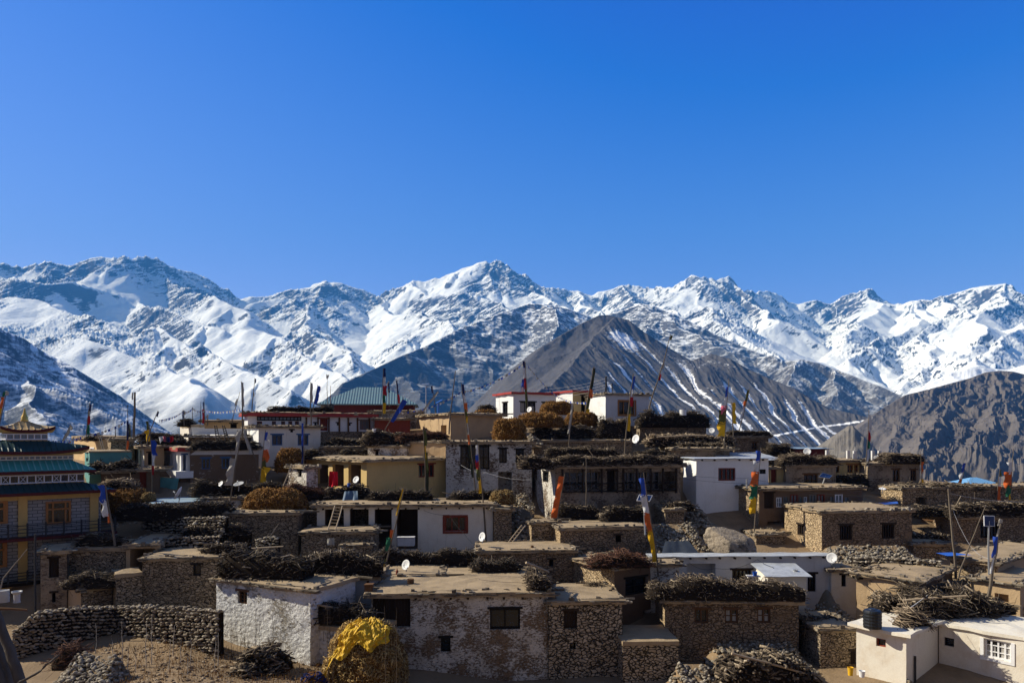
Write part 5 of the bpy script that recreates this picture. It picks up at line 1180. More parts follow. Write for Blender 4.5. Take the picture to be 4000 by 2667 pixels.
h = H('H13', 'white_house', 'clean white house with a red roof edge and dark framed windows, on the ridge top', S_, 2005, 1529, 1650, 79, 2172, pl=1937, yaw=25, wall='white_clean', left='white_clean', roof='red_trim', over=.3, thick=.24, eave=False, dome=0, jit=.006,
  ops=[('L', 1963, 1983, 1572, 1628, 'dark', dict(nx=2, nz=3)), ('F', 2032, 2092, 1570, 1610, 'dark', dict(nx=3, nz=1, curtain=True)), ('F', 2118, 2140, 1572, 1610, 'dark')])
H('H14', 'white_house', 'narrow white house with a red roof edge behind a haystack, between two larger white houses', S_, 2237, 1523, 1640, 81, 2302, pl=2167, yaw=27, wall='ochre', left='white_clean', roof='red_trim', over=.22, thick=.22, eave=False, dome=0, jit=.006, ops=[('F', 2270, 2286, 1545, 1610, 'slit')])
H('H15', 'white_grey_house', 'white and grey house with one wide orange framed window on the ridge', S_, 2366, 1535, 1680, 76, 2536, pl=2294, yaw=22, wall='white_grey', left='white_clean', over=.15, thick=.2, ops=[('F', 2418, 2480, 1566, 1620, 'orange', dict(nx=3, nz=1, outer=True))])
H('H23w', 'dark_stone_house', 'dark low stone house loaded with brushwood right of the orange framed window', S_, 2500, 1662, 1740, 74, 2758, yaw=6, depth=4.5, wall='dark_stone', over=.15)
H('H50', 'stone_house', 'dark stone house with a plank door and a big haystack on its roof', S_, 885, 2000, 2165, 50.8, 1165, yaw=6, depth=4.5, wall='dark_stone', over=.15, ops=[('F', 905, 985, 2066, 2135, 'board')])
H('H50b', 'tin_roofed_shed', 'low shed with a wide pale blue tin roof and a sunlit white end', 'shed', 612, 1962, 2020, 53, 795, pl=566, yaw=38, wall='cream', left='white_clean', roof='blue_tin', over=.3, thick=.05, eave=False, dome=0)
H('H50c', 'white_house', 'half hidden pale wall below a long brush stack, left of the big haystack', S_, 792, 1942, 2020, 55, 940, yaw=10, depth=3, wall='white_grey', over=.1)
H('H26', 'stone_house', 'low stone house under the ridge with a dark front and branches strewn on top', S_, 2085, 1718, 1800, 68.5, 2470, yaw=5, depth=5, wall='dark_stone', over=.15)
H('H19b', 'mud_house', 'dark low back room rising behind the veranda house under stacked firewood', S_, 2140, 1782, 1850, 61.5, 2480, yaw=8, depth=4, wall='dark_stone', over=.15)
H('H9c', 'mud_house', 'dark mud house in shade under a small stone rimmed roof above the ochre porch house', S_, 1255, 1790, 1850, 66, 1450, yaw=10, depth=3, wall='dark_stone', over=.2)

H('F1', 'stone_shed', 'shaded dark stone block below the glazed gallery, beside the sunlit square house wall', 'shed', 2955, 2082, 2210, 54.3, 3068, yaw=5, depth=2.5, wall='dark_stone', over=.1)
H('F2', 'stone_shed', 'dark stone hut in the lane between the long white house and the cream annex', 'shed', 3205, 2450, 2660, 40.2, 3352, yaw=2, depth=4, wall='dark_stone', over=.1, ops=[('F', 3322, 3346, 2542, 2620, 'board')])
H('F3', 'stone_shed', 'small dark stone hut below the window bay', 'shed', 3568, 2120, 2215, 52.5, 3716, yaw=3, depth=3, wall='dark_stone', over=.1)
H('F4', 'stone_wall_block', 'shaded stone block left of the tall white house base', 'shed', 2600, 1985, 2090, 55.5, 2672, yaw=5, depth=3, wall='dark_stone', over=.1)
H('F5', 'mud_house', 'narrow mud house with a flat roof between the teal wall and the red plank door', S_, 395, 1838, 1950, 56.8, 500, yaw=26, depth=2.5, wall='brown_mud', over=.3)
H('F6', 'stone_house', 'dark stone wall under the long brush stack, left of the red twig stack', S_, 940, 1938, 2030, 55.2, 1135, yaw=5, depth=3, wall='dark_stone', over=.1)
H('F7', 'stone_house', 'dark stone wall under the brush stack with the blue tarpaulin', S_, 1128, 1960, 2060, 54.8, 1440, yaw=5, depth=3, wall='dark_stone', over=.1)
H('F8', 'stone_house', 'dark stone house between the red banded house and the patchy white wall', S_, 1258, 1742, 1800, 68, 1440, yaw=8, depth=4, wall='dark_stone', over=.2)
H('F9', 'mud_house', 'mud house in shade below the tall white house and gallery house roof', S_, 2500, 1842, 1900, 64, 2668, yaw=5, depth=3, wall='dark_stone', over=.15)

# ------------------------------------------------------------------ hip roofs: the teal roofed building, the far blue roof
def hip(mb, A, ex, ey, L, D, z0, z1, o, ridge, m=0):
    a, b, c, d = A - ex * o - ey * o, A + ex * (L + o) - ey * o, A + ex * (L + o) + ey * (D + o), A - ex * o + ey * (D + o)
    for p in (a, b, c, d): p.z = z0
    r0 = A + ex * (L / 2 - ridge / 2) + ey * (D / 2); r1 = A + ex * (L / 2 + ridge / 2) + ey * (D / 2); r0.z = r1.z = z1
    mb.poly([a, b, r1, r0], m); mb.poly([b, c, r1], m); mb.poly([c, d, r0, r1], m); mb.poly([d, a, r0], m); k = Vector((0, 0, .12))
    for p, q in ((a, b), (b, c), (c, d), (d, a)): mb.poly([p - k, q - k, q, p], m)
    mb.poly([d - k, c - k, b - k, a - k], m)
mat_corrugated('teal_tin', (0.115, 0.20, 0.225), (0.19, 0.26, 0.27), R(-8), .5)
mat_corrugated('sky_tin', (0.16, 0.36, 0.60), (0.22, 0.42, 0.62), R(0), .6)
A, ex, ey, L = frame_at(1255, 1615, 1640, 86, 6); zt = (H0 - 1578) / F * 86; z1 = (H0 - 1511) / F * 90
t = thing('red_walled_hall', 'maroon walled hall with a teal corrugated hip roof on the ridge', 'building', tuple(A))
mb = MB(); mb.box(Vector((A.x, A.y, zt - 3)), ex * L, ey * 8, Vector((0, 0, 3.02))); mb.build('wall', 'maroon_paint', t)
mb = MB(); hip(mb, A, ex, ey, L, 8, zt + .02, z1, .5, L * .30); mb.build('roof', 'teal_tin', t)
for px in (1258, 1268, 1278): mb = MB(); q, _, _, l_ = frame_at(px, px + 6, 1602, 85.9, 6); mb.box(q - ey * .05, ex * l_, ey * .08, Vector((0, 0, .55))); mb.build('window', 'red_wood', t)
A, ex, ey, L = frame_at(3768, 3968, 1960, 92, 4); zt = (H0 - 1912) / F * 92
t = thing('blue_roofed_house', 'pale house with a bright blue tin roof beyond the village, far right', 'building', tuple(A))
mb = MB(); mb.box(Vector((A.x, A.y, zt - 3)), ex * L, ey * 6, Vector((0, 0, 3))); mb.build('wall', 'white_grey', t)
mb = MB(); hip(mb, A, ex, ey, L, 6, zt + .02, (H0 - 1864) / F * 95, .5, L * .12); mb.build('roof', 'sky_tin', t)
for px in (3820, 3835): mb = MB(); q, _, _, l_ = frame_at(px, px + 6, 1926, 91.9, 4); mb.box(q - ey * .04, ex * l_, ey * .06, Vector((0, 0, .4))); mb.build('window', 'glass', t)

# ------------------------------------------------------------------ the temple at the left
def temple():
    yaw = 42.0; a = R(yaw); ex = Vector((math.cos(a), math.sin(a), 0)); ey = Vector((-math.sin(a), math.cos(a), 0)); Y0 = 44.0
    t = thing('temple', 'tiered temple with green upturned roofs, golden top roof and yellow walls at the left edge', 'temple', tuple(P(96, 2400, 48)))
    ctr = P(96, 1700, 50.0); ctr.z = 0
    def zz(py, Y): return (H0 - py) / F * Y
    def ring(mb, hw, hd, z, o=None): return [ctr + ex * sx * hw + ey * sy * hd + Vector((0, 0, z)) for sx, sy in ((-1, -1), (1, -1), (1, 1), (-1, 1))]
    def tier(name, hw0, hd0, z0, hw1, hd1, z1, lift, mat, steep=1.6, th=.14, rib=None):
        """curved hip roof: eave half sizes hw0,hd0 at z0, top half sizes at z1; corners turned up by lift"""
        mb = MB(); n, k = 16, 8
        for side in range(4):
            sgn = ((1, 0, 0, -1), (0, 1, 1, 0), (-1, 0, 0, 1), (0, -1, -1, 0))[side]; rows = []
            for j in range(k + 1):
                s = j / k; hw, hd = hw0 + (hw1 - hw0) * s, hd0 + (hd1 - hd0) * s; zb = z0 + (z1 - z0) * (s ** steep); row = []
                for i in range(n + 1):
                    q = -1 + 2 * i / n; up = lift * (abs(q) ** 3.2) * (1 - s) ** 1.5; f_ = 1 + .035 * abs(q) ** 4 * (1 - s) * (lift > 0)
                    if side == 0: u, v = q * hw, -hd
                    elif side == 1: u, v = hw, q * hd
                    elif side == 2: u, v = -q * hw, hd
                    else: u, v = -hw, -q * hd
                    row.append(ctr + ex * u * f_ + ey * v * f_ + Vector((0, 0, zb + up)))
                rows.append(row)
            for A_, B_ in zip(rows[:-1], rows[1:]):
                for i in range(n): mb.poly([A_[i], A_[i + 1], B_[i + 1], B_[i]], 0)
            e = rows[0]; fz = Vector((0, 0, -th * 2.1)); inn = [ctr + (p - ctr) * .88 for p in e]
            for p in inn: p.z = z0 - th * 2.2
            for i in range(n): mb.poly([e[i] + fz, e[i + 1] + fz, e[i + 1], e[i]], 1); mb.poly([inn[i], inn[i + 1], e[i + 1] + fz, e[i] + fz], 2)
            # ribs of the sheet metal
            u = -hw0 if side in (0, 2) else -hd0; L = hw0 if side in (0, 2) else hd0
            m_ = int(2 * L / .34)
            for r_ in range(1, m_):
                q = -1 + 2 * r_ / m_; pts = []
                for j in range(k + 1):
                    s = j / k; hw, hd = hw0 + (hw1 - hw0) * s, hd0 + (hd1 - hd0) * s; top = (hw if side in (0, 2) else hd); w = q * L
                    if abs(w) > top: break
                    up = lift * (abs(w / top) ** 3.2) * (1 - s) ** 1.5; zb = z0 + (z1 - z0) * (s ** steep) + up
                    if side == 0: c = ctr + ex * w - ey * hd
                    elif side == 1: c = ctr + ex * hw + ey * w
                    elif side == 2: c = ctr - ex * w + ey * hd
                    else: c = ctr - ex * hw - ey * w
                    pts.append(c + Vector((0, 0, zb + .015)))
                if len(pts) > 1 and side in (0, 3): mb.tube(pts, .045, .045, 4, 3 if rib else 0, False)
        return mb.build(name, [mat, 'dark_red', 'yellow_wall'] + ([rib] if rib else []), t)
    def body(name, hw, hd, z0, z1, mat):
        mb = MB(); r0, r1 = ring(mb, hw, hd, z0), ring(mb, hw, hd, z1)
        for i in range(4): mb.poly([r0[i], r0[(i + 1) % 4], r1[(i + 1) % 4], r1[i]], 0)
        mb.poly(r1, 0); return mb.build(name, mat, t)
    def glaz(name, hw, hd, z0, z1, n, pane, frame, cross=False):
        mp, mf = MB(), MB()
        for O, eu, nn, L in ((ctr - ex * hw - ey * hd, ex, -ey, 2 * hw), (ctr - ex * hw + ey * hd, -ey, -ex, 2 * hd)):
            m = max(2, int(n * L / (2 * hw))); w = L / m
            for i in range(m):
                mp.box(O + eu * (i * w + .06) + nn * .005 + Vector((0, 0, z0 + .05)), eu * (w - .12), nn * .02, Vector((0, 0, z1 - z0 - .1)))
                mf.box(O + eu * (i * w - .035) + nn * .012 + Vector((0, 0, z0)), eu * .07, nn * .05, Vector((0, 0, z1 - z0)))
                if cross and i % 2:
                    c0 = O + eu * (i * w + .1) + nn * .035; mf.tube([c0 + Vector((0, 0, z0 + .1)), c0 + eu * (w - .2) + Vector((0, 0, z1 - .1))], .02, .02, 4); mf.tube([c0 + Vector((0, 0, z1 - .1)), c0 + eu * (w - .2) + Vector((0, 0, z0 + .1))], .02, .02, 4)
            for zq in (z0, z1 - .07): mf.box(O + nn * .011 + Vector((0, 0, zq)), eu * L, nn * .045, Vector((0, 0, .07)))
        w_ = mf.build(name, frame, t); p = mp.build('pane', pane, None, origin=t['_o']); p.location = (0, 0, 0); p.parent = w_
    # half sizes measured on the photograph at this distance
    z = dict(fin=zz(1592, 50), apex=zz(1640, 50), e1=zz(1690, 49), c1t=zz(1693, 49), c1b=zz(1722, 49), e2=zz(1776, 48.2), c2t=zz(1780, 48.4), c2b=zz(1797, 48.4), e3=zz(1852, 47.7), g_t=zz(1855, 47.9), g_b=zz(1889, 47.9), e4=zz(1936, 47), w_b=zz(2400, 46.5))
    K = .77; dz = .2
    tier('golden_roof', 1.95 * K, 1.75 * K, z['e1'] + dz, .08, .08, z['apex'], .26, 'gold_tin', 1.45, .09)
    body('lantern', 1.5 * K, 1.35 * K, z['c1b'] - .2, z['e1'] + .05, 'yellow_wall'); glaz('lantern_window', 1.51 * K, 1.36 * K, z['c1b'] + .08, z['c1t'], 7, 'pale_glass', 'white_paint')
    mb = MB(); s_ = z['fin'] - z['apex']
    mb.lathe(ctr + Vector((0, 0, z['apex'] - .1)), (0, 0, 1), [(.26 * s_, 0), (.30 * s_, .12 * s_), (.24 * s_, .2 * s_), (.27 * s_, .36 * s_), (.2 * s_, .42 * s_), (.21 * s_, .5 * s_), (.13 * s_, .56 * s_), (.15 * s_, .66 * s_), (.09 * s_, .72 * s_), (.11 * s_, .82 * s_), (.06 * s_, .88 * s_), (.07 * s_, .98 * s_), (.01, 1.1 * s_)], 14); mb.build('finial', 'gold', t, True)
    tier('upper_roof', 4.25 * K, 3.0 * K, z['e2'] + dz, 1.6 * K, 1.45 * K, z['c1b'], .34, 'green_tin_shade', .75, .09)
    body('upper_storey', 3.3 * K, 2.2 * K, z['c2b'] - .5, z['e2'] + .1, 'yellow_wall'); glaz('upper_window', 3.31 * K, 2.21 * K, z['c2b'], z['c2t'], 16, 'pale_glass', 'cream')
    tier('middle_roof', 4.75 * K, 3.9 * K, z['e3'] + dz, 3.1 * K, 2.25 * K, z['c2b'] - .02, 0.0, 'green_tin', 1.0, .09, 'green_rib_sun')
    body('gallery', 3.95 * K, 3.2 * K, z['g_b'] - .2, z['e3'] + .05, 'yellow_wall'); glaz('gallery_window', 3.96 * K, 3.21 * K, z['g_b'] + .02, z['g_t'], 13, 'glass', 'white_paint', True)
    tier('lower_roof', 6.0 * K, 5.2 * K, z['e4'] + dz, 3.9 * K, 3.15 * K, z['g_b'] - .02, 0.0, 'green_tin_shade', 1.0, .09)
    # walls: block panels between yellow columns
    W, D = 4.75 * .82, 4.0 * .8; O = ctr - ex * W - ey * D
    mb = MB()
    for (A_, eu, L) in ((O, ex, 2 * W), (O + ey * 2 * D, -ey, 2 * D), (O + ex * 2 * W, ey, 2 * D)):
        mb.poly([A_ + Vector((0, 0, z['w_b'])), A_ + eu * L + Vector((0, 0, z['w_b'])), A_ + eu * L + Vector((0, 0, z['e4'])), A_ + Vector((0, 0, z['e4']))])
    o = mb.build('wall', 'block_wall', t); uv = o.data.uv_layers.new(name='UVMap')
    for pl in o.data.polygons:
        for li, (cu, cv) in zip(pl.loop_indices, ((0, z['w_b']), (7.8, z['w_b']), (7.8, z['e4']), (0, z['e4']))): uv.data[li].uv = (cu, cv)
    def fu(px): k = (px - 2000) / F; return (k * O.y - O.x) / (ex.x - k * ex.y)
    def fz_(py, u): return (H0 - py) / F * (O.y + ex.y * u)
    def fb(mb, u0, u1, z0, z1, d0, d1): mb.box(O + ex * u0 - ey * d0 + Vector((0, 0, z0)), ex * (u1 - u0), -ey * (d1 - d0), Vector((0, 0, z1 - z0)))
    uc = 2 * W
    for u in (fu(350), fu(70), fu(-190)): mb = MB(); fb(mb, u, u + .5, z['w_b'], z['e4'], .003, .14); mb.build('column', 'yellow_wall', t)
    for za, zc in ((z['e4'] - .3, z['e4']), (fz_(2345, 5), fz_(2270, 5))): mb = MB(); fb(mb, 0, uc + .05, za, zc, .004, .09); mb.build('yellow_band', 'yellow_wall', t)
    mb = MB(); zr = fz_(2095, 5); fb(mb, -.2, uc + .7, zr, zr + .18, .0, 1.25); mb.build('balcony_floor', 'dark_red', t)
    mb = MB(); zr2 = fz_(2262, 5); fb(mb, -.2, uc + .5, zr2, zr2 + .15, .0, 1.1); mb.build('balcony_floor', 'black_wood', t)
    for zb_, hh in ((zr + .18, .88), (zr2 + .15, .75)):
        mb = MB()
        for q in (.05, .35, .6, .86): fb(mb, -.2, uc + .6, zb_ + hh * q, zb_ + hh * q + .05, 1.12, 1.17)
        for i in range(8): u = uc + .55 - i * 1.0; fb(mb, u, u + .09, zb_, zb_ + hh + .05, 1.1, 1.19)
        mb.build('railing', 'black_iron', t)
    for (p0, p1, y0, y1) in ((178, 276, 1956, 2045), (-40, 30, 1956, 2045), (-40, 27, 2110, 2215)):
        u0, u1 = fu(p0), fu(p1); za, zb_ = fz_(y1, (u0 + u1) / 2), fz_(y0, (u0 + u1) / 2); mf = MB(); b = .13
        for q in ((u0, u0 + b, za, zb_), (u1 - b, u1, za, zb_), (u0 + b, u1 - b, zb_ - b, zb_), (u0 + b, u1 - b, za, za + b), (u0 + b, u1 - b, za + (zb_ - za) * .62, za + (zb_ - za) * .62 + b * .8),
                  (u0 + (u1 - u0) * .24, u0 + (u1 - u0) * .24 + b * .8, za + b, zb_ - b), (u0 + (u1 - u0) * .74, u0 + (u1 - u0) * .74 + b * .8, za + b, zb_ - b)): fb(mf, *q, .02, .12)
        w_ = mf.build('window', 'orange_wood', t); mp = MB(); fb(mp, u0 + .02, u1 - .02, za + .02, zb_ - .02, .004, .03); p = mp.build('pane', 'glass', None, origin=t['_o']); p.location = (0, 0, 0); p.parent = w_
mat_plain('gold_tin', (0.42, 0.29, 0.13), 0.5, 0.3, 3, 0.4, bump=0)
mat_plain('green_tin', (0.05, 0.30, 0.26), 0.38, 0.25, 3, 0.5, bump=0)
mat_plain('green_rib_sun', (0.20, 0.46, 0.42), 0.35, 0.2, 3, 0.5, bump=0)  # sunny side of the ribs painted as a paler green
mat_plain('green_tin_shade', (0.008, 0.042, 0.046), 0.5, 0.3, 3, 0.3, bump=0)  # shade on the steep and covered tiers put into a darker green
temple()
# ------------------------------------------------------------------ brushwood and firewood on the roofs
for a in (
 ('thick brush stack along the roof of the whitewashed house', 842, 1180, 2160, 2254, 40.6, 1.6, -12),
 ('thick dark brush stack over the recessed white wall with curtained window', 1178, 1490, 2158, 2254, 41.7, 1.5, 2),
 ('brush heap on the small balcony under the curtained window', 1152, 1442, 2356, 2432, 38.7, 1.3, -12),
 ('long brush hedge behind the satellite dish on the broad mud roof', 1425, 1885, 2146, 2226, 47.2, 1.2, 3),
 ('twisted branches at the back corner of the broad mud roof', 1838, 2030, 2180, 2252, 45.2, 1.2, 3),
 ('pale branches heaped at the right edge of the broad mud roof', 2062, 2158, 2225, 2318, 40.2, 3.6, 3),
 ('small branch heap on the tall stone house front', 2290, 2385, 2278, 2322, 43.4, .9, 3),
 ('long dense brushwood stack above three equal small windows', 2535, 3157, 2262, 2342, 41.5, 1.7, -3),
 ('brush stack over the small sunlit plaster side of a stone shed', 233, 442, 2242, 2304, 42.6, 1.5, 10),
 ('little brush stack on the dark stone house beside the temple', 285, 482, 2086, 2144, 45.8, 1.4, 10),
 ('dark sticks on the mud yard above the black square window', 775, 965, 2128, 2170, 45.2, 1.2, 4),
 ('wide heap of brush above the sunlit stone terrace wall left of the haystack', 440, 905, 1968, 2034, 50.3, 1.6, 3),
 ('brush laid on the wall below the sunlit terrace stones', 705, 965, 2056, 2094, 49.0, 1.1, 3),
 ('long brush stack below the brown flaked house', 740, 1135, 1884, 1942, 55.6, 1.4, 5),
 ('brush stack with a blue tarpaulin below the ochre porch', 1255, 1448, 1893, 1965, 55.3, 1.4, 5),
 ('brush stack under the dark red window of the ochre house', 1432, 1692, 1912, 1968, 54.6, 1.4, 4),
 ('brush stack behind the right end of the porch house roof', 1757, 1990, 1916, 1968, 55.2, 1.3, 4),
 ('brush stack on the brown flaked house with two blue windows', 748, 1010, 1718, 1757, 60.6, 1.8, 20),
 ('wood stack on the cream corner block', 694, 764, 1638, 1664, 69.7, 1.4, 30),
 ('low dark brush along the roof behind the laundry', 520, 708, 1690, 1716, 68, 1.4, 10),
 ('low brush below the laundry beside the leaning pole', 525, 735, 1714, 1744, 64.5, 1.2, 8),
 ('wood stack on the peach house', 334, 402, 1694, 1720, 65.4, 1.2, 30),
 ('flat brush stack on the roof of the red banded house', 1045, 1305, 1583, 1610, 75.5, 1.4, 22),
 ('dark twig stack over the patchy white and stone wall', 1412, 1585, 1680, 1740, 65.2, 1.8, 4),
 ('low brush behind the blue windowed house and haystack', 1178, 1262, 1752, 1792, 63.5, 1.3, 6),
 ('stone edged brush strip above the ochre porch roof', 1330, 1520, 1752, 1780, 66.5, 1.2, 6),
 ('dark branches beside the white red edged house', 1862, 1940, 1580, 1612, 77.5, 1.2, 0),
 ('shaggy brush stack on the sunlit white end of the veranda house', 2038, 2172, 1780, 1832, 55.8, 2.4, 12),
 ('long firewood rim over the dark glazed veranda', 2165, 2672, 1782, 1822, 56.4, 1.6, 12),
 ('upper firewood stack behind the veranda house roof', 2132, 2425, 1738, 1792, 60.8, 1.6, 6),
 ('sunlit firewood heap at the right end of the veranda house roof', 2478, 2650, 1756, 1800, 61, 1.5, 6),
 ('tangle of branches below the ridge haystacks', 2080, 2335, 1660, 1722, 69.5, 1.6, 4),
 ('branches strewn below the white and grey house', 2330, 2475, 1636, 1722, 71.5, 1.5, 4),
 ('big brushwood stack right of the orange framed window house', 2498, 2776, 1608, 1668, 73.4, 2.2, 6),
 ('brush on the little mud hut beside tall prayer flags', 2838, 3018, 1682, 1706, 72.2, 1.6, 4),
 ('brush heap falling away right of the little mud hut', 2992, 3110, 1732, 1792, 70.5, 1.4, 4),
 ('thick brush stack on the brown house with whitewash marks', 3052, 3278, 1776, 1816, 62.6, 1.7, 4),
 ('dark brush stack under the orange window posts', 3262, 3402, 1846, 1908, 64.6, 1.5, 4),
 ('brush crown on the weathered grey house on the right skyline', 3462, 3618, 1764, 1811, 65.4, 2.2, 3),
 ('brush stack above the sunlit recessed window bay', 3548, 3722, 1970, 2018, 56.2, 1.7, 4),
 ('long brush rim on the mud house behind the solar panel', 3716, 4075, 1964, 2022, 55.4, 1.7, 4),
 ('low brush on the long dark stone building before the blue roof', 3530, 3860, 1890, 1924, 61.9, 1.8, 8),
 ('firewood heap on the flat roof right of the orange cloth', 2170, 2350, 1966, 2040, 53.8, 1.5, 6),
 ('pale firewood heap below the small tilted solar panel', 2352, 2545, 1976, 2062, 52.4, 1.6, 8)):
    lab, x0, x1, y0, y1, Y, T, yw = a; q = random.choice((.55, .7, .85, 1.05)); pile(lab, x0, x1, y0, y1, Y, T, yw, random.choice(('brushwood', 'black_brush', 'black_brush', 'grey_brush')), along=random.choice((.15, .3, .6)), rad=(.014 * q, .044 * q), dens=44 / q, length=(.4, random.choice((.75, 1.0))), mess=random.choice((.6, .85, 1.15)))
pile('long sticks piled behind the cream house and black tank', 3560, 3930, 2300, 2452, 39.6, 2.6, 8, hump=.7, dens=42, length=(.6, 1.6), mess=1.6)
pile('tied bundle of straight pale sticks on the cream house roof', 3538, 3645, 2392, 2466, 37.6, 1.0, 20, 'split_wood', hump=.6, along=.0, rad=(.014, .03), length=(.8, 1.3))
pile('grey sticks on the mud house right of the tank', 3430, 3560, 2340, 2440, 41, 1.4, 10, hump=.7)
pile('dark split logs heaped at the bottom edge below the three window house', 2815, 3215, 2590, 2700, 37.3, 2.0, 4, 'brushwood', name='log_heap', rad=(.035, .085), length=(.4, .8), along=.25, dens=40, hump=.4)
pile('dark wood heap in the bare garden in front of the whitewashed house', 905, 1085, 2528, 2648, 36.2, 1.8, -10, hump=.4, rad=(.02, .07))
pile('dark wood heap at the foot of the garden wood stack', 870, 985, 2600, 2690, 35.0, 1.2, -10, hump=.5, rad=(.02, .07))
pile('rounded heap of purplish brush on the sunlit stone house roof', 2308, 2545, 2166, 2220, 43.6, 1.9, 4, 'red_brush', hump=.6, rad=(.010, .022), length=(.5, 1.1), dens=75)
pile('reddish twig stack below the ochre porch and ladder', 1112, 1262, 1896, 1960, 55, 1.4, 6, 'red_brush', rad=(.012, .028), dens=70)
pile('reddish twig stack over the tan upper room', 1560, 1750, 1682, 1728, 64.4, 1.8, 4, 'red_brush', rad=(.012, .028), dens=70)
pile('sunlit split wood along the terrace under the little mud hut', 2528, 2872, 1698, 1745, 69, 1.6, 3, 'split_wood', dens=40, rad=(.02, .06))
pile('brown brush stack behind the dark red temple eave', 365, 535, 1876, 1935, 54, 2.0, 10, 'split_wood', rad=(.014, .035), dens=50)
pile('dark brush below the teal wall', 345, 530, 1800, 1850, 56.5, 1.6, 14)

# ------------------------------------------------------------------ hay
hay('round orange brown haystack on the dark stone house', 930, 1162, 1915, 2008, 52, 3.6, 0, n=2200)
hay('orange brown haystack beside the blue windowed house', 1062, 1172, 1752, 1846, 62.6, 2.6, n=1300)
hay('tall haystack on the roof above the worn two storey house', 1926, 2052, 1634, 1732, 64, 2.6, n=1500, boxy=3.2)
hay('long low haystack on the ridge behind the tall haystack', 2022, 2204, 1610, 1668, 69, 3.2, n=1300)
hay('haystack in front of the narrow white house', 2114, 2242, 1566, 1618, 75.5, 2.6, n=1100)
hay('shaded haystack below the white and grey house', 2212, 2342, 1608, 1664, 72.4, 2.6, n=1100)
hay('thin strip of hay beside the white red edged house', 1852, 1940, 1600, 1622, 77, 1.4, n=500)
hay('big dark haystack in shade behind the temple corner', 372, 545, 1915, 2010, 53.2, 3.2, 0, n=1400)
hay('tiny pale hay heap beside the tin roofed shed', 545, 592, 1925, 1958, 53.6, 1, mat='pale_hay', n=350, tuft=(.1, .25))
hay('small olive hay heap behind the porch house roof', 1912, 2012, 1918, 1970, 54.4, 1.6, mat='pale_hay', n=600, tuft=(.12, .3))
fh = hay('large foreground haystack with a yellow tarpaulin over its top', 1240, 1562, 2462, 2745, 35.4, 3.6, 0, mat='straw', n=6500, group=None, tuft=(.10, .36), boxy=2.3)
HAY_TOP = hay.surf

# ------------------------------------------------------------------ loose stone and dry walls
dry_wall('long dry stone garden wall, partly sunlit, in front of the stone sheds', [(52, 2462), (140, 2395), (300, 2378), (550, 2372), (700, 2378), (850, 2392)], [(52, 2600), (300, 2590), (560, 2575), (850, 2565)], [(52, 38.8), (450, 41.6), (850, 37.7)], .18, .8)
dry_wall('dry stone terrace wall lit by the sun below a heap of brush', [(560, 2022), (700, 2024), (880, 2022)], [(560, 2092), (880, 2085)], [(560, 51.9), (880, 48.9)], .2, .6, mat='heap_stone')
dry_wall('low dark dry wall along the yard under the plank door', [(608, 2108), (700, 2100), (860, 2098)], [(608, 2170), (860, 2150)], [(608, 47.6), (860, 48.2)], .2, .5)
dry_wall('low sunlit dry wall edging the terrace left of the power pole', [(3343, 2178), (3480, 2184), (3680, 2192)], [(3343, 2240), (3680, 2236)], [(3343, 48.0), (3680, 45.6)], .18, .6, mat='heap_stone')
dry_wall('small pier of rubble stones beside the mud yard', [(1005, 2110), (1040, 2098), (1082, 2104)], [(1000, 2165), (1090, 2170)], [(1000, 47.4), (1090, 47.2)], .18, .7, mat='heap_stone')
rubble('heap of sunlit broken stones in the bottom left corner', 120, 430, 2590, 2740, 33.0, 2.2, .12, n=750)
rubble('rubble slope beside the pale boulder', 2500, 2785, 2050, 2150, 51.2, 2.6, .13)
rubble('rubble slope with a dark tarpaulin above the long tin roof', 2520, 2765, 2118, 2205, 49.0, 2.0, .13)
rubble('rubble in the gap between the worn house and the veranda house', 1960, 2120, 1985, 2098, 53.6, 2.4, .13)
rubble('shaded stones between the tall white wall and the cream house', 3250, 3420, 2420, 2590, 40.5, 3.0, .13)
rubble('heap of stones at the foot of the long brush stacked house', 2790, 3210, 2540, 2640, 39, 2.2, .13)
rubble('dark stones along the bottom edge below the stone annex', 2620, 2860, 2620, 2740, 37.0, 1.8, .13)
rubble('stones at the corner of the cream house', 3535, 3625, 2630, 2720, 36.3, .8, .16)
rubble('dark loose stones below the gallery house and boulder', 2960, 3080, 2100, 2190, 54, 1.8, .13)
rubble('stones on the bank under the veranda house wall', 2130, 2330, 1975, 2050, 54.6, 1.6, .13)
rubble('dark stony bank under the barred windows of the square stone house', 3240, 3640, 2140, 2205, 48.6, 2.2, .13)
rubble('shaded stone bank beside the grey shed and mud house', 3235, 3360, 2320, 2440, 43.5, 2.4, .13)
rubble('stony bank at the right edge below the sunlit terrace', 3690, 4040, 2280, 2380, 42.9, 2.2, .16, mat='heap_stone')
rubble('dark rocky bank above the ladder at the dark stone shed', 1985, 2110, 2080, 2150, 51.6, 1.6, .18)
rubble('dark stones below the haystack and brush stacks at the temple corner', 372, 560, 2000, 2095, 51.5, 2.6, .13)
# row of stones that weigh down the roof of the square stone house
for i, (px, py) in enumerate(((3232, 1990), (3360, 1991), (3385, 1988), (3403, 1990), (3428, 1987), (3484, 1992), (3530, 1991), (3548, 1990))):
    v, q = stones_arrays(np.array([tuple(P(px, py, 52.6))]), np.array([.2])); o = np_object('roof_stone', [(v, q, 0)], ['heap_stone'], None, tuple(P(px, py, 52.6)))
    tag(o, 'pale loose stone on the roof edge of the square stone house', 'stone', 'stones on the square stone house roof')
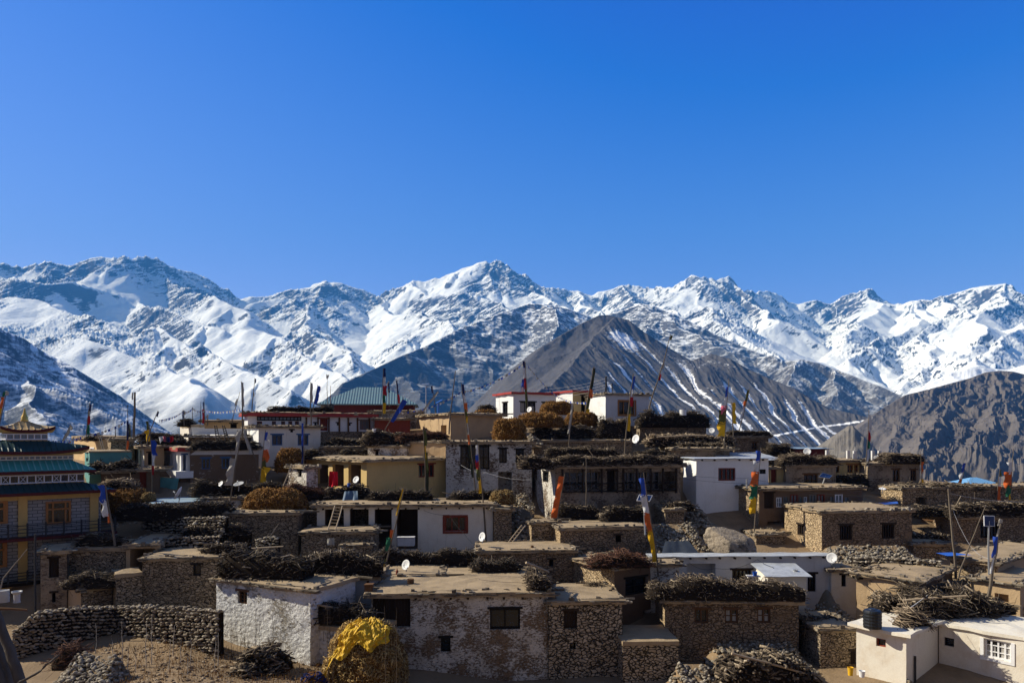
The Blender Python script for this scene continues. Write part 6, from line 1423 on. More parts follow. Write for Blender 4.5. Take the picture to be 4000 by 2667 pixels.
# pale boulder
def boulder():
    bm_ = __import__('bmesh'); b = bm_.new(); bm_.ops.create_icosphere(b, subdivisions=5, radius=1); v = np.array([x.co[:] for x in b.verts]); f = [tuple(q.index for q in x.verts) for x in b.faces]; b.free()
    for d, h in (((-.3, -.5, .8), .62), ((.6, -.6, .5), .66), ((-.8, -.5, -.1), .7), ((.2, -.9, .1), .72), ((.9, .1, .3), .75), ((.1, -.75, .6), .68)):
        d = np.array(d) / np.linalg.norm(d); e = np.maximum(v @ d - h, 0); v = v - e[:, None] * d * .92
    n = fbm(v[:, 0] * 2.2 + v[:, 2], v[:, 1] * 2.2 + v[:, 2] * 1.7, 4, 5) * .07 + fbm(v[:, 0] * 9 + v[:, 2] * 4, v[:, 1] * 9 + v[:, 2] * 7, 3, 8) * .02
    v = v * (1 + n[:, None]); A = P(2868, 2134, 51.0)
    v = v * np.array([2.2, 1.5, 1.12]); t = -.42; v = np.stack([v[:, 0] * math.cos(t) - v[:, 2] * math.sin(t), v[:, 1], v[:, 0] * math.sin(t) + v[:, 2] * math.cos(t)], -1)
    me = bpy.data.meshes.new('boulder'); me.from_pydata(v.tolist(), [], f); me.materials.append(M['boulder']); me.polygons.foreach_set('use_smooth', np.ones(len(f), bool)); me.update()
    o = bpy.data.objects.new('boulder', me); COL.objects.link(o); o.location = A; tag(o, 'big pale rounded boulder below the gallery house', 'boulder')
boulder()

pile('dark brush in shade under the sunlit window bay', 3562, 3718, 2084, 2128, 54.2, 1.2, 3)
pile('flat sticks along the roof of the tumbledown mud house', 3350, 3600, 2232, 2262, 44.0, 1.2, 8, dens=26)
pile('brush along the dark stone huts roof left of the cream annex', 3150, 3300, 2420, 2458, 41.4, 1.0, 4)
pile('sticks along the sunlit earth bank at the right edge', 3800, 3985, 2355, 2405, 40.6, 1.2, 6, dens=30)
pile('low brush on the mud roof behind the tall white house', 2655, 2845, 1728, 1752, 67.6, 1.2, 4)
pile('brush stack in the gap under the tall white house tin roof', 2600, 2720, 1960, 1995, 55.8, 1.2, 4)
pile('brush on the dark mud house above the ochre porch house', 1262, 1442, 1772, 1796, 66.2, 1.2, 8)
pile('dark brush on the stone house between red banded and patchy house', 1262, 1440, 1712, 1745, 68.3, 1.4, 8)
pile('brush on the narrow mud house beside the red plank door', 392, 505, 1815, 1842, 56.6, 1.2, 22, 'split_wood', rad=(.014, .035), dens=50)
for lab, px, py, l, Y, a in (('long pale log lying on the mud yard under the plank door', 1000, 2142, 3.4, 46.8, 4), ('pale pole laid over the split logs at the bottom edge', 3010, 2592, 4.2, 37.6, -16), ('long pole on the balcony brush', 1260, 2366, 2.0, 38.6, -10), ('two peeled poles on the broad mud roof brush', 2100, 2215, 1.5, 41.6, -28),
    ('thin pole across the stick heap near the cream house', 3650, 2335, 3.0, 39.8, 8), ('pale pole on the terrace under the little mud hut', 2660, 1703, 4.5, 68.8, 2), ('brown log end below the white basin', 40, 2378, 1.6, 36.8, -4)):
    A = P(px, py, Y); e = Vector((math.cos(R(a)) * l / 2, random.uniform(-.5, .5), math.sin(R(a)) * l / 2)); mb = MB(); mb.tube([A - e, A + Vector((0, 0, .02)), A + e], .07, .05, 7); tag(mb.build('log', 'pale_wood' if 'brown' not in lab else 'brown_wood', None, False, A), lab, 'log')

rubble('shaded stones on the slope below the tall white house', 2676, 2810, 1985, 2070, 56.0, 2.0, .14)
rubble('dark stones beside the sunlit wall of the square stone house', 2985, 3075, 2150, 2225, 50.6, 1.6, .14)
rubble('stones strewn in the lane left of the veranda house', 1990, 2090, 1930, 1990, 57.5, 2.0, .14)

rubble('rocky mound below the ridge haystacks and white houses', 2060, 2300, 1668, 1735, 70.6, 2.6, .17)
rubble('stony bank under the white and grey ridge house', 2290, 2500, 1650, 1725, 72.6, 2.4, .17)
rubble('loose stones beside the tall haystack above the worn house', 2040, 2120, 1690, 1735, 67.6, 1.6, .15)
rubble('stony bank below the sloping mud roof house on the ridge', 1600, 1760, 1690, 1740, 71.5, 1.8, .15)
rubble('stones between the brown flaked house and the pale blue tin roof', 700, 800, 1900, 1960, 57.0, 2.0, .14)
# ------------------------------------------------------------------ prayer flags and poles
FP = flagpole
FP('pole with orange and yellow flags at the far left edge', (26, 1528), (-14, 1700), 47, [(.30, .62, (18, 14), 'yellow'), (.60, .86, 16, 'orange'), (.86, .98, 9, 'green')], side=-1, rag=1)
FP('thin pole wrapped in navy, red and green cloth behind the temple', (351, 1576), (338, 1700), 66, [(.02, .34, 11, 'green'), (.34, .62, 10, 'red'), (.62, .76, 7, 'rag'), (.76, .98, 8, 'navy')], side=1, r=.07)
FP('leaning pole with grey rags left of the peach house', (277, 1656), (233, 1745), 62, [(.2, .9, 9, 'rag')], side=1, r=.06, rag=1)
FP('thick knotty pole with a white rag at its tip', (527, 1531), (519, 1748), 66, [(.86, .99, 7, 'rag')], side=-1, r=.13, thin=.6)
FP('thin bare pole beside the thick knotty pole', (499, 1580), (503, 1735), 66.2, r=.05)
FP('short dark red pole with an orange rag above the teal wall', (496, 1640), (489, 1800), 60, [(.28, .5, 9, 'orange'), (.5, .98, 6, 'navy')], side=1, r=.06)
FP('short dark stick leaning on the thick pole', (508, 1650), (514, 1740), 65.6, [(.3, .95, 8, 'darkolive')], r=.05)
FP('curved pole leaning right with a blue flag hanging from its tip', (617, 1604), (570, 1735), 63.5, [(.84, .99, (4, 9), 'navy')], side=1, r=.06)
FP('short pole with a yellow and green flag behind the curved pole', (581, 1640), (588, 1715), 64.5, [(.05, .5, (22, 14), 'yellow'), (.5, .95, 10, 'olive')], side=-1, r=.045)
FP('short bare stick left of the tall bare poles', (452, 1668), (450, 1712), 66, r=.05)
FP('pole with blue and white cloth in front of the red banded balcony', (589, 1710), (593, 1935), 56, [(.36, .52, 8, 'red'), (.52, .72, 12, 'white'), (.70, .96, 20, 'blue')], side=1, r=.06)
FP('pole with a blue and white flag before the temple corner', (410, 1884), (449, 2105), 46, [(.30, .46, 9, 'orange'), (.42, .72, (24, 26), 'white'), (.66, .97, 22, 'blue')], side=-1, r=.075)
FP('short pole with a dark blue rag on the cream block', (719, 1603), (719, 1645), 70, [(.15, .9, 6, 'navy')], r=.045, rag=1)
FP('slim bare pole beside the cream block', (752, 1590), (752, 1645), 71, r=.04)
FP('dark iron pole with short pegs on the upper left roof', (785, 1569), (782, 1670), 71, r=.05, mat='black_iron', bend=0)
FP('dark pole with a red cloth at its foot on the upper left roof', (797, 1552), (800, 1642), 74, [(.02, .5, 8, 'red'), (.5, .8, 4, 'navy')], r=.05)
FP('small figure shaped post with a pale rag on the upper left roof', (811, 1620), (811, 1645), 74.5, r=.06, rag=1)
FP('leaning thin pole behind the white parapet', (937, 1530), (907, 1640), 75.5, [(.5, .75, 6, 'rag')], r=.045)
FP('tall pole with a long white rag in front of the red banded house', (943, 1490), (948, 1695), 66.5, [(.52, .98, 7, 'rag')], side=1, r=.09)
FP('pole with a very long whitish banner beside the brown flaked house', (948, 1672), (894, 1985), 55.0, [(.28, .62, (26, 30), 'rag'), (.62, .97, (22, 4), 'rag')], side=-1, r=.06)
FP('stick leaning right with tattered white strips', (954, 1668), (1006, 1812), 62, [(.30, .92, (8, 14), 'rag')], side=-1, r=.055)
FP('knotty thin pole on the roof of the red banded house', (995, 1476), (983, 1604), 75, [(.45, .55, 5, 'rag'), (.85, .98, 5, 'navy')], side=1, r=.06)
FP('pole with five colour bands below the cream blue windowed house', (1037, 1680), (1014, 1893), 57, [(.03, .34, (36, 14), 'yellow'), (.30, .50, (18, 18), 'olive'), (.44, .66, 24, 'orange'), (.64, .84, 24, 'white'), (.82, .97, 9, 'blue')], side=1, r=.055)
FP('knotty grey pole in front of the red banded house roof', (1214, 1492), (1216, 1672), 71, [(.55, .98, 8, 'rag')], side=1, r=.09)
FP('leaning pole with two dark blue flags on the ridge', (1241, 1502), (1222, 1600), 74, [(.22, .96, 13, 'blue')], side=1, r=.05)
FP('thin aerial with pale rags left of the teal roof', (1278, 1464), (1280, 1575), 84, r=.045, rag=1)
FP('red aerial mast left of the teal roof', (1291, 1506), (1291, 1575), 84, r=.05, mat='red_wood', bend=0)
FP('pole with a folded dark blue flag between two blue windows', (1188, 1645), (1183, 1900), 59, [(.06, .3, 8, 'blue'), (.3, .62, 7, 'navy'), (.62, .97, 8, 'blue')], side=-1, r=.055)
FP('tall pole with a wide blue, white, red, green and yellow flag before the teal roof', (1497, 1436), (1495, 1618), 76, [(.06, .25, 12, 'yellow'), (.23, .42, 10, 'green'), (.40, .62, 15, 'red'), (.60, .80, 11, 'white'), (.78, .99, 9, 'navy')], side=1, r=.06, bend=.004)
FP('leaning pole with one long deep blue flag', (1578, 1552), (1496, 1690), 71, [(.34, .96, (20, 13), 'blue')], side=1, r=.06)
FP('short pole with a small blue rag right of the teal roof', (1515, 1491), (1521, 1575), 84, [(.5, .95, 6, 'navy')], side=1, r=.045, rag=1)
FP('thin pole with a maroon rag right of the teal roof', (1547, 1480), (1556, 1600), 83, [(.2, .5, 8, 'red'), (.5, .95, 5, 'navy')], side=1, r=.045)
FP('thin leaning pole with pale cloth behind the sloping mud roof', (1714, 1522), (1620, 1650), 76, [(.35, .95, 6, 'rag')], side=1, r=.05)
FP('short pole with a dark rag near the solar street light', (1689, 1504), (1701, 1606), 80, [(.7, .97, 6, 'navy')], r=.05)
FP('tall bare bending pole on the sloping mud roof', (1779, 1448), (1754, 1680), 72, r=.08, bend=.02)
FP('pole with blue, white, orange, green and yellow cloth before the tan mud house', (1802, 1496), (1828, 1720), 66, [(.22, .42, 9, 'yellow'), (.38, .54, 9, 'olive'), (.50, .66, 13, 'orange'), (.64, .80, 10, 'white'), (.78, .98, 9, 'navy')], side=1, r=.06)
FP('long leaning pole with an orange rag against the worn two storey house', (1828, 1640), (1858, 1920), 59.5, [(.2, .66, 9, 'darkolive'), (.66, .8, 8, 'orange'), (.8, .96, 6, 'rag')], side=-1, r=.06)
FP('dark pole with long green and yellow strips before the ochre house', (1652, 1672), (1663, 1920), 56, [(.02, .35, 12, 'darkolive'), (.30, .62, 11, 'olive'), (.5, .72, 5, 'yellow'), (.72, .97, 12, 'olive')], side=1, r=.06)
FP('pole with a ragged bright yellow tail before the worn two storey house', (1869, 1730), (1898, 2090), 53.4, [(.46, .63, (8, 15), 'yellow'), (.60, .74, 15, 'olive'), (.72, .82, 15, 'red'), (.80, .88, 12, 'blue'), (.87, .98, 10, 'white')], side=-1, r=.065)
FP('leaning yellow wrapped pole in front of the porch house', (1581, 1902), (1481, 2300), 45.5, [(.04, .24, (18, 14), 'yellow'), (.24, .30, 8, 'olive'), (.37, .5, (26, 12), 'green'), (.46, .58, (14, 6), 'orange'), (.72, .98, 6, 'yellow')], side=-1, r=.06)
FP('tall pole with red and white cloth in front of the white red edged house', (2050, 1406), (2063, 1612), 77, [(.1, .45, 7, 'olive'), (.45, .66, 9, 'red'), (.66, .85, 9, 'white'), (.85, .98, 8, 'navy')], side=-1, r=.065)
FP('small pole with a blue and white flag on the white red edged house roof', (2049, 1478), (2042, 1545), 80, [(.2, .5, 7, 'white'), (.45, .95, 10, 'blue')], side=-1, r=.04)
FP('leaning pole hung with grey green rags and an orange patch', (2318, 1432), (2279, 1640), 73, [(.02, .22, 14, 'yellow'), (.2, .45, 9, 'olive'), (.42, .58, 15, 'orange'), (.56, .98, 9, 'darkolive')], side=1, r=.07, rag=1)
FP('pole with blue, red and yellow cloth in front of the orange framed window', (2474, 1460), (2441, 1760), 66, [(.26, .48, (8, 14), 'yellow'), (.48, .6, 7, 'olive'), (.58, .70, 13, 'red'), (.70, .80, 6, 'white'), (.78, .97, 8, 'blue')], side=1, r=.065)
FP('tall thin pole leaning right at the end of the ridge', (2619, 1306), (2531, 1600), 75, [(.55, .62, 6, 'rag'), (.40, .48, 6, 'red'), (.93, .99, 8, 'olive')], side=1, r=.075, bend=.02)
FP('pole with whitish rag in front of the shaded haystack', (2243, 1570), (2222, 1735), 68, [(.25, .93, 8, 'rag')], side=-1, r=.055)
FP('leaning pole with one long plain orange flag', (2206, 1850), (2172, 2060), 53, [(.17, .95, (22, 26), 'orange')], side=-1, r=.05)
FP('pole with blue, white, orange and yellow cloth and a small solar panel behind', (2514, 1845), (2572, 2225), 45.5, [(.10, .42, (22, 16), 'yellow'), (.40, .60, (24, 20), 'orange'), (.58, .78, 24, 'white'), (.76, .95, 20, 'blue')], side=-1, r=.06)
FP('plain straight pole in front of the glazed veranda', (2289, 1780), (2291, 1985), 55, r=.06, bend=.003)
FP('black stovepipe on the white and grey house', (2367, 1470), (2367, 1545), 78, r=.10, bend=0, mat='black_iron', name='stovepipe', cat='stovepipe', group=None, thin=.95)
FP('thin black pipe on the white and grey house', (2391, 1496), (2391, 1545), 78, r=.05, bend=0, mat='black_iron', name='stovepipe', cat='stovepipe', group=None, thin=.95)
FP('tall pole with big pink, green and yellow flag above the little mud hut', (2848, 1476), (2828, 1760), 67, [(.20, .40, (32, 30), 'yellow'), (.36, .56, 30, 'olive'), (.50, .62, (20, 22), 'pink'), (.60, .72, (10, 16), 'white'), (.74, .88, 9, 'blue')], side=-1, r=.055)
FP('pole with a narrow yellow flag beside the little mud hut', (2857, 1568), (2865, 1692), 70.5, [(.3, .96, 14, 'yellow')], side=1, r=.055)
FP('leaning pole with pale and orange rags over the little mud hut', (2928, 1518), (2884, 1692), 73, [(.3, .6, 9, 'white'), (.55, .72, 10, 'orange'), (.72, .97, 8, 'olive')], side=-1, r=.055)
FP('large five colour flag on a pole before the gallery house', (2973, 1746), (2945, 2100), 55, [(.27, .45, (22, 30), 'yellow'), (.43, .59, 30, 'green'), (.57, .73, 30, 'orange'), (.71, .85, (26, 22), 'white'), (.83, .96, (20, 16), 'blue')], side=-1, r=.055, bend=.006)
FP('tall slim pole with white, red and green cloth at the concrete pillars', (3394, 1598), (3378, 1858), 66, [(.15, .42, 9, 'white'), (.40, .54, 9, 'green'), (.52, .68, 10, 'red'), (.66, .92, 12, 'white')], side=1, r=.045)
FP('leaning pole with blue, white and orange cloth left of the blue roof', (3774, 1803), (3750, 1912), 66, [(.02, .38, 14, 'orange'), (.36, .62, 13, 'white'), (.6, .95, 10, 'blue')], side=-1, r=.045)
FP('pole with white and orange cloth in front of the blue roof', (3906, 1828), (3894, 1935), 63, [(.0, .35, 13, 'orange'), (.35, .7, 10, 'white'), (.7, .95, 7, 'olive')], side=1, r=.04)
FP('big orange, green and yellow flag right of the blue roof', (3959, 1752), (3946, 1990), 60, [(.04, .26, (8, 13), 'yellow'), (.22, .40, 22, 'green'), (.36, .62, 30, 'orange'), (.58, .78, (20, 14), 'white')], side=-1, r=.05)
FP('hanging orange and yellow strip at the corner of the weathered grey house', (3597, 1766), (3600, 1915), 65, [(.05, .3, 7, 'yellow'), (.28, .5, 8, 'rag'), (.45, .75, 8, 'orange')], side=1, r=.035)
FP('leaning wooden power pole right of the square stone house', (3705, 1908), (3734, 2235), 46, r=.085, bend=0, name='power_pole', cat='pole', group=None, thin=.7)
FP('long thin stick leaning right, in front of the sunlit window bay', (3850, 1976), (3739, 2255), 44.5, r=.05, bend=.02, name='leaning_stick', cat='pole', group=None)
FP('thick pole with a blue flag beside the solar panel at the right edge', (3914, 2028), (3859, 2370), 41.5, [(.38, .6, 9, 'white'), (.56, .80, 17, 'blue'), (.78, .9, 8, 'rag')], side=-1, r=.12, thin=.25, rag=1)
FP('tall iron post in front of the temple balconies', (138, 2085), (137, 2370), 41.5, r=.06, bend=0, mat='black_iron', name='iron_post', cat='pole', group=None, thin=1)
FP('thin pale stick leaning before the temple window', (107, 2143), (0, 2275), 38, r=.04, bend=.02, mat='grey_wood', name='leaning_stick', cat='pole', group=None)
FP('short stick leaning on the plank door house', (1092, 2040), (1052, 2100), 48, r=.04, bend=.01, mat='grey_wood', name='leaning_stick', cat='pole', group=None)

# ------------------------------------------------------------------ dishes, lamps, panels
dish('large tilted dish seen almost edge on above the blue tin roof', 698, 1925, 27, 52.2, -78, 28)
dish('small pale dish on the long brush stack below the flaked house', 863, 1889, 11, 55.4, -35, 30)
dish('wide grey dish lying low on the long brush stack', 932, 1890, 20, 55.4, -20, 68, 'dish_grey')
dish('white dish standing in the ochre porch', 1391, 1873, 14, 56, -30, 25)
dish('white dish in front of the white red edged house', 2068, 1599, 11, 74, -38, 20)
dish('large pale dish beside the prayer flags above the veranda house', 2484, 1714, 17, 64, -50, 15)
dish('white dish at the edge of the dark brush loaded house', 2781, 1681, 11, 70, -25, 20)
dish('round white dish behind the thick brush stack on the right', 3153, 1763, 14, 68, -25, 15)
dish('white dish among the concrete pillars', 3424, 1788, 10, 68, -25, 15)
dish('white dish at the right end of the long tin roof', 3250, 2178, 20, 46.8, -40, 10)
dish('white dish with a dark pattern beside the porch house', 1884, 2096, 18, 48, -48, 15)
dish('large pale dish on the broad mud roof', 1586, 2205, 20, 44.3, -38, 20)
dish('small white dish left of the blue roof', 3725, 1893, 11, 66, -20, 15)
dish('upturned white dish lying on a roof below the weathered grey house', 3447, 1909, 13, 60.5, -10, 75)
dish('big tan dish behind the temple roof', 278, 1722, 22, 64, -60, 35, 'pale_wood')
def panel(name, label, c4, Y, th=.05, foot=None, frame='white_paint', dy=0.0):
    p = [P(x, y, Y + d) for (x, y), d in zip(c4, (0, 0, dy, dy))]; base = P(foot[0], foot[1], Y) if foot else (p[0] + p[2]) / 2
    t = thing(name, label, 'solar panel', tuple(base)); n = (p[1] - p[0]).cross(p[3] - p[0]).normalized()
    if n.y > 0: n = -n
    c = sum(p, Vector()) / 4; mb = MB(); q = [x - n * th for x in p]
    mb.poly(p); mb.poly(q[::-1])
    for i in range(4): mb.poly([p[i], q[i], q[(i + 1) % 4], p[(i + 1) % 4]])
    mb.build('panel_frame', frame, t); mb = MB(); mb.poly([c + (x - c) * .9 + n * .006 for x in p]); mb.build('solar_cells', 'solar_cell', t)
    if foot: mb = MB(); mb.tube([c - n * .03, Vector((base.x, c.y + .06, (c.z + base.z) / 2)), base - Vector((0, 0, .3))], .05, .055, 7); mb.build('post', 'steel', t)
    return t
panel('solar_panel', 'square blue solar panel on a steel post at the right edge', [(3844, 2013), (3885, 2014), (3886, 2055), (3845, 2054)], 44.2, foot=(3863, 2225))
panel('solar_panel', 'small tilted solar panel with white frame behind a prayer flag', [(2486, 1954), (2538, 1957), (2549, 1934), (2497, 1930)], 46.3, foot=(2520, 2070), dy=.35)
panel('solar_panel', 'dark solar panel tilted over the brown house doorway', [(3198, 1862), (3240, 1868), (3252, 1856), (3212, 1845)], 60.8, foot=(3220, 1925), frame='steel', dy=.5)
A = P(1664, 1640, 79); t = thing('street_light', 'solar street light on a steel post on the ridge', 'street light', tuple(A))
mb = MB(); mb.tube([A, P(1664, 1503, 79)], .06, .05, 7); mb.build('post', 'steel', t); mb = MB(); c = P(1646, 1503, 79); mb.box(c, Vector((.8, 0, .06)), Vector((0, .5, .1)), Vector((0, 0, .05))); mb.build('panel', 'steel', t)
mb = MB(); mb.tube([P(1664, 1512, 79), P(1675, 1508, 79)], .05, .05, 5); mb.build('lamp_arm', 'steel', t)
A = P(1711, 1630, 77); t = thing('blue_post', 'bright blue metal post with a small tilted panel on the ridge', 'post', tuple(A))
mb = MB(); mb.tube([A, P(1712, 1576, 77)], .07, .07, 7); mb.build('post', 'tarp_bright_blue', t); mb = MB(); mb.box(P(1702, 1577, 77), Vector((.66, 0, .36)), Vector((0, .4, .1)), Vector((0, 0, .05))); mb.build('panel', 'tarp_bright_blue', t)
for i, px in enumerate((3315, 3341, 3412, 3438, 3233)):
    y0, y1 = ((1760, 1800) if px != 3233 else (1758, 1785)); A = P(px - 5, y1, 68.5); mb = MB(); mb.box(A, Vector((.26, 0, 0)), Vector((0, .26, 0)), Vector((0, 0, (y1 - y0) / F * 68.5)), 0, .01); mb.tube([A + Vector((.13, .13, (y1 - y0) / F * 68.5)), A + Vector((.14, .13, (y1 - y0) / F * 68.5 + .35))], .012, .012, 4)
    tag(mb.build('concrete_pillar', 'white_grey', None, False, A), 'bare unfinished concrete pillar on the ochre house roof', 'pillar', 'concrete pillars on the ochre house')

# ------------------------------------------------------------------ ladders
ladder('wooden ladder on the stone terrace leaning on the porch house roof', (1279, 2074), (1307, 2076), (1308, 1974), (1337, 1976), 49.9, 52.2, 8)
ladder('pale ladder leaning right beside the dark stone shed', (1970, 2138), (1982, 2141), (2038, 2050), (2052, 2052), 50.2, 51.6, 8)
ladder('rough ladder against the small peeling shed', (1106, 1898), (1122, 1899), (1139, 1813), (1151, 1815), 56.0, 56.8, 7, r=.05)
ladder('left of two black ladders on the white roof terrace', (846, 1724), (862, 1724), (838, 1661), (846, 1661), 66.2, 67.8, 7, 'black_wood')
ladder('right of two black ladders on the white roof terrace', (882, 1724), (898, 1724), (868, 1661), (876, 1661), 66.2, 67.8, 7, 'black_wood')
ladder('thin ladder on the peach house wall', (403, 1762), (412, 1762), (386, 1706), (394, 1706), 64, 65, 5, 'grey_wood', .04)

# ------------------------------------------------------------------ wires and flag strings
cable('flag string rising from the temple to the bare poles', [(192, 1718), (330, 1698), (496, 1641)], [56, 62, 62], .25, flags=.3, name='prayer_flag_string', cat='flag string', group='strings of small prayer flags', r=.01)
cable('flag string between the curved pole and the cream block', [(617, 1640), (719, 1604), (752, 1592), (797, 1602), (940, 1596)], [64, 70, 71, 74, 66.5], .2, flags=.3, name='prayer_flag_string', cat='flag string', group='strings of small prayer flags', r=.01)
cable('long flag string from the maroon hall up to the tallest ridge pole', [(1556, 1610), (1800, 1530), (2050, 1415)], [78, 78, 77], .5, flags=.32, name='prayer_flag_string', cat='flag string', group='strings of small prayer flags', r=.01)
cable('flag string falling from the tall pole to the narrow white house', [(2050, 1412), (2175, 1545), (2290, 1570)], [77, 79, 74], .25, flags=.3, name='prayer_flag_string', cat='flag string', group='strings of small prayer flags', r=.01)
for i, (ya, yb, yc) in enumerate(((1512, 1520, 1478), (1524, 1532, 1490), (1539, 1545, 1502), (1557, 1556, 1514))):
    cable(('topmost', 'second', 'third', 'lowest')[i] + ' of four pale wires strung behind the ridge houses', [(1291, ya), (1700, (ya + yb) / 2 + 4), (2130, yb), (2367, yc)], [84, 83, 82, 78], .2, .012, 'wire_pale')
cable('upper wire from the veranda house to the power pole', [(2330, 1795), (2920, 1868), (3705, 1922)], [55, 52, 46], .35, .011, 'wire_black')
cable('lower wire from the veranda house to the power pole', [(2330, 1800), (2920, 1888), (3705, 1938)], [55, 52, 46], .35, .011, 'wire_black')
cable('wires running from the power pole to the right edge', [(3705, 1925), (4060, 1958)], [46, 45], .2, .011, 'wire_pale')
cable('black cable drooping over the porch house window', [(1655, 1992), (1755, 2010), (1812, 2082), (1868, 2136)], [52.2, 52.2, 51, 48], .12, .014)
cable('cable from the worn house across to the veranda house', [(1800, 1815), (1900, 1845), (2078, 1872)], [61, 59, 57], .2, .010, 'wire_pale')
cable('cable drooping across the front of the long white house', [(2690, 2195), (2795, 2218), (2955, 2186)], [47, 47, 47], .25, .012)
cable('cable slanting down to the tilted tin roof', [(2958, 2184), (3020, 2215), (3055, 2258)], [47, 46, 44.8], .05, .014)
cable('guy wire from the solar post to the ground', [(3722, 1990), (3790, 2130), (3860, 2180)], [46, 45, 44], .15, .009, 'wire_pale')
cable('guy wire over the stick heap to the cream house', [(3480, 2420), (3625, 2322)], [38.5, 40], .05, .016, 'wire_pale')

cable('wire from the plain pole to the left end of the veranda', [(2290, 1792), (2212, 1930)], [55, 55.5], .12, .012)
cable('slack wire looping from the plain pole down to the orange flag', [(2290, 1796), (2300, 1835), (2205, 1862)], [55, 54.5, 53.5], .15, .012)
cable('second slack wire from the plain pole over the veranda wall', [(2290, 1800), (2160, 1985)], [55, 55.5], .3, .010)
cable('wire along the roof edge of the large peeling house', [(1870, 2262), (2060, 2275)], [42.5, 41.5], .05, .012)
cable('wire from the tall white house to the gallery house flag', [(2740, 1800), (2973, 1752)], [59.5, 56], .3, .010)

# ------------------------------------------------------------------ small things on the roofs
def drape(name, label, cat, pts, Y, mat, group=None, nx=14, ny=16, fold=.09, dYtop=0.0, ragged=.0):
    """hanging cloth between two upper and two lower photo points"""
    (a, b, c, d) = pts; mb = MB(); rows = []; ph = random.uniform(0, 6); o = P(*a, Y)
    for j in range(ny + 1):
        t = j / ny; row = []
        for i in range(nx + 1):
            s = i / nx; x = (a[0] + (b[0] - a[0]) * s) * (1 - t) + (d[0] + (c[0] - d[0]) * s) * t; y = (a[1] + (b[1] - a[1]) * s) * (1 - t) + (d[1] + (c[1] - d[1]) * s) * t
            p = P(x, y, Y + dYtop * (1 - t)); p.y += math.sin(s * 9 + ph + t * 1.5) * fold * (.4 + t) + math.sin(s * 21 + ph) * fold * .4; p.z += ragged * random.uniform(-1, 1) * (t > .99); row.append(mb.vert(p))
        rows.append(row)
    for r0, r1 in zip(rows[:-1], rows[1:]):
        for i in range(nx): mb.f.append((r0[i], r1[i], r1[i + 1], r0[i + 1])); mb.m.append(0)
    return simple(name, label, cat, mb, mat, o, group, True)
drape('red_cloth', 'bright red patterned cloth hanging in the ochre porch', 'cloth', [(1288, 1840), (1317, 1842), (1319, 1900), (1284, 1898)], 55.8, 'cloth_red_bright', fold=.17, ragged=.1)
lau = 'clothes drying on the wall'
drape('laundry', 'white garment drying left of the red ones', 'laundry', [(619, 1706), (636, 1702), (640, 1712), (624, 1734)], 62.8, 'cloth_white', lau, 6, 8)
drape('laundry', 'pinkish red garment drying beside the white one', 'laundry', [(634, 1702), (648, 1704), (648, 1726), (638, 1722)], 62.9, 'cloth_pink', lau, 6, 8)
drape('laundry', 'blue grey garment drying between two red ones', 'laundry', [(652, 1706), (664, 1706), (664, 1726), (653, 1726)], 62.8, 'cloth_navy', lau, 6, 8)
drape('laundry', 'bright red garment drying at the right end of the wall', 'laundry', [(664, 1704), (676, 1703), (676, 1722), (666, 1728)], 62.9, 'cloth_red', lau, 6, 8)
drape('tarpaulin', 'crumpled blue tarpaulin over the brush stack below the ochre porch', 'tarpaulin', [(1345, 1918), (1397, 1916), (1399, 1952), (1337, 1956)], 54.9, 'tarp_blue', None, 14, 12, .07, .3)
drape('tarpaulin', 'dark blue tarpaulin lying on the rubble slope above the tin roof', 'tarpaulin', [(2600, 2112), (2690, 2112), (2740, 2172), (2580, 2172)], 48.6, 'tarp_dark', None, 14, 12, .1, 1.6)
drape('awning', 'turquoise cloth awning under the sunlit arched balcony', 'awning', [(628, 1862), (700, 1868), (690, 1912), (612, 1900)], 59.5, 'teal_paint', None, 10, 8, .06, .4)
drape('tarpaulin', 'bright blue sheet on the sunlit terrace below the power pole', 'tarpaulin', [(3655, 2158), (3720, 2156), (3795, 2166), (3700, 2170)], 46.2, 'tarp_bright_blue', None, 8, 6, .03, 1.6)
drape('tarpaulin', 'blue and white sheet strip left of the window bay', 'tarpaulin', [(3372, 1966), (3505, 1958), (3510, 1966), (3366, 1972)], 58.5, 'tarp_bright_blue', None, 8, 6, .03, 1.4)
drape('cloth_line', 'greenish cloth hung under the curtained window', 'cloth', [(1325, 2316), (1368, 2320), (1366, 2358), (1322, 2358)], 41.8, 'cloth_darkolive', None, 8, 8, .04)
drape('sack_cloth', 'pale bundle of cloth hung on the stone terrace', 'cloth', [(1278, 2102), (1305, 2100), (1308, 2128), (1275, 2128)], 49.3, 'cloth_rag', None, 8, 8, .06)
def barrel(label, px, y0, y1, r, Y, mat, name='barrel', cat='barrel', prof=None):
    A = P(px, y1, Y); h = (y1 - y0) / F * Y; r = r / F * Y; mb = MB()
    mb.lathe(A, (0, 0, 1), prof and [(a * r, b * h) for a, b in prof] or [(.01, 0), (r, 0), (r, h * .3), (r * 1.05, h * .33), (r, h * .36), (r, h * .64), (r * 1.05, h * .67), (r, h * .7), (r, h), (r * .9, h * .99), (r * .88, h * .94), (.01, h * .94)], 20)
    return simple(name, label, cat, mb, mat, A, None, False)
tank = [(.01, 0), (1, 0)] + [(1 + .035 * (i % 2), .06 + i * .085) for i in range(10)] + [(1, .9), (.86, .97), (.5, 1.0), (.45, 1.03), (.01, 1.03)]
barrel('ribbed black water tank on the cream house roof', 3408, 2378, 2450, 33, 37.8, 'tank_black', 'water_tank', 'water tank', tank)
barrel('small black water tank beside the teal roofed hall', 1292, 1576, 1602, 11, 83, 'tank_black', 'water_tank', 'water tank', tank)
barrel('rusty tin drum at the edge of the broad mud roof', 1604, 2260, 2290, 13, 42, 'brown_wood')
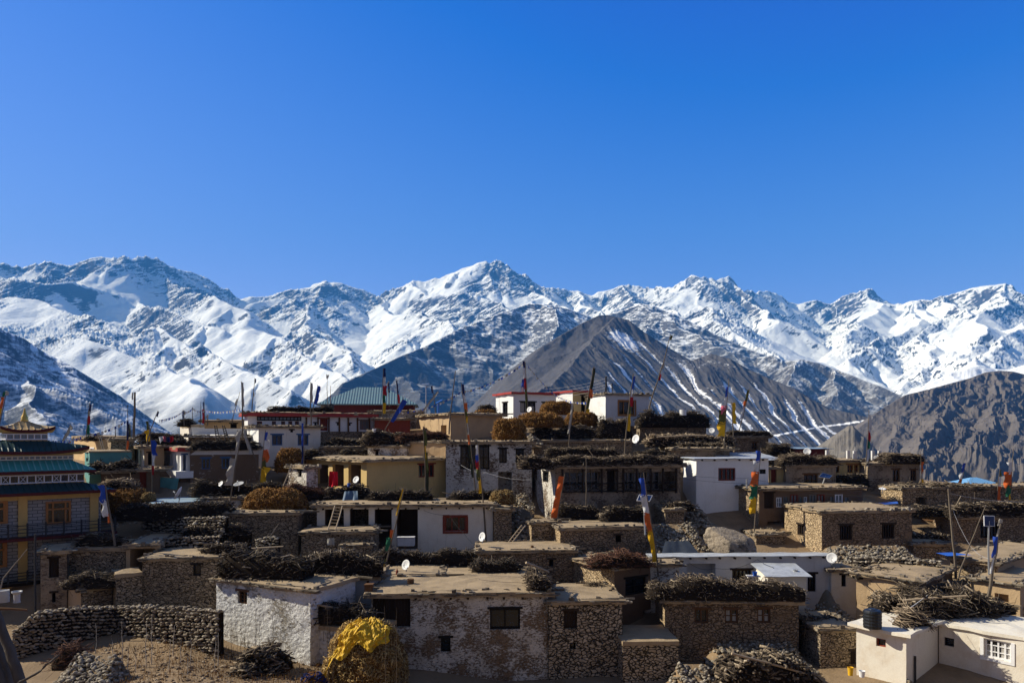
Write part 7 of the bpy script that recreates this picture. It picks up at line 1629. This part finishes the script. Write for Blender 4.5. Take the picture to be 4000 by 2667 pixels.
barrel('rusty cylinder standing on the roof left of the ladder', 2079, 2130, 2148, 6, 47.8, 'brown_wood', 'tin_can', 'tin')
barrel('red gas bottle on the mud roof beside a satellite dish', 1551, 2218, 2243, 5, 44.4, 'red_wood', 'gas_bottle', 'bottle', [(.01, 0), (1, .02), (1, .5), (.8, .66), (.35, .74), (.3, 1), (.01, 1)])
barrel('blue plastic canister in the ochre porch', 1363, 1886, 1902, 6, 56, 'tarp_bright_blue', 'canister', 'canister')
BK = [(.01, 0), (.78, 0), (1, 1), (1.05, 1.0), (1.05, .95), (.95, .94), (.75, .06), (.01, .05)]
barrel('yellow bucket beside the cream house', 3322, 2604, 2636, 11, 37.2, 'cloth_yellow', 'bucket', 'bucket', BK)
barrel('white bucket at the foot of the cream house wall', 3367, 2618, 2642, 12, 36.9, 'white_paint', 'bucket', 'bucket', BK)
barrel('blue banded paint bucket on a slab before the long white house', 2949, 2232, 2249, 9, 44.4, 'tarp_bright_blue', 'bucket', 'bucket', BK)
barrel('terracotta pot on the brush balcony', 1405, 2353, 2378, 7, 39.6, 'red_wood', 'flower_pot', 'pot', BK)
barrel('white metal drum lying on the big brushwood stack', 2668, 1600, 1622, 13, 74, 'dish_white', 'drum', 'drum')
barrel('white pail on the twig stack below the blue flag', 1462, 1674, 1688, 7, 65.5, 'white_paint', 'bucket', 'bucket', BK)
barrel('galvanised can on the tilted tin roof', 3107, 2224, 2241, 9, 45.5, 'steel', 'can', 'can')
barrel('tall steel chimney pipe in front of the tall white house', 2917, 1870, 1906, 3.5, 57.2, 'steel', 'chimney_pipe', 'pipe')
mb = MB(); A = P(1424, 2312, 40.1); mb.box(A, Vector((.42, 0, .02)), Vector((0, .4, 0)), Vector((-.01, 0, .36)), 0, .01); mb.box(A + Vector((-.03, -.03, .36)), Vector((.48, 0, .02)), Vector((0, .46, 0)), Vector((0, 0, .05)), 0, .01)
simple('wooden_box', 'square wooden box at the left corner of the broad mud roof', 'box', mb, 'brown_wood', A)
mb = MB(); A = P(2940, 2266, 44.2); mb.box(A + Vector((-.2, 0, 0)), Vector((.55, 0, 0)), Vector((0, .4, 0)), Vector((0, 0, .2)), 0, .01); mb.box(A + Vector((-.28, -.05, .2)), Vector((.75, 0, 0)), Vector((0, .5, 0)), Vector((0, 0, .06)), 0, .01)
simple('stone_bench', 'low slab bench carrying the blue banded bucket', 'bench', mb, 'white_worn', A)
mb = MB(); A = P(1552, 2132, 51.4); mb.box(A, Vector((1.15, 0, 0)), Vector((0, .6, 0)), Vector((0, 0, .56))); mb.box(A + Vector((-.03, -.03, .562)), Vector((1.21, 0, 0)), Vector((0, .66, 0)), Vector((0, 0, .06)))
simple('chest', 'pale blue chest standing in the shaded porch', 'chest', mb, 'white_grey', A)
barrel('white plastic drum at the left edge below the temple', 14, 2304, 2350, 20, 37.4, 'dish_grey', 'drum', 'drum')  # grey puts the shade on this white drum into its colour
barrel('white flared basin on a stand below the temple balconies', 66, 2308, 2352, 18, 37.2, 'dish_grey', 'basin', 'basin', [(.01, 0), (.7, 0), (.62, .2), (.66, .75), (1.05, .9), (1.05, 1), (.9, 1), (.6, .86), (.01, .84)])  # white basin, its shade painted as grey
# crumpled yellow tarpaulin over the big haystack
def tarp():
    mb = MB(); nx, ny = 70, 40; rows = []
    for j in range(ny + 1):
        t = j / ny; row = []
        for i in range(nx + 1):
            s = i / nx; th = math.pi * (1.24 + .68 * s); lo = np.interp(s, [0, .15, .35, .6, .8, 1], [.50, .56, .80, .74, .90, 1.05]) + .06 * math.sin(s * 23)
            ph = 1.50 + (lo - 1.50) * t; n = float(fbm(np.array([s * 7.0]), np.array([t * 4.0]), 4, 3)[0]); n2 = float(ridged(np.array([s * 9.0 + t * 4 + 3]), np.array([t * 3.5 - s * 3]), 4, 9)[0])
            p = HAY_TOP(np.array([th]), np.array([ph]))[0]; c = HAY_TOP(np.array([th]), np.array([0.05]))[0]; q = Vector(p); d = Vector((p[0] - P(1400, 2600, 37).x, p[1] - 37.2, .8)).normalized()
            row.append(mb.vert(q + d * (.10 + .05 * n + .09 * n2) + Vector((0, 0, .05))))
        rows.append(row)
    for a, b in zip(rows[:-1], rows[1:]):
        for i in range(nx): mb.f.append((a[i], b[i], b[i + 1], a[i + 1])); mb.m.append(0)
    e = [rows[-1][i] for i in range(0, 6)]; r0 = e        # a strip hangs down at the left
    for j in range(1, 11):
        r1 = [mb.vert(Vector(mb.v[r0[k]]) + Vector((-.02 - k * .012, -.035, -.13 - .02 * math.sin(j + k)))) for k in range(6)]
        for k in range(5): mb.f.append((r0[k], r1[k], r1[k + 1], r0[k + 1])); mb.m.append(0)
        r0 = r1
    return simple('tarpaulin', 'crumpled bright yellow tarpaulin on the large foreground haystack', 'tarpaulin', mb, 'tarp_yellow', P(1400, 2500, 35.5), None, False)
tarp()
hay('loose bundle of blue and red cloth on the ground left of the foreground haystack', 1165, 1262, 2642, 2720, 34.6, 1.2, mat='cloth_navy', n=160, name='cloth_bundle', cat='bundle', group=None, tuft=(.15, .35))

# ------------------------------------------------------------------ the old trunk, saplings and twigs in the garden
for lab, p0, p1, r0, r1, Y in (('thickest of the grey poles leaning at the bottom left corner', (118, 2800), (-38, 2350), .115, .08, 14.6), ('middle grey pole leaning at the bottom left corner', (70, 2800), (-50, 2420), .10, .07, 14.9), ('lowest grey pole leaning at the bottom left corner', (28, 2800), (-40, 2520), .09, .07, 14.4), ('thin grey pole in front of the leaning poles', (20, 2700), (230, 2560), .028, .018, 14.0)):
    A, B = P(*p0, Y), P(*p1, Y + .5); pts = [A.lerp(B, i / 12) + Vector((random.uniform(-.02, .02), 0, random.uniform(-.02, .02))) + Vector((.05 * math.sin(i / 12 * 3.1), 0, 0)) for i in range(13)]
    mb = MB(); mb.tube(pts, r0, r1, 11); tag(mb.build('leaning_pole', 'bark', None, True, A), lab, 'pole', 'grey poles in the corner')
gs = 'bare saplings in the garden'
def sapling(px, y0, y1, Y, label, r=.022, white=True, nb=7, spread=.5):
    A = P(px, y0, Y); B = P(px + random.uniform(-6, 6), y1, Y); t = thing('sapling', label, 'sapling', tuple(A), gs); L = (B - A).length; pts = [A - Vector((0, 0, .3))] + [A.lerp(B, i / 6) + Vector((random.uniform(-.03, .03), random.uniform(-.03, .03), 0)) for i in range(1, 7)]
    mb = MB(); mb.tube(pts, r, r * .35, 5); mb.build('trunk', 'sapling_bark' if white else 'twig', t); mb = MB()
    for _ in range(nb):
        k = random.uniform(.25, .95); p = A.lerp(B, k); a = random.uniform(0, 6.28); l = L * random.uniform(.15, .4) * spread * 2; q = p + Vector((math.cos(a) * l * .4, math.sin(a) * l * .4, l * .9)); mb.tube([p, p.lerp(q, .5) + Vector((0, 0, -.03)), q], r * .42, r * .2, 4)
    if nb: mb.build('branches', 'twig', t)
LS = 'slender bare sapling with a pale stem in the dry garden'
for px, y0, y1, Y in ((375, 2590, 2432, 36.3), (480, 2580, 2425, 36.6), (570, 2600, 2420, 36.2), (592, 2580, 2400, 36.6), (676, 2560, 2440, 37.3), (745, 2610, 2480, 36.0), (840, 2645, 2500, 35.4), (500, 2640, 2520, 35.4), (660, 2650, 2500, 35.2), (350, 2640, 2560, 35.2), (735, 2660, 2560, 34.9), (530, 2620, 2530, 35.7), (850, 2590, 2470, 36.6), (440, 2560, 2480, 37), (705, 2600, 2490, 36.4)): sapling(px, y0, y1, Y, LS)
LT = 'tall straight dark shoot in front of the whitewashed wall'
for px, y0, y1, Y in ((926, 2690, 2432, 34.8), (945, 2690, 2440, 34.9), (1001, 2560, 2372, 38), (1012, 2560, 2378, 38), (1062, 2560, 2440, 38.2), (1070, 2560, 2330, 38.4), (1050, 2560, 2450, 38), (1282, 2740, 2352, 34.2), (1302, 2740, 2440, 34.2), (1507, 2700, 2365, 34.4), (1548, 2700, 2370, 34.4), (955, 2560, 2400, 38.4), (905, 2560, 2470, 38.3)): sapling(px, y0, y1, Y, LT, .016, False, 2, .2)
LB = 'bushy bare shrub of thin twigs in front of the balcony brush'
for px, y0, y1, Y in ((1290, 2470, 2370, 38.2), (1330, 2470, 2360, 38.2), (1370, 2470, 2370, 38.3), (1265, 2480, 2400, 38.0)): sapling(px, y0, y1, Y, LB, .012, False, 16, .6)
pile('pile of cut thorny twigs at the foot of the garden wall', 185, 310, 2520, 2620, 35.0, 1.2, 0, 'red_brush', name='twig_pile', cat='twigs', group=None, rad=(.008, .02), length=(.5, 1.2), dens=60, mess=2.2, hump=.7)
def clods():
    n = 1500; px = rng.uniform(250, 1250, n); Y = rng.uniform(33.5, 39.5, n); X = (px - 2000) / F * Y; z = ground_z(X, Y); v, q = stones_arrays(np.stack([X, Y, z], -1), rng.uniform(.02, .10, n) * rng.choice([.6, 1, 1.6], n))
    o = np_object('soil_clods', [(v, q, 0)], ['clod'], None, (0, 0, 0)); o['kind'] = 'stuff'
mat_sticks('clod', [(0, (0.12, 0.085, 0.055)), (.6, (0.24, 0.175, 0.115)), (1, (0.36, 0.29, 0.21))]); clods()
def weeds():
    n = 2600; px = rng.uniform(250, 1250, n); Y = rng.uniform(33.5, 39.5, n); X = (px - 2000) / F * Y; z = ground_z(X, Y); k = rng.uniform(.08, .34, n)
    v, q = stick_arrays(np.stack([X, Y, z + k * .4], -1), np.stack([rng.normal(0, .3, n), rng.normal(0, .3, n), np.ones(n)], -1), k, rng.uniform(.004, .009, n), .2, 1)
    o = np_object('dry_weeds', [(v, q, 0)], ['hay'], None, (0, 0, 0)); o['kind'] = 'stuff'
weeds()
